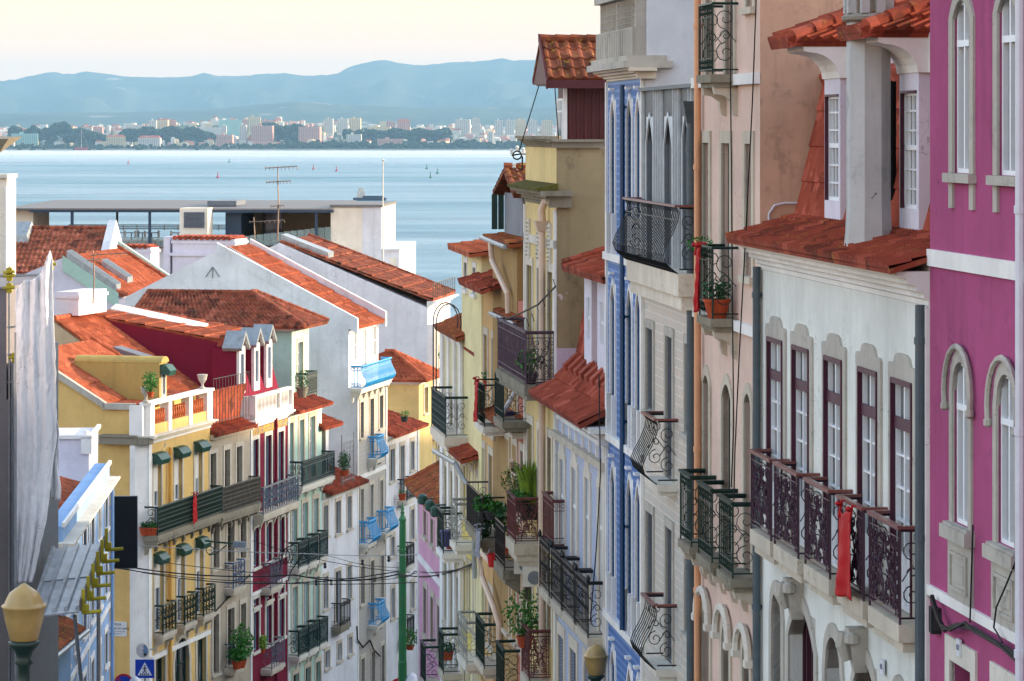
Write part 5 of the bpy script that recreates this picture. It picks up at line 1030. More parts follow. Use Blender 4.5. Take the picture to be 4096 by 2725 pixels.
H.roof([((-.5, D, ze), (-.5, -.7, ze), (1.6, 2.2, zr2), (1.6, yl, zr2)), ((-.5, -.7, ze), (W + .6, -.7, ze), (W - .6, 2.2, zr2), (1.6, 2.2, zr2))], 'tile_dark', [((1.6, yl, zr2 + .03), (1.6, 2.2, zr2 + .03)), ((1.6, 2.2, zr2 + .05), (-.5, -.7, ze + .08)), ((1.6, 2.2, zr2 + .05), (W - .6, 2.2, zr2 + .05)), ((W - .6, 2.2, zr2 + .05), (W + .6, -.7, ze + .08)), ((1.6, yl, zr2 + .03), (-.5, D, ze + .05))], pitch=.25, row=.38, bh=.07)
# ---- L7 small white house
H = LH('narrow white house with one green framed window and a black iron balcony', 1287, 139, 1430, 144, 'white_wall'); L7 = H; W = H.W
w7 = {**w_, 'fr': 'dark_frame', 'sw': .13, 'rows': 2}
for a, b, yb, yt, f in ((1294, 1310, 2150, 2026, 'dark_frame'), (1343, 1361, 2139, 2008, 'dark_frame'), (1389, 1404, 2118, 1989, 'green_iron'), (1294, 1310, 2440, 2310, 'dark_frame'), (1389, 1404, 2400, 2268, 'dark_frame')): H.win(H.x(a), H.x(b), H.z(a, yb), H.z(a, yt), **{**w7, 'fr': f})
zf = H.z(1364, 2510, .45); H.win(H.x(1342), H.x(1362), zf, H.z(1342, 2289), sill=False, **w7)
for a, b, yt, yb in ((1300, 1317, 2607, 2678), (1350, 1365, 2578, 2647), (1393, 1407, 2552, 2621)): H.win(H.x(a), H.x(b), H.z(a, yb), H.z(a, yt), **w7)
zt = H.z(1290, 1975)
H.body([(0, zt), (6, zt + .5)]); H.band(zt - .25, zt, 'stone_pale', .1)
H.roof([((.2, -.45, zt), (W + .3, -.45, zt), (W + .3, 1.5, zt + .75), (.2, 1.5, zt + .75))], 'tile_red', pitch=.2, row=.36)
H.balcony(H.x(1364, .45), H.x(1405, .45), zf, d=.45, h=1.02, style='bars', side='bars', iron='black_iron', slab='stone_dirty', th=.18, sc=1.3, under=.3)
c = MB(); za = H.z(1290, 1697); c.box(.0, 1.9, .3, 4, zt, za); H.part(c, 'penthouse_wall', 'white_wall'); c = MB(); c.box(.9, 1.4, .27, .3, zt + .6, za - .2); H.part(c, 'window', 'dark_frame')
H.roof([((-.35, -.25, za - .15), (2.3, -.25, za - .15), (2.0, 2.3, za + .85), (-.35, 2.3, za + .85))], 'tile_red', [((-.35, -.25, za - .1), (-.35, 2.3, za + .9))], name='penthouse_roof', pitch=.3, row=.42, bh=.09)
c = MB(); 
for i in range(9): c.tube([(2.2 + i * .22, -.2, zt + .1), (2.2 + i * .22, -.2, zt + 2.0)], .012, 4)
for i in range(10): c.tube([(2.2, -.2, zt + .1 + i * .21), (3.96, -.2, zt + .1 + i * .21)], .010, 4)
for x in (2.2, 3.96): c.tube([(x, -.2, zt), (x, -.2, zt + 2.3)], .03, 5)
H.part(c, 'wire_cage', 'silver_iron')
# ---- L8 tall white gabled house with grey tiles below
H = LH('tall white gabled house with orange roof, grey tiled lower facade and sky blue bulging balconies', 1427, 144, 1545, 149.5, 'azulejo_grey'); L8 = H; W = H.W
w8 = {**w_, 'fr': 'dark_frame', 'rows': 2, 'sw': .15}
for xs, yt, zb_ in ((((1440, 1453, 1754), (1479, 1494, 1848), (1517, 1531, 1715)), 1611, 0), (((1440, 1453, 2185), (1479, 1492, 2085), (1518, 1531, 2150)), 1960, 0), (((1442, 1457, 2421), (1481, 1495, 2510), (1522, 1534, 2395)), 2268, 0), (((1443, 1457, 2800), (1484, 1498, 2800), (1524, 1536, 2800)), 2640, 0)):
    for a, b, yb in xs: H.win(H.x(a), H.x(b), H.z(a, yb), H.z(xs[0][0], yt), fr='white_frame' if yt == 1960 else 'dark_frame', **{k: v for k, v in w8.items() if k != 'fr'})
zt = H.z(1427, 1552)
H.body([(0, zt), (10, zt)], mat='white_wall', front_mat='azulejo_grey'); H.band(0, zt, 'white_trim', .05, 0, .18, name='pilaster'); H.band(0, zt, 'white_trim', .05, W - .2, W, name='pilaster'); H.cornice(zt - .3, zt, .3, 'stone_pale'); H.band(H.z(1427, 1925), H.z(1427, 1908), 'white_trim', .05)
kb = dict(style='bulge', side='bars', iron='blue_iron', slab='stone_pale', th=.14, bracket='stone_pale', sc=2.0)
H.balcony(H.x(1447, .5), H.x(1566, .5), zt + .05, d=.5, h=.98, **kb)
for a, b, y in ((1509, 1537, 1838), (1473, 1507, 2179), (1544, 1578, 2134), (1510, 1541, 2505)): H.balcony(H.x(a, .45), H.x(b, .45), H.z(a, y, .45), d=.45, h=1.0, **kb)
s_ = (H.sd(1394, 1400)[0]); zt2 = H.sd(1394, 1312)[1]; ap = H.sd(867, 1003); lf = H.sd(500, 1190); c = MB()
hs = H.holes; H.holes = []
for a, b, yt, yb in ((1412, 1423, 1328, 1442), (1453, 1463, 1320, 1500), (1491, 1502, 1308, 1422)):
    H.holes.append((H.x(a, -s_), H.x(b, -s_), H.z(a, yb, -s_), H.z(a, yt, -s_), .15))
for uu in (0, W): c.poly([(uu, s_, zt), (uu, s_, zt2), (uu, ap[0], ap[1]), (uu, lf[0], lf[1]), (uu, lf[0], zt)])
c.quad((0, s_, zt2), (W, s_, zt2), (W, ap[0], ap[1]), (0, ap[0], ap[1])).quad((0, ap[0], ap[1]), (W, ap[0], ap[1]), (W, lf[0], lf[1]), (0, lf[0], lf[1])).quad((0, s_, zt), (W, s_, zt), (W, s_, zt2), (0, s_, zt2))
H.part(c, 'upper_wall', 'white_wall')
for h in H.holes:
    c = MB(); c.box(h[0] - .1, h[1] + .1, s_ - .03, s_, h[2] - .1, h[3] + .1); wo = H.part(c, 'window', 'white_trim'); c = MB(); c.box(h[0], h[1], s_ - .035, s_ - .025, h[2], h[3]); H.part(c, 'pane', 'pane_dark', wo)
    c = MB(); c.box((h[0] + h[1]) / 2 - .03, (h[0] + h[1]) / 2 + .03, s_ - .06, s_ - .036, h[2], h[3]).box(h[0], h[0] + .06, s_ - .06, s_ - .036, h[2], h[3]).box(h[0], h[1], s_ - .06, s_ - .036, (h[2] + h[3]) / 2, (h[2] + h[3]) / 2 + .05); H.part(c, 'frame', 'white_frame', wo)
H.roof([((.25, s_ - .35, zt2 + .0), (W - .2, s_ - .35, zt2 + .0), (W - .2, ap[0], ap[1] + .1), (.25, ap[0], ap[1] + .1))], 'tile_orange', pitch=.22, row=.95, lip=.06)
c = MB()
for u in (-.02, W - .22):
    c = MB(); c.hexa([(u, s_ - .4, zt2 - .25), (u + .25, s_ - .4, zt2 - .25), (u + .25, ap[0], ap[1] - .1), (u, ap[0], ap[1] - .1)], [(u, s_ - .4, zt2 + .42), (u + .25, s_ - .4, zt2 + .42), (u + .25, ap[0], ap[1] + .35), (u, ap[0], ap[1] + .35)])
    H.part(c, 'fire_wall', 'white_wall'); c = MB()
for t0, t1 in ((.52, .94),):
    p0 = Vector((.35, s_, zt2)).lerp(Vector((.35, ap[0], ap[1])), t0); p1 = Vector((.35, s_, zt2)).lerp(Vector((.35, ap[0], ap[1])), t1)
    c.hexa([p0, p0 + Vector((.7, 0, 0)), p1 + Vector((.7, 0, 0)), p1], [p0 + Vector((0, 0, .3)), p0 + Vector((.7, 0, .3)), p1 + Vector((.7, 0, .3)), p1 + Vector((0, 0, .3))]); c.hexa([p0 + Vector((.3, 0, .3)), p0 + Vector((.4, 0, .3)), p1 + Vector((.4, 0, .3)), p1 + Vector((.3, 0, .3))], [p0 + Vector((.3, 0, .36)), p0 + Vector((.4, 0, .36)), p1 + Vector((.4, 0, .36)), p1 + Vector((.3, 0, .36))])
H.part(c, 'roof_glazing', 'zinc'); y0, z0 = H.sd(851, 1068); c = MB()
for dy in (-.32, 0, .32): c.tube([(-.03, y0, z0), (-.03, y0 + dy, z0 - .5 + .15 * abs(dy))], .02, 4)
H.part(c, 'wall_vent', 'lead')
# ---- L9, L10
H = LH('white house with stone framed windows and slate gabled dormer, beyond the tiled house', 1547, 150, 1674, 156, 'white_wall'); L9 = H; W = H.W
for a, b, yt, yb in ((1560, 1577, 1800, 1930), (1601, 1616, 1787, 1995), (1642, 1655, 1769, 1884), (1563, 1576, 2152, 2230), (1642, 1655, 2042, 2163), (1564, 1577, 2357, 2478), (1643, 1655, 2336, 2440), (1605, 1619, 2090, 2330), (1606, 1620, 2400, 2600)): H.win(H.x(a), H.x(b), H.z(a, yb), H.z(a, yt), **{**w_, 'fr': 'dark_frame', 'sw': .17})
zt = H.z(1550, 1745)
H.body([(0, zt), (9, zt + 1.5)]); H.cornice(zt - .3, zt, .3, 'stone_pale'); H.band(0, zt, 'white_trim', .05, W - .3, W, name='pilaster')
H.roof([((-.0, -.45, zt), (W + .3, -.45, zt), (W, 2.6, zt + 1.0), (-.0, 2.6, zt + 1.0))], 'tile_red', pitch=.2, row=.36)
y0 = .9; z0 = zt + .3; c = MB(); zdt = H.z(1593, 1508, -y0); c.box(1.0, 2.3, y0, 3.5, z0, zdt); do = H.part(c, 'dormer', 'stone_grey'); c = MB(); c.box(1.45, 1.95, y0 - .04, y0, z0 + .4, zdt - .1); H.part(c, 'window', 'dark_frame', do)
c = MB()
for s in (-1, 1): c.hexa([(1.65, y0 - .3, zdt + .75), (1.65, 3.5, zdt + .75), (1.65 + s * .9, 3.5, zdt - .25), (1.65 + s * .9, y0 - .3, zdt - .25)], [(1.65, y0 - .3, zdt + .9), (1.65, 3.5, zdt + .9), (1.65 + s * 1.0, 3.5, zdt - .15), (1.65 + s * 1.0, y0 - .3, zdt - .15)])
H.part(c, 'dormer_roof', 'green_frame', do)
kb = dict(style='bars', side='bars', iron='black_iron', slab='stone_pale', th=.14, sc=1.4)
for a, b, y in ((1626, 1656, 2005), (1625, 1656, 2272), (1628, 1656, 2562)): H.balcony(H.x(a, .45), H.x(b, .45), H.z(a, y, .45), d=.5, h=1.0, **kb)
H = LH('yellow house with orange hip roof standing at the bend, beyond the slate dormer', 1676, 158, 1730, 161, 'w_sand'); W = H.W; L10 = H
H.win(H.x(1696), H.x(1711), H.z(1696, 1655), H.z(1696, 1552), fr='white_frame', **w_)
zt = H.z(1676, 1522); H.body([(0, zt), (5, zt)]); H.band(zt - .2, zt, 'white_trim', .1, ret=4); ze = zt + .02; zr2 = H.sd(1540, 1408, 1.5)[1]; yr = H.sd(1540, 1408, 1.5)[0]
H.roof([((-.4, yr + 2.5, ze), (-.4, -.5, ze), (W * .5, 1.6, zr2), (W * .5, yr, zr2)), ((-.4, -.5, ze), (W + .4, -.5, ze), (W * .5 + .1, 1.6, zr2), (W * .5, 1.6, zr2))], 'tile_orange', [((W * .5, yr, zr2 + .05), (W * .5, 1.6, zr2 + .05)), ((W * .5, 1.6, zr2 + .05), (-.4, -.5, ze + .05)), ((W * .5, 1.6, zr2 + .05), (W + .4, -.5, ze + .05))], pitch=.24, row=.4)
H = LH('low yellow house with small tiled eave and stone framed windows, lower down the street', 1667, 160, 1790, 166, 'w_sand'); W = H.W
for a, b, yt, yb in ((1675, 1690, 1811, 1871), (1713, 1728, 1797, 1857), (1748, 1763, 1784, 1850), (1680, 1693, 1940, 2030), (1713, 1727, 1930, 2020)): H.win(H.x(a), H.x(b), H.z(a, yb), H.z(a, yt), fr='white_frame', **w_)
zt = H.z(1667, 1770); H.body([(0, zt), (6, zt + 1)]); H.roof([((-.1, -.4, zt), (W, -.4, zt), (W, 1.0, zt + .5), (-.1, 1.0, zt + .5))], 'tile_red', pitch=.2, row=.36)
# ---- L2 pale blue house on the near side of the side street
K = 104160 * FPX / 9671 * 9671 / FPX; k2 = 102 * (1430 - 438)
H = LH('pale blue house with white stepped parapet and red tiled roof, beside the hanging black board', 250, k2 / (1430 - 250), 438, k2 / (1430 - 438), 'w_bluehouse'); L2 = H; W = H.W
for i, (a, b) in enumerate(((262, 272), (296, 308), (330, 343), (362, 374), (392, 402), (418, 428))):
    for yt, yb in ((2170, 2330), (2480, 2630), (2800, 2950)): H.win(H.x(a), H.x(b), H.z(288, yb), H.z(288, yt), fr='dark_frame', sur='white_trim', sw=.14, rec=.12)
zt = H.z(288, 2056)
H.body([(0, zt), (.45, zt), (.5, zt - .9), (4, zt + .2), (8, zt - .8)]); H.cornice(zt - .75, zt - .4, .34, 'stone_pale', ret=.1); H.band(zt - .02, zt + .1, 'white_trim', .06, name='coping'); H.band(H.z(300, 2420), H.z(300, 2405), 'white_trim', .05); H.band(H.z(300, 2690), H.z(300, 2668), 'white_trim', .05)
for u in (W * .25, W * .5, W * .75): H.band(0, zt - .8, 'white_trim', .04, u, u + .12, name='pilaster')
H.roof([((0, .55, zt - .75), (W, .55, zt - .75), (W, 3.9, zt + .35), (0, 3.9, zt + .35))], 'tile_orange', pitch=.22, row=1.1, lip=.05); c = MB(); c.box(1.6, 2.4, 1.6, 3.2, zt - .3, zt + .3); H.part(c, 'skylight', 'lead')
c = MB(); u = H.x(247, -.6); c.lathe([(.19, 0), (.17, 1.3), (.22, 1.32), (.22, 1.42), (.13, 1.5), (.10, 1.68)], (.5, .9, zt - .9), 10); H.part(c, 'chimney', 'white_trim')
H.pipe(W - .15, 0, zt - .5, 'pipe_blue' if 0 else 'w_bluehouse', .06, .1)
H = LH('white rendered block with capped chimney, behind the blue house', 356, 108, 392, 112, 'lavender_wall'); zt = H.z(356, 1755); H.body([(0, zt), (3, zt)]); H.band(zt, zt + .12, 'white_trim', .1, ret=3); c = MB(); c.box(-.1, .25, -.1, .25, zt - .5, zt + .05).lathe([(.2, 0), (.1, .12), (.1, .25)], (.08, .08, zt), 8); H.part(c, 'chimney', 'white_trim')
H = LH('low house with old red tile roof and gutter, under the grey metal canopy', 160, 82, 283, 86, 'w_bluehouse'); W = H.W; zt = H.z(200, 2620, .3); H.body([(0, zt), (5, zt + 1.6)]); H.roof([((-.3, -.4, zt), (W, -.4, zt), (W, 3.5, zt + 2.2), (-.3, 3.5, zt + 2.2))], 'tile_moss', pitch=.22, row=.36); c = MB(); c.tube([(-.3, -.45, zt - .05), (W, -.45, zt - .05)], .07, 8); H.part(c, 'gutter', 'zinc')
# ================================================================ roofs and buildings between the street and the river
def wallbox(c, x0, x1, y0, y1, z0, z1): c.box(x0, x1, y0, y1, z0, z1)
# ---- G2 long white gable with the brown roof
H = LH('long white gabled house with mossy brown tiled roof, nearest the water', 1709, 176, 1800, 184, 'white_wall'); W = H.W
zt = H.z(1709, 1232); ap = H.sd(1118, 972); lf = H.sd(900, 1075)
H.body([(0, zt), ap, lf, (lf[0] + .01, 0)]); H.cornice(zt - .1, zt + .35, .5, 'white_trim')
H.roof([((.1, -.3, zt + .42), (W, -.3, zt + .42), (W, ap[0], ap[1] + .1), (.1, ap[0], ap[1] + .1))], 'tile_dark', [((W, -.3, zt + .5), (W, ap[0], ap[1] + .2))], pitch=.24, row=.9, lip=.07)
c = MB(); p0 = Vector((.5, .0, zt + .4)).lerp(Vector((.5, ap[0], ap[1])), .68); p1 = Vector((.5, ap[0], ap[1])); c.hexa([p0, p0 + Vector((1.6, 0, 0)), p1 + Vector((1.6, 0, 0)), p1], [q + Vector((0, 0, .45)) for q in (p0, p0 + Vector((1.6, 0, 0)), p1 + Vector((1.6, 0, 0)), p1)]); H.part(c, 'skylight', 'zinc')
c = MB()
for i in range(12): x = .2 + (W - .4) * i / 11; c.tube([(x, -.3, zt + .5), (x, -.3, zt + 1.3)], .02, 4)
c.tube([(.2, -.3, zt + 1.3), (W - .2, -.3, zt + 1.3)], .025, 4); H.part(c, 'roof_railing', 'old_iron')
H = House('house', 'grey shaded house front with stone frames and a planter window, at the far bend', 1738, 168, 1800, 171, G(168) - 2, 'L', 'stone_grey', cat='house'); W = H.W
for a, b, yt, yb in ((1757, 1772, 1395, 1470), (1760, 1775, 1545, 1650)): H.win(H.x(a), H.x(b), H.z(a, yb), H.z(a, yt), fr='white_frame', **w_)
zt = H.z(1738, 1300); H.body([(0, zt), (.4, zt)], mat='white_wall', front_mat='stone_grey')
# ---- B2 lavender gable with green flank, skylights and orange roof
H = LH('lavender gabled house with long skylights and orange roof, left of the white gables', 475, 150, 680, 160, 'lavender_wall'); W = H.W
zt = H.sd(475, 1182)[1]; ap = H.sd(252, 1031); lf = H.sd(90, 1100); H.body([(0, zt), ap, lf, (lf[0] + .01, 0)])
sl = (ap[1] - zt) / ap[0]; H.roof([((.0, -.2, zt), (W, -.2, zt), (W, ap[0], ap[1] + .05), (.0, ap[0], ap[1] + .05))], 'tile_orange', [((W, -.1, zt + .2), (W, ap[0], ap[1] + .2))], pitch=.24, row=.42)
c = MB()
for a, b, t0, t1 in ((-.05, .9, .05, .93), (3.2, 4.2, .15, .62)):
    c = MB()
    q = [Vector((a, ap[0] * t0, zt + sl * ap[0] * t0)), Vector((b, ap[0] * t0, zt + sl * ap[0] * t0)), Vector((b, ap[0] * t1, zt + sl * ap[0] * t1)), Vector((a, ap[0] * t1, zt + sl * ap[0] * t1))]; c.hexa(q, [v + Vector((0, 0, .42)) for v in q])
    for k in range(4): x = a + (b - a) * (k + .5) / 4; r = [v + Vector((0, 0, .42)) for v in (Vector((x, q[0].y, q[0].z)), Vector((x + .06, q[0].y, q[0].z)), Vector((x + .06, q[3].y, q[3].z)), Vector((x, q[3].y, q[3].z)))]; c.hexa(r, [v + Vector((0, 0, .05)) for v in r])
    H.part(c, 'skylight', 'zinc')
c = MB(); q = [Vector((-.08, 0, zt - .6)), Vector((.0, 0, zt - .6)), Vector((.0, ap[0], ap[1] - .6)), Vector((-.08, ap[0], ap[1] - .6))]; c.hexa(q, [v + Vector((0, 0, .7)) for v in q]); H.part(c, 'verge_wall', 'w_mint'); c = MB(); q = [Vector((W - .05, 0, zt - .3)), Vector((W + .3, 0, zt - .3)), Vector((W + .3, ap[0], ap[1] - .3)), Vector((W - .05, ap[0], ap[1] - .3))]; c.hexa(q, [v + Vector((0, 0, .75)) for v in q]); H.part(c, 'verge_wall', 'w_mint')
# white block below with bright side
def block(label, xl, xr, Z, xside, yt, yb, wall='lavender_wall', cap=None, depth=None, cat='chimney', name='chimney', capm='tile_red'):
    """free standing block: front from xl to xr at depth Z, its right flank as far as xside"""
    a = at(xl, yt, Z); b = at(xr, yb, Z); H = empty(name, (a.x, Z, b.z), 0, label, cat); w = b.x - a.x; h = a.z - b.z; D = depth or max(.6, (w * .8)); th = 0
    H.rotation_euler.z = R(-14); w = w / math.cos(R(14)); c = MB(); c.box(0, w, 0, D, 0, h); c.box(-.06, w + .06, -.06, D + .06, h - .25, h - .12); o = c.build('shaft', wall, H)
    if cap: 
        c = MB(); 
        for i in range(int(w / .3)): c.tube([(.15 + i * .3, -.12, h + .05), (.15 + i * .3, D + .12, h + .05)], .12, 8)
        c.box(0, w, 0, D, h, h + .06); c.build('cap_tiles', capm, H)
    return H, w, h, D
block('white roof access block with flat slab, behind the torn netting', 222, 318, 128, 354, 1168, 1262, depth=3, cat='roof block', name='roof_block')
block('white chimney with red tile cap in front of the terrace building', 483, 606, 168, 628, 990, 1150, cap=1)
H_, w1, h1, D1 = block('wide white chimney stack with scrolled shoulders and tiled cap, below the louvred box', 690, 945, 172, 957, 955, 1130, cap=1, depth=2.0)
c = MB(); c.box(-.15, w1 + .15, -.12, D1 + .1, h1 - .9, h1 - .75).box(-.5, -.15, 0, D1, 0, h1 + .1); c.build('moulding', 'lavender_wall', H_)
# house with the old roof at far left
H = empty('house', at(-60, 1087, 176), R(-4), 'house with old dark red tiled roof and white gable end, upper left', 'house'); H.location.z -= 12; w = 409 / FPX * 176 + .8
c = MB(); c.box(0, w, 0, 7, 0, 12); c.prism([(w - .25, -.3, 11.9), (w - .25, 3.4, 14.7), (w - .25, 7, 11.9)], (.45, 0, 0)); c.build('wall', 'white_wall', H)
c = MB(); tile_surface(c, (-.2, -.4, 12), (w - .3, -.4, 12), (w - .3, 3.3, 14.25), (-.2, 3.3, 14.25), .27, .42); tile_surface(c, (w - .3, 7.3, 12), (-.2, 7.3, 12), (-.2, 3.3, 14.25), (w - .3, 3.3, 14.25), .27, .42); ridge_caps(c, (-.2, 3.3, 14.3), (w - .3, 3.3, 14.3)); c.build('roof', 'tile_dark', H)
c = MB(); c.hexa([(.3, 2.0, 13.1), (2.0, 2.0, 13.1), (2.0, 3.5, 14.1), (.3, 3.5, 14.1)], [(.4, 2.1, 13.9), (1.8, 2.1, 13.9), (1.8, 3.4, 14.6), (.4, 3.4, 14.6)]); c.build('skylight', 'zinc', H)
# ---- the terrace building
T = empty('terrace_building', at(40, 1000, 190), R(-3), 'long modern terrace building with flat roof on dark blue posts, in front of the river', 'building'); Z = 190.0; s_ = Z / FPX
def tx(x): return (x - 40) * s_
def tz(y): return -(y - 1000) * s_
def tbx(name, x0, x1, y0, y1, ya, yb, m_, par=None):
    c = MB(); c.box(tx(x0), tx(x1), y0, y1, tz(ya), tz(yb)); return c.build(name, m_, par or T)
MDEF.update({'roof_slab': flat('#757371', .6, .3, var=.08), 'navy_steel': flat('#1e3a54', .5, .5), 'deck': flat('#8a6a58', .8, .2, var=.1), 'glass_rail': None, 'interior': flat('#a3977f', .9, .1), 'ivory_wall': plaster('#e9e0cf', '#a69b87', .1, streak=.1)})
tbx('wall', -10, 1600, .6, 12, 990, 2400, 'white_wall'); tbx('deck', 40, 1330, .2, 12, 990, 986, 'deck')
tbx('wall', 44, 131, .2, 5, 986, 842, 'ivory_wall'); tbx('wall', 1330, 1455, -.2, 7, 990 + 300, 828, 'ivory_wall')
c = MB(); c.box(tx(1455), tx(1532), -.2, 9, tz(2200), tz(826)); c.build('wall', 'white_wall', T); c = MB(); c.box(tx(1328), tx(1536), -.3, 9, tz(827), tz(817)); c.build('roof_edge', 'roof_slab', T)
H7 = MB(); H7.box(tx(1532), tx(1602), -.1, 5, tz(1400), tz(995)); H7.box(tx(1532), tx(1606), -.2, 5.1, tz(1000), tz(992)); H7.build('wing', 'white_wall', T); c = MB(); c.box(tx(1565), tx(1590), -.15, -.11, tz(1068), tz(1028)); c.build('window', 'ivory_wall', T)
c = MB(); c.hexa([(tx(25), -.8, tz(838)), (tx(1340), -.8, tz(838)), (tx(1345), 12, tz(826)), (tx(60), 12, tz(826))], [(tx(25), -.8, tz(832)), (tx(1340), -.8, tz(832)), (tx(1345), 12, tz(818)), (tx(60), 12, tz(818))]); c.build('roof', 'roof_slab', T)
c = MB(); c.box(tx(128), tx(1345), -.75, -.55, tz(848), tz(838)); c.build('roof_beam', 'navy_steel', T)
c = MB()
for i in range(40): c.box(tx(40 + i * 33), tx(42 + i * 33), -.8, 12, tz(818), tz(816.5)) if 0 else None
for a, b, d in ((292, 303, 0), (388, 396, 8), (604, 614, 0), (716, 723, 8), (1270, 1280, 0), (1318, 1326, 6)): tbx('post', a, b, -.6 + d * .9, -.45 + d * .9, 990 if d == 0 else 965, 838, 'navy_steel')
eb = tbx('equipment_box', 751, 862, -2.6, -.6, 990, 828, 'ivory_wall'); c = MB()
for i in range(13): z = tz(905) + (tz(842) - tz(905)) * i / 13; c.hexa([(tx(768), -2.68, z), (tx(850), -2.68, z), (tx(850), -2.6, z + .04), (tx(768), -2.6, z + .04)], [(tx(768), -2.68, z + .02), (tx(850), -2.68, z + .02), (tx(850), -2.6, z + .065), (tx(768), -2.6, z + .065)])
c.build('louvre', 'lead', eb)
tbx('stair_box', 905, 968, .2, 6, 986, 850, 'navy_steel'); tbx('roof_plant', 814, 932, 2, 6, 826, 806, 'lead'); tbx('inner_wall', 968, 1330, 6, 8, 986, 846, 'interior')
tbx('glass_door', 1005, 1085, 5.8, 5.95, 968, 858, 'pane_dark')
def m_gr(nm):
    m = NT(nm, .08, .5); m.base((.35, .48, .48)); m.b.inputs['Alpha'].default_value = .35; return m.m
MDEF['glass_rail'] = m_gr
for i in range(14): tbx('glass_panel', 955 + i * 27, 980 + i * 27, -.3, -.27, 986 - i * 1.5, 945 - i * 3.0, 'glass_rail')
for i in range(5): tbx('glass_panel', 420 + i * 52, 470 + i * 52, -.3, -.27, 986, 947, 'glass_rail')
c = MB()
for y in (922, 930, 938): c.tube([(tx(135), 11, tz(y)), (tx(900), 11, tz(y))], .03, 4)
for i in range(14): c.tube([(tx(135 + i * 58), 11, tz(945)), (tx(135 + i * 58), 11, tz(920))], .03, 4)
c.build('terrace_railing', 'lead', T)
def place(o, p): o.location = p; return o
TB = T.matrix_basis
def tworld(x, y, yy=0): return Matrix.Rotation(R(-3), 4, 'Z') @ Vector((tx(x), yy, tz(y))) + T.location
def cafe_set():
    t = empty('cafe_table', (0, 0, 0), 0, 'x', 'table', 'cafe tables on the terrace'); c = MB(); c.box(-.35, .35, -.35, .35, .71, .74); c.build('tabletop', 'lead', t); c = MB(); c.lathe([(.22, 0), (.22, .02), (.03, .04), (.03, .71)], (0, 0, 0), 8); c.build('leg', 'lead', t)
    k = empty('cafe_chair', (0, 0, 0), 0, 'x', 'chair', 'cafe chairs on the terrace'); c = MB(); c.box(-.22, .22, -.22, .22, .43, .46); c.build('seat', 'white_frame', k); c = MB(); c.box(-.22, .22, .2, .23, .46, .85); c.build('backrest', 'white_frame', k)
    for x in (-.2, .2):
        for y in (-.2, .2): c = MB(); c.tube([(x, y, 0), (x, y, .44)], .018, 4); c.build('leg', 'white_frame', k)
    return t, k
t0, k0 = cafe_set(); first = True
for i, x in enumerate((445, 500, 545, 583, 690)):
    t = t0 if first else copy_tree(t0); t.location = tworld(x, 986, 2.5); t['label'] = 'small square cafe table on the terrace, %s from the left' % ('first', 'second', 'third', 'fourth', 'fifth')[i]
    for j, s in enumerate((-1, 1)):
        k = k0 if first and j == 0 else copy_tree(k0); k.location = tworld(x + s * 11, 986, 2.5 + .2 * s); k.rotation_euler.z = R(90 * -s + 20); k['label'] = 'pale cafe chair on the %s side of the %s terrace table' % (('left', 'right')[j], ('first', 'second', 'third', 'fourth', 'fifth')[i])
    first = False
# pieces at the left edge
H = empty('building', at(-400, 1200, 120), R(-3), 'tall cream building corner cut off by the left edge of the view', 'building'); H.location.z -= 10; s2 = 120 / FPX; c = MB(); c.box(0, (432) * s2, 0, 1.6, -10, (1200 - 712) * s2 + 10); c.build('wall', 'ivory_wall', H); c = MB(); c.box(0, 436 * s2, -.15, 1.7, (1200 - 712) * s2 + 10, (1200 - 708) * s2 + 10.1); c.build('coping', 'stone_pale', H); c = MB(); c.box(425 * s2, 432 * s2, -.1, 0, 3, (1200 - 745) * s2 + 10); c.build('pilaster', 'white_trim', H)
H = empty('building', at(-600, 700, 60), 0, 'pale building with projecting stone eave at the upper left edge', 'building'); s2 = 60 / FPX; zt = (700 - 560) * s2; c = MB(); c.box(0, 520 * s2, 0, 1.2, -30, zt); c.build('wall', 'lavender_wall', H); c = MB(); c.hexa([(0, -.1, zt - .25), (600 * s2, -.1, zt - .25), (618 * s2, 1.2, zt), (0, 1.2, zt)], [(0, -.2, zt + .02), (640 * s2, -.2, zt + .02), (650 * s2, 1.2, zt + .06), (0, 1.2, zt + .06)]); c.build('eave', 'stone_dirty', H)
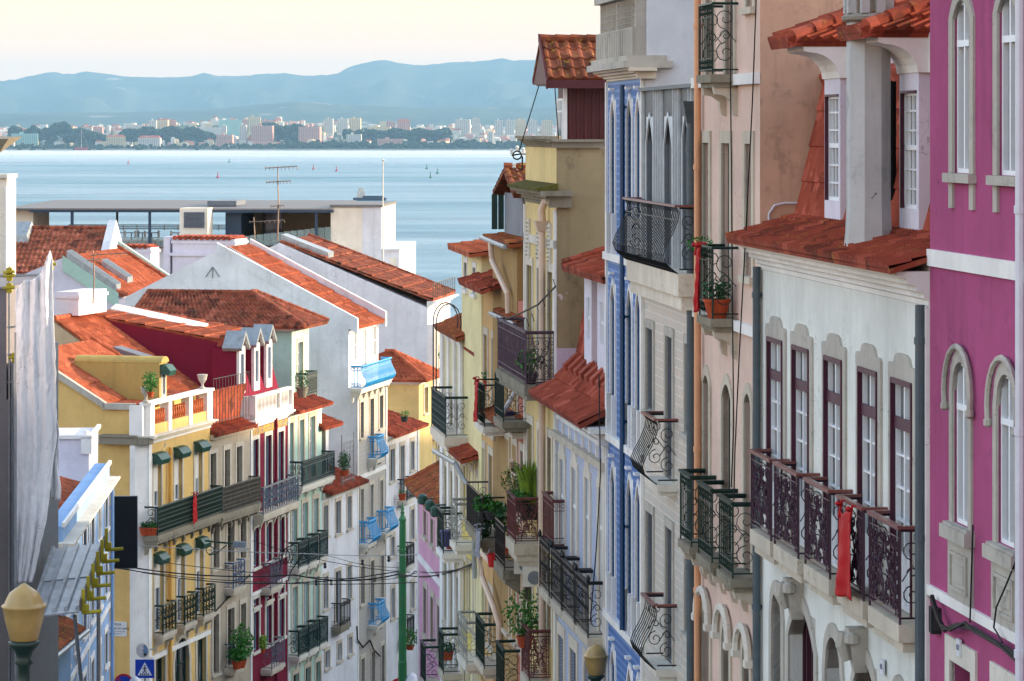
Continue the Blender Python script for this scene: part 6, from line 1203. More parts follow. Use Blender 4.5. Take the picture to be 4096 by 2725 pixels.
# ================================================================ trees, towns and boats far off
MDEF.update({'far_white': plaster('#d9d2c6', '#9a938a', .3), 'far_pink': plaster('#cf9f90', '#9a7a70', .3), 'far_cream': plaster('#dcc7a0', '#998a6a', .3), 'far_teal': plaster('#9cc4bb', '#7a9a94', .2), 'far_roof': flat('#a85c42', .9, .1, var=.2), 'far_win': flat('#4a5258', .5, .3), 'far_tree': flat('#1f3020', .95, .05, var=.35, scale=.05)})
def far_block(x0, x1, yt, Z, wall, label, group, roof=None, floors=4, name='apartment_block', cat='building'):
    a = at(x0, yt, Z); b = at(x1, yt, Z); g = hland((a.x + b.x) / 2, Z) - 2; h = a.z - g; w = b.x - a.x; D = max(12, w * .5)
    o = empty(name, (a.x, Z, g), R(random.uniform(-8, 8)), label, cat, group)
    c = MB(); c.box(0, w, 0, D, 0, h); c.box(w * .3, w * .45, D * .2, D * .5, h, h + 4 + random.random() * 2)
    c.build('wall', wall, o)
    c = MB(); n = max(2, int(w / 6)); fl_ = max(2, min(12, int(h / 4)))
    if n * fl_ < 130:
        for i in range(n):
            for j in range(fl_): x = w * (i + .3) / n; z = h - 2.6 - 3.6 * j; (c.box(x, x + w / n * .42, -.3, .1, z - 1.6, z) if z > 2 else None)
        if c.v: q = c.build('window', 'far_win', o); q['kind'] = 'stuff'
    if roof: c = MB(); c.prism([(-.5, -.5, h), (w + .5, -.5, h), (w + .5, D / 2, h + D * .28), (-.5, D / 2, h + D * .28)], (0, .2, 0)) if 0 else c.hexa([(-.6, -.6, h), (w + .6, -.6, h), (w + .6, D + .6, h), (-.6, D + .6, h)], [(D * .25, D * .4, h + D * .22), (w - D * .25, D * .4, h + D * .22), (w - D * .25, D * .6, h + D * .22), (D * .25, D * .6, h + D * .22)]); c.build('roof', 'far_roof', o)
    return o
FB = [(596, 626, 482, 9900, 'far_white', 0, 'pale slab end of the tall row of flats across the river, left of centre'), (626, 672, 480, 9920, 'far_cream', 1, 'tall cream block of flats with red roof in the row across the river'), (672, 704, 482, 9940, 'far_pink', 1, 'pinkish tall block at the right end of the row across the river'),
 (876, 968, 480, 9900, 'far_teal', 0, 'long pale green slab block across the river'), (968, 1000, 478, 10100, 'far_pink', 0, 'pinkish tower just right of the pale green slab across the river'), (990, 1042, 468, 10000, 'far_cream', 0, 'highest cream tower block across the river'), (1042, 1092, 482, 10300, 'far_pink', 0, 'dim pink block right of the highest cream tower across the river'),
 (322, 368, 510, 9700, 'far_white', 1, 'white block with brown roof above the dark trees at far left across the river'), (368, 410, 513, 9750, 'far_pink', 1, 'pink block above the dark trees at far left across the river'), (505, 575, 500, 9800, 'far_white', 0, 'long low white block between tree clumps across the river'), (765, 886, 510, 9600, 'far_white', 0, 'long grey glazed hall below the pale green slab across the river'),
 (888, 905, 503, 9500, 'far_white', 0, 'small bright white cube beside the grey glazed hall'), (958, 985, 500, 9480, 'far_white', 0, 'bright white cube right of the dark block across the river'), (1005, 1090, 503, 9450, 'far_pink', 0, 'broad pink striped apartment house across the river'), (1194, 1280, 508, 9450, 'far_pink', 0, 'wide pink and white balcony block in the middle of the far shore'), (1300, 1332, 475, 10000, 'far_white', 0, 'first grey white tower of the three towers across the river'),
 (1350, 1392, 475, 10050, 'far_white', 0, 'second grey white tower of the three towers across the river'), (1398, 1442, 473, 10100, 'far_cream', 0, 'third pale tower of the three towers across the river'), (1545, 1580, 486, 9900, 'far_pink', 0, 'narrow pink tower right of the three towers'), (1590, 1640, 483, 9950, 'far_pink', 1, 'pink palace-like block with red roofs across the river'), (1470, 1560, 508, 9600, 'far_cream', 0, 'long cream bright hall below the pink palace-like block'),
 (1385, 1445, 538, 9330, 'far_white', 0, 'low white hall near the far waterline, centre'), (1513, 1612, 556, 9260, 'far_pink', 0, 'long salmon quay shed at the far waterline'), (1953, 1972, 527, 9300, 'far_white', 0, 'slim white tower near the far quay'), (1820, 1880, 478, 10200, 'far_white', 0, 'wide white block below the hills, right of centre'), (1888, 1920, 473, 10150, 'far_white', 0, 'white block with roof house, below the hills'),
 (1980, 2010, 482, 9900, 'far_white', 0, 'first white tower in the right hand cluster across the river'), (2020, 2056, 480, 9900, 'far_white', 0, 'second white tower in the right hand cluster across the river'), (2064, 2104, 478, 9950, 'far_cream', 0, 'third pale tower in the right hand cluster across the river'), (2112, 2150, 480, 9900, 'far_white', 0, 'fourth white tower in the right hand cluster across the river'), (2168, 2210, 482, 9900, 'far_cream', 0, 'last cream tower of the right hand cluster, beside the red roof room'),
 (45, 150, 535, 9380, 'far_teal', 0, 'wide pale green riverside building at far left across the river'), (425, 500, 548, 9300, 'far_cream', 1, 'cream riverside house row left of the sailing ship mast'), (552, 640, 552, 9290, 'far_white', 1, 'white riverside house with brown roof'), (866, 930, 540, 9350, 'far_pink', 0, 'salmon riverside hall right of the tree hill')]
for x0, x1, yt, Z, m_, rf, lb in FB: far_block(x0, x1, yt, Z, m_, lb, 'buildings across the river', rf)
random.seed(21)
small = 'small pale house among the many crowded along the far shore'
for i in range(290):
    t = random.random(); px = random.uniform(-10, 2260)
    if random.random() < .55: px = random.choice((random.uniform(150, 1000), random.uniform(1050, 2260)))
    Z = 9300 + 1500 * t ** 1.3 if i < 215 else random.uniform(10600, 13500); w = random.uniform(12, 40) * (1.0 if t < .6 else .8); y0 = HY - (hland((px - 2048) / FPX * Z, Z) - CZ) / Z * FPX; h = random.uniform(8, 24) * (1.3 if random.random() < .2 else 1)
    m_ = random.choice(('far_white', 'far_white', 'far_cream', 'far_pink', 'far_white')); a = at(px, y0 - h, Z); g = hland(a.x, Z) - 1; c = MB(); ww = w * Z / FPX; hh = a.z - g; D = ww * .7
    c.box(0, ww, 0, D, 0, hh); c.box(ww * .2, ww * .5, D * .3, D * .6, hh, hh + 2); o = c.build('far_house', m_); o.location = (a.x, Z, g); o.rotation_euler.z = R(random.uniform(-30, 30)); tag(o, small, 'house', 'small houses along the far shore')
    if random.random() < .5: c = MB(); c.hexa([(-1, -1, hh), (ww + 1, -1, hh), (ww + 1, D + 1, hh), (-1, D + 1, hh)], [(ww * .2, D * .45, hh + 4), (ww * .8, D * .45, hh + 4), (ww * .8, D * .55, hh + 4), (ww * .2, D * .55, hh + 4)]); c.build('roof', 'far_roof', o)
# the rest of the town, beyond the three hundred that show largest
for m_, nn in (('far_white', 420), ('far_cream', 190), ('far_pink', 170)):
    c = MB()
    for i in range(nn):
        px = random.uniform(-20, 2290); Z = 9330 + 3300 * random.random() ** 1.2; X = (px - 2048) / FPX * Z; g = hland(X, Z) - 1; w = random.uniform(9, 26) * Z / 9500; h = random.uniform(7, 17) * (1.7 if random.random() < .12 else 1); a = random.uniform(-.5, .5); ca, sa = math.cos(a), math.sin(a); D = w * .6
        q = [(X, Z), (X + w * ca, Z + w * sa), (X + w * ca - D * sa, Z + w * sa + D * ca), (X - D * sa, Z + D * ca)]; c.hexa([(x, y, g) for x, y in q], [(x, y, g + h) for x, y in q]); cx = sum(x for x, y in q) / 4; cy = sum(y for x, y in q) / 4
        if random.random() < .5: c.hexa([(x, y, g + h) for x, y in q], [(cx + (x - cx) * .4, cy + (y - cy) * .4, g + h + 3) for x, y in q])
    tag(c.build('distant_town', m_), kind='stuff')
def wood(name, x0, x1, Z, ytop, n, kind_top=None, sz=(8, 20)):
    c = MB()
    for i in range(n):
        u = random.random(); px = x0 + (x1 - x0) * u; Zz = Z + random.uniform(-60, 90); X = (px - 2048) / FPX * Zz; g = hland(X, Zz); tp = (HY - ytop(px)) / FPX * Zz + CZ if callable(ytop) else g + ytop * random.uniform(.5, 1.1)
        z = g + (tp - g) * random.random() ** .55; r = random.uniform(*sz); k = 7
        c.lathe([(r * .15, -r * .7), (r * .8, -r * .35), (r, 0), (r * .72, r * .45), (r * .2, r * .7)], (X, Zz, z - r * .3), k, ph=random.random() * 6)
    return tag(c.build(name, 'far_tree'), kind='stuff')
wood('shore_trees', 1150, 2300, 9250, 18, 640, sz=(4, 11)); wood('shore_trees', -60, 1150, 9230, 11, 330, sz=(4, 9))
wood('wooded_hill', 470, 860, 9550, lambda x: 512 + 40 * ((x - 660) / 210) ** 4 + 5 * math.sin(x / 14), 520, sz=(6, 13)); wood('wooded_hill', 185, 420, 9500, lambda x: lerp([(180, 530), (220, 495), (262, 490), (290, 520), (320, 512), (420, 545)], x), 330, sz=(6, 13)); wood('wooded_hill', 40, 190, 9520, lambda x: 512 + 6 * math.sin(x / 12), 120, sz=(6, 12)); wood('wooded_hill', 1380, 1800, 9560, lambda x: 520 + 5 * math.sin(x / 17), 420, sz=(6, 13)); wood('wooded_hill', 1040, 1200, 9540, lambda x: 500 + 8 * math.sin(x / 22), 200, sz=(6, 13))
c = MB(); c.box(-2400, 900, SHORE - 24, SHORE - 4, -1, 3.2); tag(c.build('quay', 'stone_grey'), kind='structure')
# buoys, barge, sail
MDEF.update({'buoy_red': flat('#a8203a', .5, .4), 'buoy_green': flat('#1f6a55', .5, .4), 'ship_hull': flat('#3c4a5c', .7, .3, var=.2, scale=.1)})
def zw(x, y): d = CZ * FPX / (y - HY); return Vector(((x - 2048) / FPX * d, d, 0))
for x, y, m_, lb in ((513, 655, 'buoy_red', 'red channel buoy at left on the open river'), (871, 712, 'buoy_red', 'largest red buoy, above the middle of the terrace roof'), (1254, 678, 'buoy_red', 'red buoy left of the tall rooftop mast'), (1346, 685, 'buoy_red', 'pale red buoy right of the rooftop aerial'), (917, 650, 'buoy_green', 'small green buoy near the far shore, above the louvred box'), (1707, 676, 'buoy_green', 'green buoy highest of the three right of the mast'), (1750, 695, 'buoy_green', 'green buoy rightmost of the three right of the mast'), (1722, 712, 'buoy_green', 'green buoy lowest of the three right of the mast')):
    p = zw(x, y); o = empty('buoy', p, 0, lb, 'buoy', 'buoys on the river'); s = p.y / 6500; c = MB(); c.lathe([(2.0, -.5), (2.2, .8), (1.9, 1.4), (.7, 1.8), (.5, 5), (.2, 5.5)], (0, 0, 0), 10); c.build('float', m_, o); c = MB(); c.lathe([(.1, 5.4), (.9, 5.9), (.1, 7.4)], (0, 0, 0), 8); c.build('topmark', m_, o)
p = zw(1475, 803); o = empty('barge', p, R(2), 'long low dark barge with a raised wheelhouse, on the river right of the terrace', 'barge'); L_ = 125 / FPX * p.y
c = MB(); c.prism([(-L_ / 2, 0, -1), (L_ / 2, 0, -1), (L_ / 2 + 2, 0, 1.5), (L_ / 2, 0, 2.6), (-L_ / 2, 0, 2.4)], (0, 9, 0)); c.build('hull', 'ship_hull', o); c = MB(); c.box(-L_ / 2 + 3, -L_ / 2 + 10, 2, 7, 2, 8).box(-L_ / 2 + 4, -L_ / 2 + 9, 3, 6, 8, 10.5); c.build('wheelhouse', 'far_white', o); c = MB(); c.box(-L_ * .2, L_ * .45, 1.5, 7.5, 2.2, 4); c.build('cargo', 'ship_hull', o)
p = zw(325, 601); o = empty('sailing_ship', p, 0, 'moored sailing ship with bare mast and red hull at the far shore', 'sailing ship'); c = MB(); c.prism([(-18, 0, 0), (14, 0, 0), (20, 0, 8), (-20, 0, 7)], (0, 8, 0)); c.build('hull', 'buoy_red', o); c = MB(); c.tube([(0, 4, 5), (0, 4, 58)], [.8, .3], 5).tube([(0, 4, 57), (-20, 4, 7)], .15, 3).tube([(0, 4, 57), (19, 4, 8)], .15, 3); c.build('mast', 'far_white', o)
# ================================================================ street furniture
MDEF.update({'lamp_glass': None, 'green_paint': flat('#1d6b3c', .45, .5, var=.08, dirt='#6b4f2a', dirt_amt=.15), 'dark_green_paint': flat('#0f2b26', .45, .5), 'net_cloth': plaster('#e6e8ec', '#acaeb2', .15, streak=.2), 'scaf_wall': plaster('#8b8688', '#6a6668', .2), 'galv': flat('#8f949a', .4, .5, metal=.6, var=.15), 'coupler_yellow': flat('#a79a1e', .5, .4, var=.15),
 'tin_sheet': flat('#9a9fa6', .42, .5, metal=.35, var=.2, scale=2, dirt='#5c5a58', dirt_amt=.5), 'black_board': flat('#0e1013', .6, .3, var=.1), 'sign_blue': flat('#0b3aa8', .4, .5, var=.03), 'white_paint': flat('#e6e8ea', .4, .5, var=.02), 'sign_red': flat('#b5121c', .4, .5, var=.03), 'mirror': flat('#aab0b4', .05, .8, metal=1, var=.02),
 'leaf': flat('#2f6a1e', .6, .3, var=.4, scale=9), 'leaf_dark': flat('#1c4a20', .6, .3, var=.4, scale=9), 'leaf_yellow': flat('#6e8a2a', .6, .3, var=.35, scale=9), 'leaf_olive': flat('#5d6b35', .6, .3, var=.35, scale=9), 'pot_dark': flat('#2a2c2e', .6, .3), 'pot_blue': flat('#3f3f6e', .5, .4), 'cloth_grey': flat('#8b8d98', .8, .2), 'cloth_purple': flat('#3a2466', .5, .4), 'aerial': flat('#7a6a60', .5, .4, metal=.4, var=.2)})
def m_lamp(nm):
    m = NT(nm, .3, .5); k = m.mix(m.ramp(m.noise(3, 4, .6), [(.3, 0), (.7, 1)]), '#b59760', '#98804c'); m.base(k); m.b.inputs['Subsurface Weight'].default_value = .25; m.b.inputs['Subsurface Radius'].default_value = (.05, .04, .02); return m.m
MDEF['lamp_glass'] = m_lamp
def lamp(p, s, label, mat='lamp_glass'):
    """p: centre of the widest ring of the lantern"""
    o = empty('street_lamp', p, 0, label, 'street lamp', 'street lamps with frosted lanterns'); g = MB()
    g.lathe([(.11 * s, -.36 * s), (.15 * s, -.33 * s), (.205 * s, -.12 * s), (.225 * s, .0), (.24 * s, .012 * s), (.235 * s, .03 * s), (.21 * s, .04 * s), (.20 * s, .07 * s), (.17 * s, .13 * s), (.155 * s, .16 * s), (.10 * s, .20 * s), (.05 * s, .235 * s), (.03 * s, .25 * s), (.004, .265 * s)], n=28); g.build('lantern', mat, o, smooth=True)
    g = MB(); g.lathe([(.05 * s, -6), (.06 * s, -1.2 * s), (.09 * s, -.86 * s), (.06 * s, -.82 * s), (.065 * s, -.62 * s), (.10 * s, -.58 * s), (.07 * s, -.54 * s), (.10 * s, -.46 * s), (.155 * s, -.40 * s), (.17 * s, -.36 * s), (.14 * s, -.345 * s)], n=20); g.build('post', 'dark_green_paint', o, smooth=True); return o
lamp(at(96, 2432, 34), .98, 'big frosted street lamp close by at the lower left corner')
lamp(at(2383, 2628, 62), .98, 'frosted street lamp in front of the pale blue tiled house, right of centre')
lamp(at(541, 2738, 100), .98, 'top of a pale street lamp below the blue crossing sign', 'sign_white'); lamp(at(1648, 2722, 105), .98, 'white street lamp top at the foot of the green pole', 'sign_white')
# tram pole
Z = 105; p = at(1610, 2725, Z); o = empty('tram_pole', (p.x, Z, G(Z) - 2), 0, 'tall green tapered tram pole with pointed finial in the street', 'pole'); zt = at(1610, 2010, Z).z - (G(Z) - 2); s = 1 / FPX * Z; c = MB()
def ph(y): return at(1610, y, Z).z - (G(Z) - 2)
c.lathe([(.15, 0), (.14, ph(2648)), (.13, ph(2645)), (.125, ph(2640)), (.12, ph(2320)), (.125, ph(2318)), (.125, ph(2300)), (.11, ph(2295)), (.108, ph(2210)), (.118, ph(2208)), (.118, ph(2198)), (.105, ph(2195)), (.10, ph(2085))], n=16); c.build('shaft', 'green_paint', o, smooth=False)
c = MB(); c.lathe([(.10, ph(2085)), (.125, ph(2083)), (.12, ph(2076)), (.075, ph(2065)), (.05, ph(2055)), (.075, ph(2050)), (.035, ph(2044)), (.055, ph(2038)), (.004, ph(2008))], n=14); c.build('finial', 'green_paint', o)
# wires
def wire(name, pts, r, label, mat='wire_black', group=None, cat='cable', sag=.2):
    c = MB(); out = []
    for a, b in zip(pts, pts[1:]):
        a, b = Vector(a), Vector(b)
        for i in range(9): t = i / 8; q = a.lerp(b, t); q.z -= sag * 4 * t * (1 - t); out.append(q)
    c.tube(out, r, 5); o = c.build(name, mat); return tag(o, label, cat, group)
gw = 'cables strung across the street'
wire('cable', [at(440, 2255, 110), at(1180, 2300, 106), at(1598, 2296, 105), at(1895, 2252, 84)], .023, 'thickest black cable sagging from the black board past the green pole', group=gw)
wire('cable', [at(440, 2263, 110), at(1598, 2285, 105)], .018, 'black cable just under the thickest one, left of the green pole', group=gw, sag=.5)
wire('cable', [at(552, 2180, 112), at(1250, 2216, 108), at(1672, 2218, 104)], .014, 'thin pale wire running level above the thick black cable', 'silver_iron', group=gw, sag=.05)
wire('cable', [at(440, 2270, 112), at(1672, 2330, 101)], .014, 'lowest thin wire crossing below the black cables', group=gw, sag=.25)
wire('cable', [at(1010, 2163, 126), at(1640, 2290, 108)], .012, 'slanting thin wire from the street light to the pole', group=gw, sag=.2)
wire('cable', [at(620, 2245, 116), at(1450, 2318, 108), at(1672, 2290, 104)], .012, 'thin wire with small clamps dipping towards the rose house', group=gw, sag=.1)
wire('cable', [at(1100, 2145, 128), at(1340, 2230, 120), at(1598, 2270, 106)], .010, 'fine wire crossing in front of the mint house balconies', group=gw, sag=.1)
wire('cable', [at(1598, 2304, 105), at(1660, 2285, 100), at(1885, 2262, 84)], .016, 'second black cable from the green pole to the yellow house', group=gw, sag=.1)
c = MB()
q = at(1130, 2225, 118); 
for k in range(3): c.tube([q + Vector((.13 * math.cos(t) + .12 * k, .1 * k, .26 * math.sin(t) - .02)) for t in [i * .52 for i in range(13)]], .018, 5)
c.tube([q + Vector((-.1, 0, -.5)), q + Vector((.0, 0, .2)), q + Vector((.5, 0, .5)), q + Vector((.9, 0, .3)), q + Vector((.3, 0, -.55)), q + Vector((.2, 0, -.9))], .022, 5); tag(c.build('cable_loop', 'wire_black'), 'coiled black cable loops hanging on the wires before the mint house', 'cable')
for i, (x, y) in enumerate(((1300, 2262), (1190, 2322), (1265, 2330), (1325, 2330), (1450, 2250), (1500, 2316), (1555, 2236))):
    q = at(x, y, 108); c = MB(); c.lathe([(.03, -.10), (.06, -.04), (.03, 0), (.06, .05), (.02, .1)], (0, 0, 0), 8); o = c.build('insulator', 'stone_dirty' if i % 2 else 'black_iron'); o.location = q
    tag(o, ('brown', 'dark', 'second dark', 'third dark', 'rusty', 'small', 'hanging')[i] + ' insulator clamp on the tram wires, number ' .replace(', number ', ' ') + ('below the coiled loops', 'at the far left of the low wire', 'right of the first on the low wire', 'third along the low wire', 'before the tiled house', 'under the thick cable near the pole', 'closest to the green pole')[i], 'insulator', 'insulators on the tram wires')
# street light on an arm
q = at(920, 2175, 120); o = empty('street_light', q, 0, 'grey cobra head street light on a scrolled arm at the beige house', 'street light'); s = 120 / FPX
c = MB(); c.tube([(-110 * s, 1.2, -5 * s), (-60 * s, .6, -2 * s), (15 * s, 0, 0)], .035, 6).tube([(-95 * s, 1.0, -60 * s), (-60 * s, .6, -48 * s), (-15 * s, .2, -8 * s)], .022, 5); c.tube([(-90 * s + 16 * s * math.cos(t * .6), 1.0, -40 * s + 16 * s * math.sin(t * .6)) for t in range(11)], .018, 5); c.build('arm', 'green_metal', o)
c = MB(); c.hexa([(10 * s, -.12, -12 * s), (62 * s, -.14, -14 * s), (62 * s, .14, -14 * s), (10 * s, .12, -12 * s)], [(14 * s, -.1, 10 * s), (66 * s, -.12, 6 * s), (66 * s, .12, 6 * s), (14 * s, .1, 10 * s)]); c.build('head', 'lead', o); c = MB(); c.lathe([(.001, -.16), (.12, -.12), (.17, 0)], (48 * s, 0, -14 * s), 12, 1.6, .8); c.build('lens', 'stone_pale', o)
# crossing sign, mirror, round sign
Z = 108; s = Z / FPX; q = at(579, 2676, Z); o = empty('crossing_sign', q, 0, 'square blue pedestrian crossing sign with white triangle and walking figure', 'road sign'); c = MB(); c.box(-38 * s, 38 * s, 0, .03, -37 * s, 37 * s); pl = c.build('sign_plate', 'sign_blue', o)
c = MB(); c.box(-37 * s, 37 * s, -.004, 0, -36 * s, 36 * s) if 0 else None
c = MB(); c.prism([(-29 * s, -.006, -26 * s), (29 * s, -.006, -26 * s), (0, -.006, 27 * s)], (0, .005, 0)); c.build('triangle', 'white_paint', pl); c = MB()
c.lathe([(.001, -3 * s), (3 * s, -1 * s), (3 * s, 1 * s), (.001, 3 * s)], (1 * s, -.012, 13 * s), 8, 1, .2)
for a, b, r in (((0, 9), (0, -6), 2.6), ((0, -5), (-7, -16), 1.8), ((0, -5), (6, -16), 1.8), ((0, 7), (-8, 0), 1.5), ((0, 7), (7, 1), 1.5)): c.tube([(a[0] * s, -.010, a[1] * s), (b[0] * s, -.010, b[1] * s)], r * s * .9, 5)
for i in range(5): x = -18 + i * 8; c.prism([(x * s, -.012, -18 * s), ((x + 4) * s, -.012, -18 * s), ((x + 3) * s, -.012, -24 * s), ((x - 2) * s, -.012, -24 * s)], (0, .003, 0))
c.build('walking_figure', 'wire_black', pl); c = MB(); c.tube([(0, .06, 37 * s), (0, .06, -6)], .03, 8); c.build('post', 'galv', o)
q = at(569, 2602, 110); s = 110 / FPX; o = empty('traffic_mirror', q, R(-20), 'round convex traffic mirror on the yellow house corner', 'traffic mirror'); c = MB(); c.lathe([(26 * s, 0), (30 * s, .02), (30 * s, .05), (20 * s, .08)], n=20); m_ = c.build('rim', 'stone_pale', o); c = MB(); c.lathe([(.001, .03), (14 * s, .02), (26 * s, .0)][::-1], n=20); m2 = c.build('mirror_glass', 'mirror', o); m_.rotation_euler.x = R(-90); m2.rotation_euler.x = R(90); c = MB(); c.tube([(0, .1, 0), (-.3, 1.5, -.2)], .025, 6); c.build('bracket', 'galv', o)
q = at(495, 2735, 106); o = empty('no_parking_sign', q, 0, 'round blue and red no parking sign at the bottom edge, left of the crossing sign', 'road sign'); s = 106 / FPX; c = MB(); c.lathe([(40 * s, 0), (40 * s, .03)], n=24); a = c.build('sign_plate', 'sign_red', o); a.rotation_euler.x = R(90); c = MB(); c.lathe([(32 * s, 0), (32 * s, .035)], n=24); b = c.build('sign_field', 'sign_blue', a); c = MB(); c.box(-3 * s, 3 * s, -34 * s, 34 * s, .034, .04); b2 = c.build('slash', 'sign_red', a); b2.rotation_euler.z = R(45); c = MB(); c.tube([(0, .05, 0), (0, .05, -5)], .03, 8); c.build('post', 'galv', o)
q = at(1598, 2752, 110); o = empty('round_sign', q, 0, 'red and blue round road sign behind the white lamp top', 'road sign'); s = 110 / FPX; c = MB(); c.lathe([(40 * s, 0), (40 * s, .03)], n=24); a = c.build('sign_plate', 'sign_red', o); a.rotation_euler.x = R(90); c = MB(); c.lathe([(22 * s, 0), (22 * s, .035)], n=24); c.build('sign_field', 'sign_blue', a); c = MB(); c.tube([(0, .05, 0), (0, .05, -5)], .03, 8); c.build('post', 'galv', o)
# black board
q = at(503, 2130, 104); s = 104 / FPX; o = empty('hanging_board', q, R(4), 'large plain black upright board hanging beside the blue house', 'sign board'); c = MB(); c.box(-45 * s, 45 * s, 0, .12, -143 * s, 143 * s); pl = c.build('panel', 'black_board', o); c = MB()
for a in ((-47, -45), (45, 47)): c.box(a[0] * s, a[1] * s, -.02, .13, -145 * s, 145 * s)
c.box(-45 * s, 45 * s, -.02, .13, 143 * s, 145 * s).box(-45 * s, 45 * s, -.02, .13, -145 * s, -143 * s); c.build('frame', 'pipe_grey', pl); c = MB(); c.tube([(-45 * s, .06, 100 * s), (-.9, .06, 100 * s)], .03, 6).tube([(-45 * s, .06, -100 * s), (-.9, .06, -100 * s)], .03, 6); c.build('bracket', 'galv', o)
# ================================================================ scaffold, netting, canopy (near left)
Z = 62; s = Z / FPX
def sc(x, y, z=Z): return at(x, y, z)
o = empty('scaffolded_building', sc(-300, 2900), 0, 'grey boarded building edge with scaffold at the left margin', 'building'); b = o.location.copy()
c = MB(); c.box(0, 345 * s, 0, 6, -3, (2900 - 1600) * s).box(0, 325 * s, .02, 6, (2900 - 1600) * s, (2900 - 1155) * s); c.build('wall', 'scaf_wall', o); c = MB(); c.box(348 * s, 358 * s, -.1, 6, -3, (2900 - 1450) * s); c.build('edge_board', 'lead', o)
o = empty('scaffolding', sc(20, 2725), 0, 'galvanised scaffold poles with yellow couplers rising over the netting', 'scaffolding'); b = o.location
def pole(a, bb, r=.024, par=o, nm='pole', m_='galv'): c = MB(); c.tube([Vector(a) - b, Vector(bb) - b], r, 8); return c.build(nm, m_, par)
pole(sc(38, 2725), sc(38, 1065)); pole(sc(62, 2725, 61), sc(62, 1330, 61)); pole(sc(-20, 1105), sc(160, 1100)); pole(sc(-20, 1152), sc(60, 1152)); pole(sc(185, 1230), sc(185, 1055)); pole(sc(203, 1100, 64), sc(203, 1040, 64)); pole(sc(110, 1160), sc(186, 1068))
for x, y in ((38, 1105), (38, 1152), (185, 1110), (203, 1060), (38, 1090), (60, 1430)):
    c = MB(); p = sc(x, y) - b; c.box(p.x - .05, p.x + .05, p.y - .06, p.y + .06, p.z - .09, p.z + .09).tube([p + Vector((-.11, -.06, 0)), p + Vector((.11, -.06, .02))], .03, 6); c.build('coupler', 'coupler_yellow', o)
c = MB()
for x in (38, 203): p = sc(x, 1070) - b; c.tube([p, p + Vector((0, 0, .15))], .035, 6)
for k, y in enumerate((1310, 1420, 1530, 1640, 1800, 1960)): pole(sc(30, y), sc(92, y - 6), .02)
nb = MB()
def netf(u, v):
    top = lerp([(0, 1165), (.25, 1120), (.45, 1120), (.7, 1090), (.82, 1040), (.92, 1000), (1, 1045)], u); y = top + (2330 - top) * v
    xl = 62 - 4 * v; xr = lerp([(0, 212), (.12, 212), (.3, 222), (.55, 228), (.62, 215), (.8, 188), (1, 130)], v) ; x = xl + (xr - xl) * u
    d = .028 * math.sin(u * 21 + 1.5 * math.sin(v * 5)) * (1 - .3 * v) + .05 * mnoise(Vector((u * 9, v * 5, 1))) + .016 * mnoise(Vector((u * 22, v * 40, 4)))
    p = sc(x + 3 * mnoise(Vector((u * 5, v * 30, 7))), y, Z - .6 + d * 1.6); return p
nb.grid(netf, 60, 120)
net = nb.build('netting', 'net_cloth', smooth=True); sm = net.modifiers.new('thickness', 'SOLIDIFY'); sm.thickness = .012
tag(net, 'pale grey debris netting hanging in folds down the scaffold', 'netting')
nb = MB()
def flapf(u, v): x = 195 + (34 + 6 * math.sin(v * 9)) * u + 10 * v; y = 1660 + 330 * v; return sc(x, y + 18 * u, Z + .1 + .08 * math.sin(u * 9 + v * 6))
nb.grid(flapf, 10, 24); fl_ = nb.build('torn_flap', 'net_cloth', smooth=True); fl_.parent = net; sm = fl_.modifiers.new('thickness', 'SOLIDIFY'); sm.thickness = .01
# canopy of ribbed sheets sloping out of the scaffold
P0, P1, P2, P3 = sc(205, 2200, 66), sc(415, 2178, 66.5), sc(318, 2440, 60.5), sc(118, 2458, 60)
o = empty('canopy', P0, 0, 'ribbed grey metal sheet canopy with yellow scaffold clamps along its edge', 'canopy'); c = MB(); n_ = (P1 - P0).cross(P3 - P0).normalized(); n_ = n_ if n_.z > 0 else -n_
def cf(u, v): return P0.lerp(P1, u).lerp(P3.lerp(P2, u), v) - P0
for i in range(4):
    for j in range(2):
        u0, u1, v0, v1 = i / 4, (i + 1) / 4, j / 2, (j + 1) / 2 + .03; h = n_ * (.02 * (1 - j) + .004 * i); q = [cf(u0, v0) + h, cf(u1, v0) + h, cf(u1, v1) + h, cf(u0, v1) + h]; c2 = MB(); c2.hexa([a - n_ * .03 for a in q], q); c2.build('sheet', 'tin_sheet', o)
for i in range(5): u = .04 + i * .23; c2 = MB(); c2.tube([cf(u, 0) + n_ * .04, cf(u, 1) + n_ * .04], .045, 5); c2.build('rib', 'tin_sheet', o)
c2 = MB(); c2.hexa([cf(1, 0), cf(1.04, 0), cf(1.04, 1), cf(1, 1)], [cf(1, 0) + n_ * .18, cf(1.04, 0) + n_ * .18, cf(1.04, 1) + n_ * .18, cf(1, 1) + n_ * .18]); c2.build('edge_board', 'wood_old', o)
for k in range(6):
    q = cf(1.06, .02 + k * .19); c2 = MB(); c2.box(q.x - .03, q.x + .03, q.y - .04, q.y + .04, q.z - .12, q.z + .34).tube([q + Vector((0, 0, -.10)), q + Vector((.34, -.05, -.06))], .035, 6).box(q.x - .08, q.x + .10, q.y - .06, q.y + .06, q.z - .06, q.z + .06); c2.build('clamp', 'coupler_yellow', o)
c2 = MB(); c2.tube([cf(.9, 1) + Vector((0, 0, -.1)), cf(.9, 1) + Vector((0, 2, -3))], .04, 6).tube([cf(.9, 0), cf(.9, 0) + Vector((0, 0, -4))], .04, 6); c2.build('support', 'galv', o)
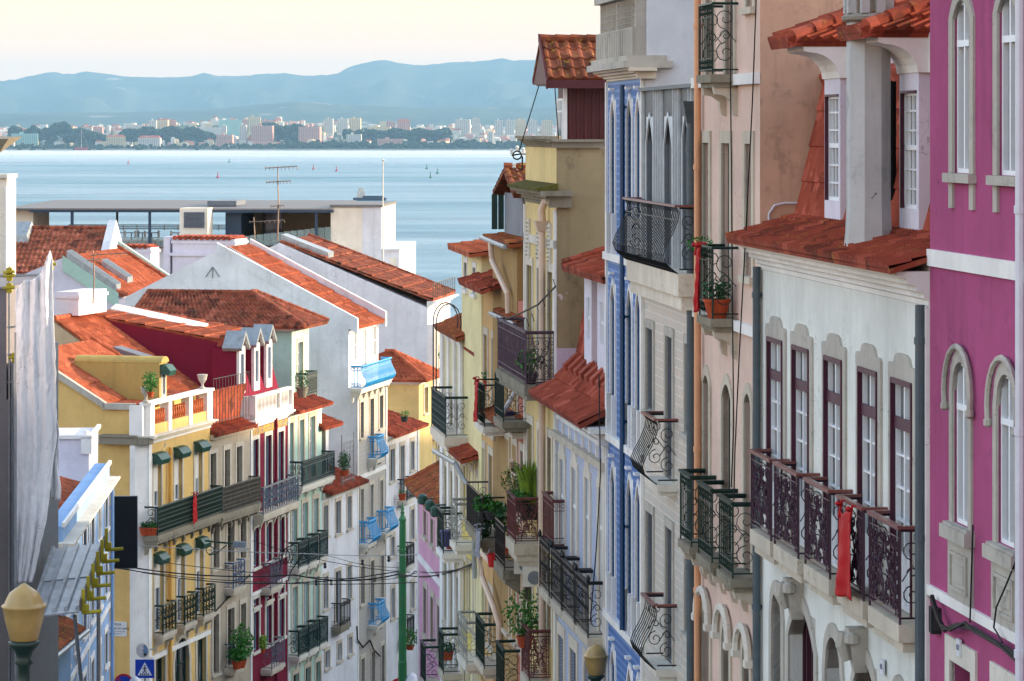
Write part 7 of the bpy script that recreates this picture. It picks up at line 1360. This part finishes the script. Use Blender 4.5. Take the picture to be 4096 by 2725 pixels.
# ================================================================ aerials
def aerial(p, h, label, booms, r=.03):
    o = empty('aerial', p, 0, label, 'aerial'); c = MB(); c.tube([(0, 0, 0), (.05, 0, h * .5), (0, 0, h)], [r, r, r * .7], 6); c.build('mast', 'aerial', o)
    for z, x0, x1, n, l in booms:
        c = MB(); c.tube([(x0, 0, z), (x1, 0, z + (x1 - x0) * .06)], .022, 5)
        for i in range(n): x = x0 + (x1 - x0) * i / max(1, n - 1); c.tube([(x, -l, z + .03), (x, l, z + .03)], .012, 4).tube([(x, 0, z - l * .3), (x, 0, z + l * .3)], .012, 4)
        c.build('boom', 'aerial', o)
    return o
p = at(1110, 965, 150); aerial(p, (965 - 665) / FPX * 150, 'tall rooftop aerial mast with two long booms, before the terrace building', ((3.35, -.55, .9, 9, .35), (2.7, -.5, .6, 8, .3), (1.6, -.3, .3, 5, .3)))
o = aerial(at(372, 1215, 128), 2.1, 'small white star shaped television aerial on the lavender gable', ((1.9, -.1, 1.3, 8, .25), (1.7, -.2, .3, 5, .3)))
aerial(at(1015, 1000, 170), 1.7, 'small aerial with square reflector left of the tall mast', ((1.45, -.2, 1.6, 8, .2),))
p = at(1532, 900, 188); o = empty('flagpole', p, 0, 'thin bare pole at the right corner of the terrace building', 'pole'); c = MB(); c.tube([(0, 0, -2), (0, 0, (900 - 648) / FPX * 188)], [.05, .03], 6); c.build('shaft', 'stone_pale', o); c = MB(); c.lathe([(.001, 0), (.09, .1), (.001, .2)], (0, 0, (900 - 648) / FPX * 188), 8); c.build('knob', 'stone_pale', o)
q = at(2072, 625, 74.5); o = empty('insulator_bracket', q, 0, 'iron bracket with white porcelain insulators on the yellow house corner', 'bracket'); c = MB(); c.tube([(.35, .3, .05), (.05, 0, .05), (-.15, 0, .02)], .02, 5).tube([(.1, 0, .0), (.1, 0, -.3), (-.02, 0, -.36), (-.08, 0, -.25)], .02, 5).tube([(-.02 + .1 * math.cos(t), 0, .02 + .1 * math.sin(t)) for t in [i * .8 for i in range(8)]], .02, 5, closed=True); c.build('arm', 'black_iron', o)
for x, z in ((-.15, .05), (-.02, .12), (-.09, -.27), (.12, .08)): c = MB(); c.lathe([(.03, 0), (.045, .03), (.02, .05), (.045, .08), (.02, .12)], (x, 0, z), 8); c.build('insulator', 'white_paint', o)
# ================================================================ plants, pots, cloths on the balconies
def pot(p, r=.14, h=.24, mat='terracotta', label='x', group='plant pots on the balconies', plant=None, ph_=.35, pr=.22, n=110, leafm='leaf', lr=.05, blade=False):
    o = empty('potted_plant', p, 0, label, 'potted plant', group); c = MB(); c.lathe([(r * .7, 0), (r, h * .85), (r * 1.1, h * .86), (r * 1.1, h), (r * .9, h), (r * .85, h * .9)], n=14); c.build('pot', mat, o)
    c = MB()
    if blade:
        for i in range(n):
            a = random.random() * 6.28; q = random.uniform(.02, r); H0 = ph_ * random.uniform(.6, 1.05); lean = random.uniform(.05, .35); d = Vector((math.cos(a), math.sin(a), 0)); w = lr; x = Vector((-math.sin(a), math.cos(a), 0)); pts = [d * q + Vector((0, 0, h)) + (d * lean * t * t + Vector((0, 0, t))) * H0 for t in (0, .35, .7, 1)]
            for (i0, p0), (i1, p1) in zip(enumerate(pts), list(enumerate(pts))[1:]): w0, w1 = w * (1, 1.2, .9, .05)[i0], w * (1, 1.2, .9, .05)[i1]; c.quad(p0 - x * w0, p0 + x * w0, p1 + x * w1, p1 - x * w1)
    else:
        for i in range(n):
            v = Vector((random.gauss(0, 1), random.gauss(0, 1), random.gauss(0, 1))).normalized() * random.random() ** .4; q = Vector((v.x * pr, v.y * pr, h + ph_ * .5 + v.z * ph_ * .55)); a = Vector((random.gauss(0, 1), random.gauss(0, 1), random.gauss(0, 1))).normalized(); b_ = a.orthogonal().normalized(); l = lr * random.uniform(.6, 1.3)
            c.poly([q - a * l, q + b_ * l * .5, q + a * l, q - b_ * l * .5])
            if i % 9 == 0: c.tube([(0, 0, h * .9), q * .6, q], .006, 3)
    c.build('foliage', leafm, o); return o
def onb(H, x, z, off, **k):
    """stand a pot on a balcony floor: u from the photo column, z the floor"""
    u = H.x(x, off); p = H.a + H.u * u - H.n * off; p.z = H.zb + z; return pot(p, **k)
zf = R7.z(2105, 1545, .65)
onb(R7, 2120, zf, .5, r=.16, label='leafy green plant in a dark pot behind the purple scrolled balcony', mat='pot_dark', n=160, ph_=.5, pr=.3)
onb(R7, 2085, zf, .4, r=.14, label='small green plant at the far end of the purple balcony', mat='pot_dark', ph_=.4)
zb3_ = R7.z(2026, 2143, .62)
def atb(x, y, Z, **k): return pot(at(x, y, Z), **k)
atb(2118, 2078, 72.4, r=.25, h=.35, label='big striped snake plant standing tall over the wine red balcony', mat='pot_dark', blade=True, n=60, ph_=1.0, lr=.04, leafm='leaf_yellow')
atb(2070, 2045, 73.2, r=.2, h=.3, label='bushy flowering olive green shrub left of the snake plant', mat='pot_dark', n=420, ph_=.75, pr=.42, leafm='leaf_olive', lr=.045)
atb(2085, 2040, 72.2, r=.18, h=.2, label='low bright green succulent at the rim of the wine red balcony', mat='pot_dark', n=150, ph_=.25, pr=.3, lr=.05)
atb(1935, 2085, 78.5, r=.12, h=.2, label='bright green bush hanging over the black mesh balcony', mat='pot_dark', n=380, ph_=.45, pr=.28, lr=.045)
atb(1975, 2080, 78, r=.22, h=.22, label='trailing light green plant in a dark hanging planter', mat='pot_dark', n=220, ph_=.22, pr=.3, lr=.05)
atb(1940, 2180, 78.5, r=.12, h=.15, label='ivy trailing down the black mesh balcony beside the grey cloth', mat='pot_dark', n=260, ph_=.7, pr=.16, lr=.05, leafm='leaf_dark')
atb(2005, 2190, 76.5, r=.12, h=.2, label='large leaved rubber plant in the corner of the black balcony', mat='terracotta', n=60, ph_=.85, pr=.2, lr=.11, leafm='leaf_dark')
atb(2036, 2215, 75.5, r=.22, h=.32, label='big round terracotta pot at the near end of the black balcony', mat='terracotta', n=10, ph_=.15, pr=.1)
atb(1800, 2196, 88, r=.13, h=.16, label='small terracotta pot on the green balcony of the cream house', n=50, ph_=.12)
atb(1790, 2640, 88, r=.16, h=.22, label='terracotta pot with dark plant on the lowest green balcony', n=90, ph_=.25, leafm='leaf_dark')
atb(2100, 2590, 71, r=.18, h=.25, label='loose bright fern spilling through the lowest wine red balcony', n=420, ph_=.95, pr=.5, leafm='leaf', lr=.05)
atb(1958, 1555, 82, r=.17, h=.24, label='terracotta window box pot hooked on the balcony with the red cloth', n=60, ph_=.2)
z2 = R3.z(2911, 1262)
onb(R3, 2868, z2, .28, r=.19, h=.28, label='geranium in a wide terracotta pot on the peach house balcony', n=120, ph_=.3, pr=.22, lr=.045, leafm='leaf_dark')
onb(R3, 2805, z2 + .85, .36, r=.08, h=.08, label='red flowered creeper on the rail of the peach house balcony', n=90, ph_=.25, pr=.22, lr=.035)
zf = L3.z(631, 2144, .52)
for x, o_, lb, m_ in ((603, .3, 'third pot along, bright grass green, on the yellow house balcony', 'leaf'), (585, .2, 'middle terracotta pot on the yellow house balcony corner', 'leaf_dark'), (565, .1, 'leftmost small pot on the yellow house balcony corner', 'leaf_dark')):
    p = at(x + 12, 2144, 117.6); p.z = L3.zb + zf; pot(p, r=.17, h=.28, label=lb, n=70, ph_=.2, pr=.18, leafm=m_, group='pots on the yellow house balcony')
p = at(602, 1590, 117.5); pot(p, r=.12, h=.2, label='self sown green shrub between urn and dormer of the yellow house', n=240, ph_=.7, pr=.32, lr=.06)
p = at(1208, 1590, 136); pot(p, r=.24, h=.42, mat='stone_dirty', label='grey pot with young bush on the mint house top balcony', n=150, ph_=.75, pr=.3, lr=.05, leafm='leaf_dark')
p = at(965, 2672, 126.2); pot(p, r=.2, h=.3, label='large leafy bush overflowing the blue balcony of the beige house', n=480, ph_=1.35, pr=.5, lr=.08)
p = at(948, 2676, 126); pot(p, r=.2, h=.3, label='terracotta pot with trailing vine low on the blue balcony', n=200, ph_=.5, pr=.4, lr=.07)
p = at(1052, 2612, 129); pot(p, r=.1, h=.15, label='lime green spray of leaves beside the burgundy house balcony', n=150, ph_=.55, pr=.2, lr=.07, leafm='leaf_yellow')
p = at(1377, 1905, 139); pot(p, r=.2, h=.25, label='leafy plant behind the wire cage of the small white house', n=240, ph_=.8, pr=.3, lr=.06, leafm='leaf_dark')
p = at(1785, 1462, 166); pot(p, r=.25, h=.3, label='round green bush in a window planter at the far bend', n=220, ph_=.45, pr=.45, lr=.07); p = at(1618, 1688, 150); pot(p, r=.18, h=.25, label='small plant pot on the red roof beside the slate dormer', n=60, ph_=.3, mat='pot_dark')
p = at(1609, 2002, 151.5); pot(p, r=.18, h=.3, label='terracotta pot on the topmost black balcony of the white house', n=30, ph_=.2); p = at(1640, 2600, 149); pot(p, r=.2, h=.2, label='fern hanging under the lowest black balcony of the white house', n=260, ph_=.8, pr=.5, lr=.06)
def cloth(H, x0, x1, ytop, ybot, off, label, mat='red_cloth', flare=1.25, xb=None):
    u0, u1 = H.x(x0, off), H.x(x1, off); z1, z0 = H.z(x0, ytop, off), H.z(x0, ybot, off); c = MB(); W_ = u1 - u0
    def f(u, v): w = W_ * (1 - .28 * (1 - v) + (flare - 1) * v); return ((u0 + u1) / 2 + (u - .5) * w - .03 * v, -off - .05 + .025 * math.sin(u * 9 + v * 3) * (.4 + v) + .02 * mnoise(Vector((u * 4, v * 7, 3))), z1 + (z0 - z1) * v - .04 * math.sin(u * 6))
    c.grid(f, 16, 30); o = c.build('cloth', mat, smooth=True); o.location = H.a; o.rotation_euler = H.root.rotation_euler; m = o.modifiers.new('thickness', 'SOLIDIFY'); m.thickness = .01
    for uu in (u0 + W_ * .15, u1 - W_ * .15): k = MB(); k.tube([(uu, -off - .06, z1 - .08), (uu, -off - .02, z1 + .12), (uu + .02, -off + .06, z1 + .1)], .018, 5); k.lathe([(.001, -.04), (.05, 0), (.001, .04)], (uu, -off - .07, z1 + .08), 6); k.build('tie', mat, o)
    return tag(o, label, 'cloth', 'red cloths tied to balcony rails' if 'red' in mat else None)
cloth(R2, 3366, 3426, 2036, 2365, .33, 'long red glossy cloth tied to the fourth balcony of the white house')
cloth(R3, 2792, 2812, 1000, 1238, .47, 'folded red cloth on the middle balcony of the peach house', flare=1.0)
cloth(R10, 1905, 1922, 1525, 1678, .60, 'bright red patterned cloth on the small green balcony above the orange roof', flare=1.1)
cloth(L3, 768, 784, 1985, 2095, .58, 'narrow red cloth hanging on the yellow house balcony', flare=.8)
cloth(R10, 1910, 1932, 2112, 2215, .66, 'grey shirt drying on the black mesh balcony', 'cloth_grey', 1.1)
q = at(1976, 2268, 77); o = empty('bucket', q, 0, 'glossy red plastic bucket hanging under the black balcony', 'bucket'); c = MB(); c.lathe([(.13, 0), (.17, .3), (.18, .31), (.16, .31), (.15, .28)], n=16); c.build('body', 'red_plastic', o); c = MB(); c.tube([(-.16, 0, .28), (-.1, 0, .42), (.1, 0, .42), (.16, 0, .28)], .01, 5); c.build('handle', 'galv', o); 
q = at(1788, 2186, 87.7); o = empty('bin', q, 0, 'blue grey plastic tub behind the green balcony rail', 'tub'); c = MB(); c.lathe([(.14, 0), (.17, .34), (.19, .36), (.19, .40), (.001, .43)], n=14); c.build('body', 'pot_blue', o); c = MB(); c.lathe([(.2, .38), (.2, .42), (.18, .44)], n=14); c.build('lid', 'pot_blue', o)
q = at(2028, 1672, 75.7); o = empty('basin', q, 0, 'small purple basin on the ledge behind the lattice rail', 'basin'); c = MB(); c.lathe([(.10, 0), (.17, .05), (.17, .1), (.12, .16)], n=16, sx=1.3); c.build('bowl', 'cloth_purple', o); c = MB(); c.lathe([(.175, .07), (.185, .08), (.175, .09)], n=16, sx=1.3); c.build('rim', 'cloth_purple', o)
for i, (x, y, Z_) in enumerate(((2095, 2250, 73.5), (2130, 2300, 71.5))): q = at(x, y, Z_); o = empty('air_conditioner', q, 0, ('smaller far', 'larger near')[i] + ' white air conditioner box hung under the wine red balcony', 'air conditioner', 'air conditioners'); c = MB(); c.box(-.22, .30, -.3, .4, -.22, .2); c.build('casing', 'stone_pale', o); c = MB(); c.lathe([(.14, 0), (.15, .02), (.03, .03)], (0, 0, 0), 14); g_ = c.build('fan_grille', 'lead', o); g_.rotation_euler.x = R(90); g_.location = (0.04, -.30, -.02)
# facade cables
def fcable(H, pts, label, r=.012, off=.05): c = MB(); c.tube([(H.x(x, off), -off, H.z(x, y, off)) for x, y in pts], r, 5); o = c.build('cable', 'wire_black'); o.location = H.a; o.rotation_euler = H.root.rotation_euler; return tag(o, label, 'cable', 'cables clipped to the facades')
fcable(R3, [(2925, -60), (2922, 330), (2926, 700), (2930, 1250), (2935, 1700), (2925, 1950)], 'thin black cable dropping past the peach house doors', .010, .45)
fcable(R3, [(3027, -60), (3010, 400), (2985, 900), (2958, 1400), (2940, 1800), (2936, 2000)], 'black cable slanting down the peach house front', .010, .3)
fcable(R1, [(3728, 2385), (3752, 2470), (3778, 2520), (3830, 2500), (3885, 2512), (3960, 2560), (4030, 2600), (4075, 2632)], 'thick bundle of cables looping under the pink house windows', .03, .1)
fcable(R1, [(3735, 2420), (3765, 2500), (3800, 2522), (3860, 2490), (3900, 2530), (3990, 2575), (4072, 2650)], 'second cable looping under the pink house windows', .018, .13)
fcable(R1, [(4072, 2225), (4020, 2350), (3985, 2430), (3975, 2510), (4010, 2570)], 'thin cable curving past the right pink window apron', .010, .1)
fcable(R1, [(3892, 1400 + 700), (3886, 2300), (3880, 2490)], 'straight thin cable down beside the left pink window apron', .010, .08)
fcable(R8, [(2396, 1500), (2402, 1900), (2385, 2200), (2362, 2480)], 'dark cable hanging down the pale blue tiled house', .012, .3)
fcable(L4, [(1000, 2300), (960, 2340), (905, 2400), (850, 2460)], 'dirty cable sagging across the beige house', .03, .06)
fcable(L8, [(1428, 2505), (1430, 2560), (1452, 2590), (1480, 2562), (1495, 2600), (1520, 2625)], 'thick black cable bundle looping across the grey tiles', .04, .1)
c = MB(); q = at(3745, 2480, 36); o = empty('meter_box', q, 0, 'black junction box at the left edge of the pink house', 'junction box'); c.box(-.07, .07, -.12, .1, -.14, .14); c.build('casing', 'black_iron', o); c = MB(); c.box(-.05, .05, -.125, -.12, -.1, .1); c.build('cover', 'pot_dark', o)
# house numbers
def plate(H, x, y, t, label=None):
    u, z = H.p(x, y); c = MB(); c.box(u - .075, u + .075, -.055, -.03, z - .09, z + .09); o = H.part(c, 'number_plate', 'sign_white'); text(t, o, (u, -.057, z), (R(90), 0, 0), .085, 'pot_blue', name='numerals')
plate(R1, 3851, 2590, '117'); plate(R2, 3543, 2667, '115')
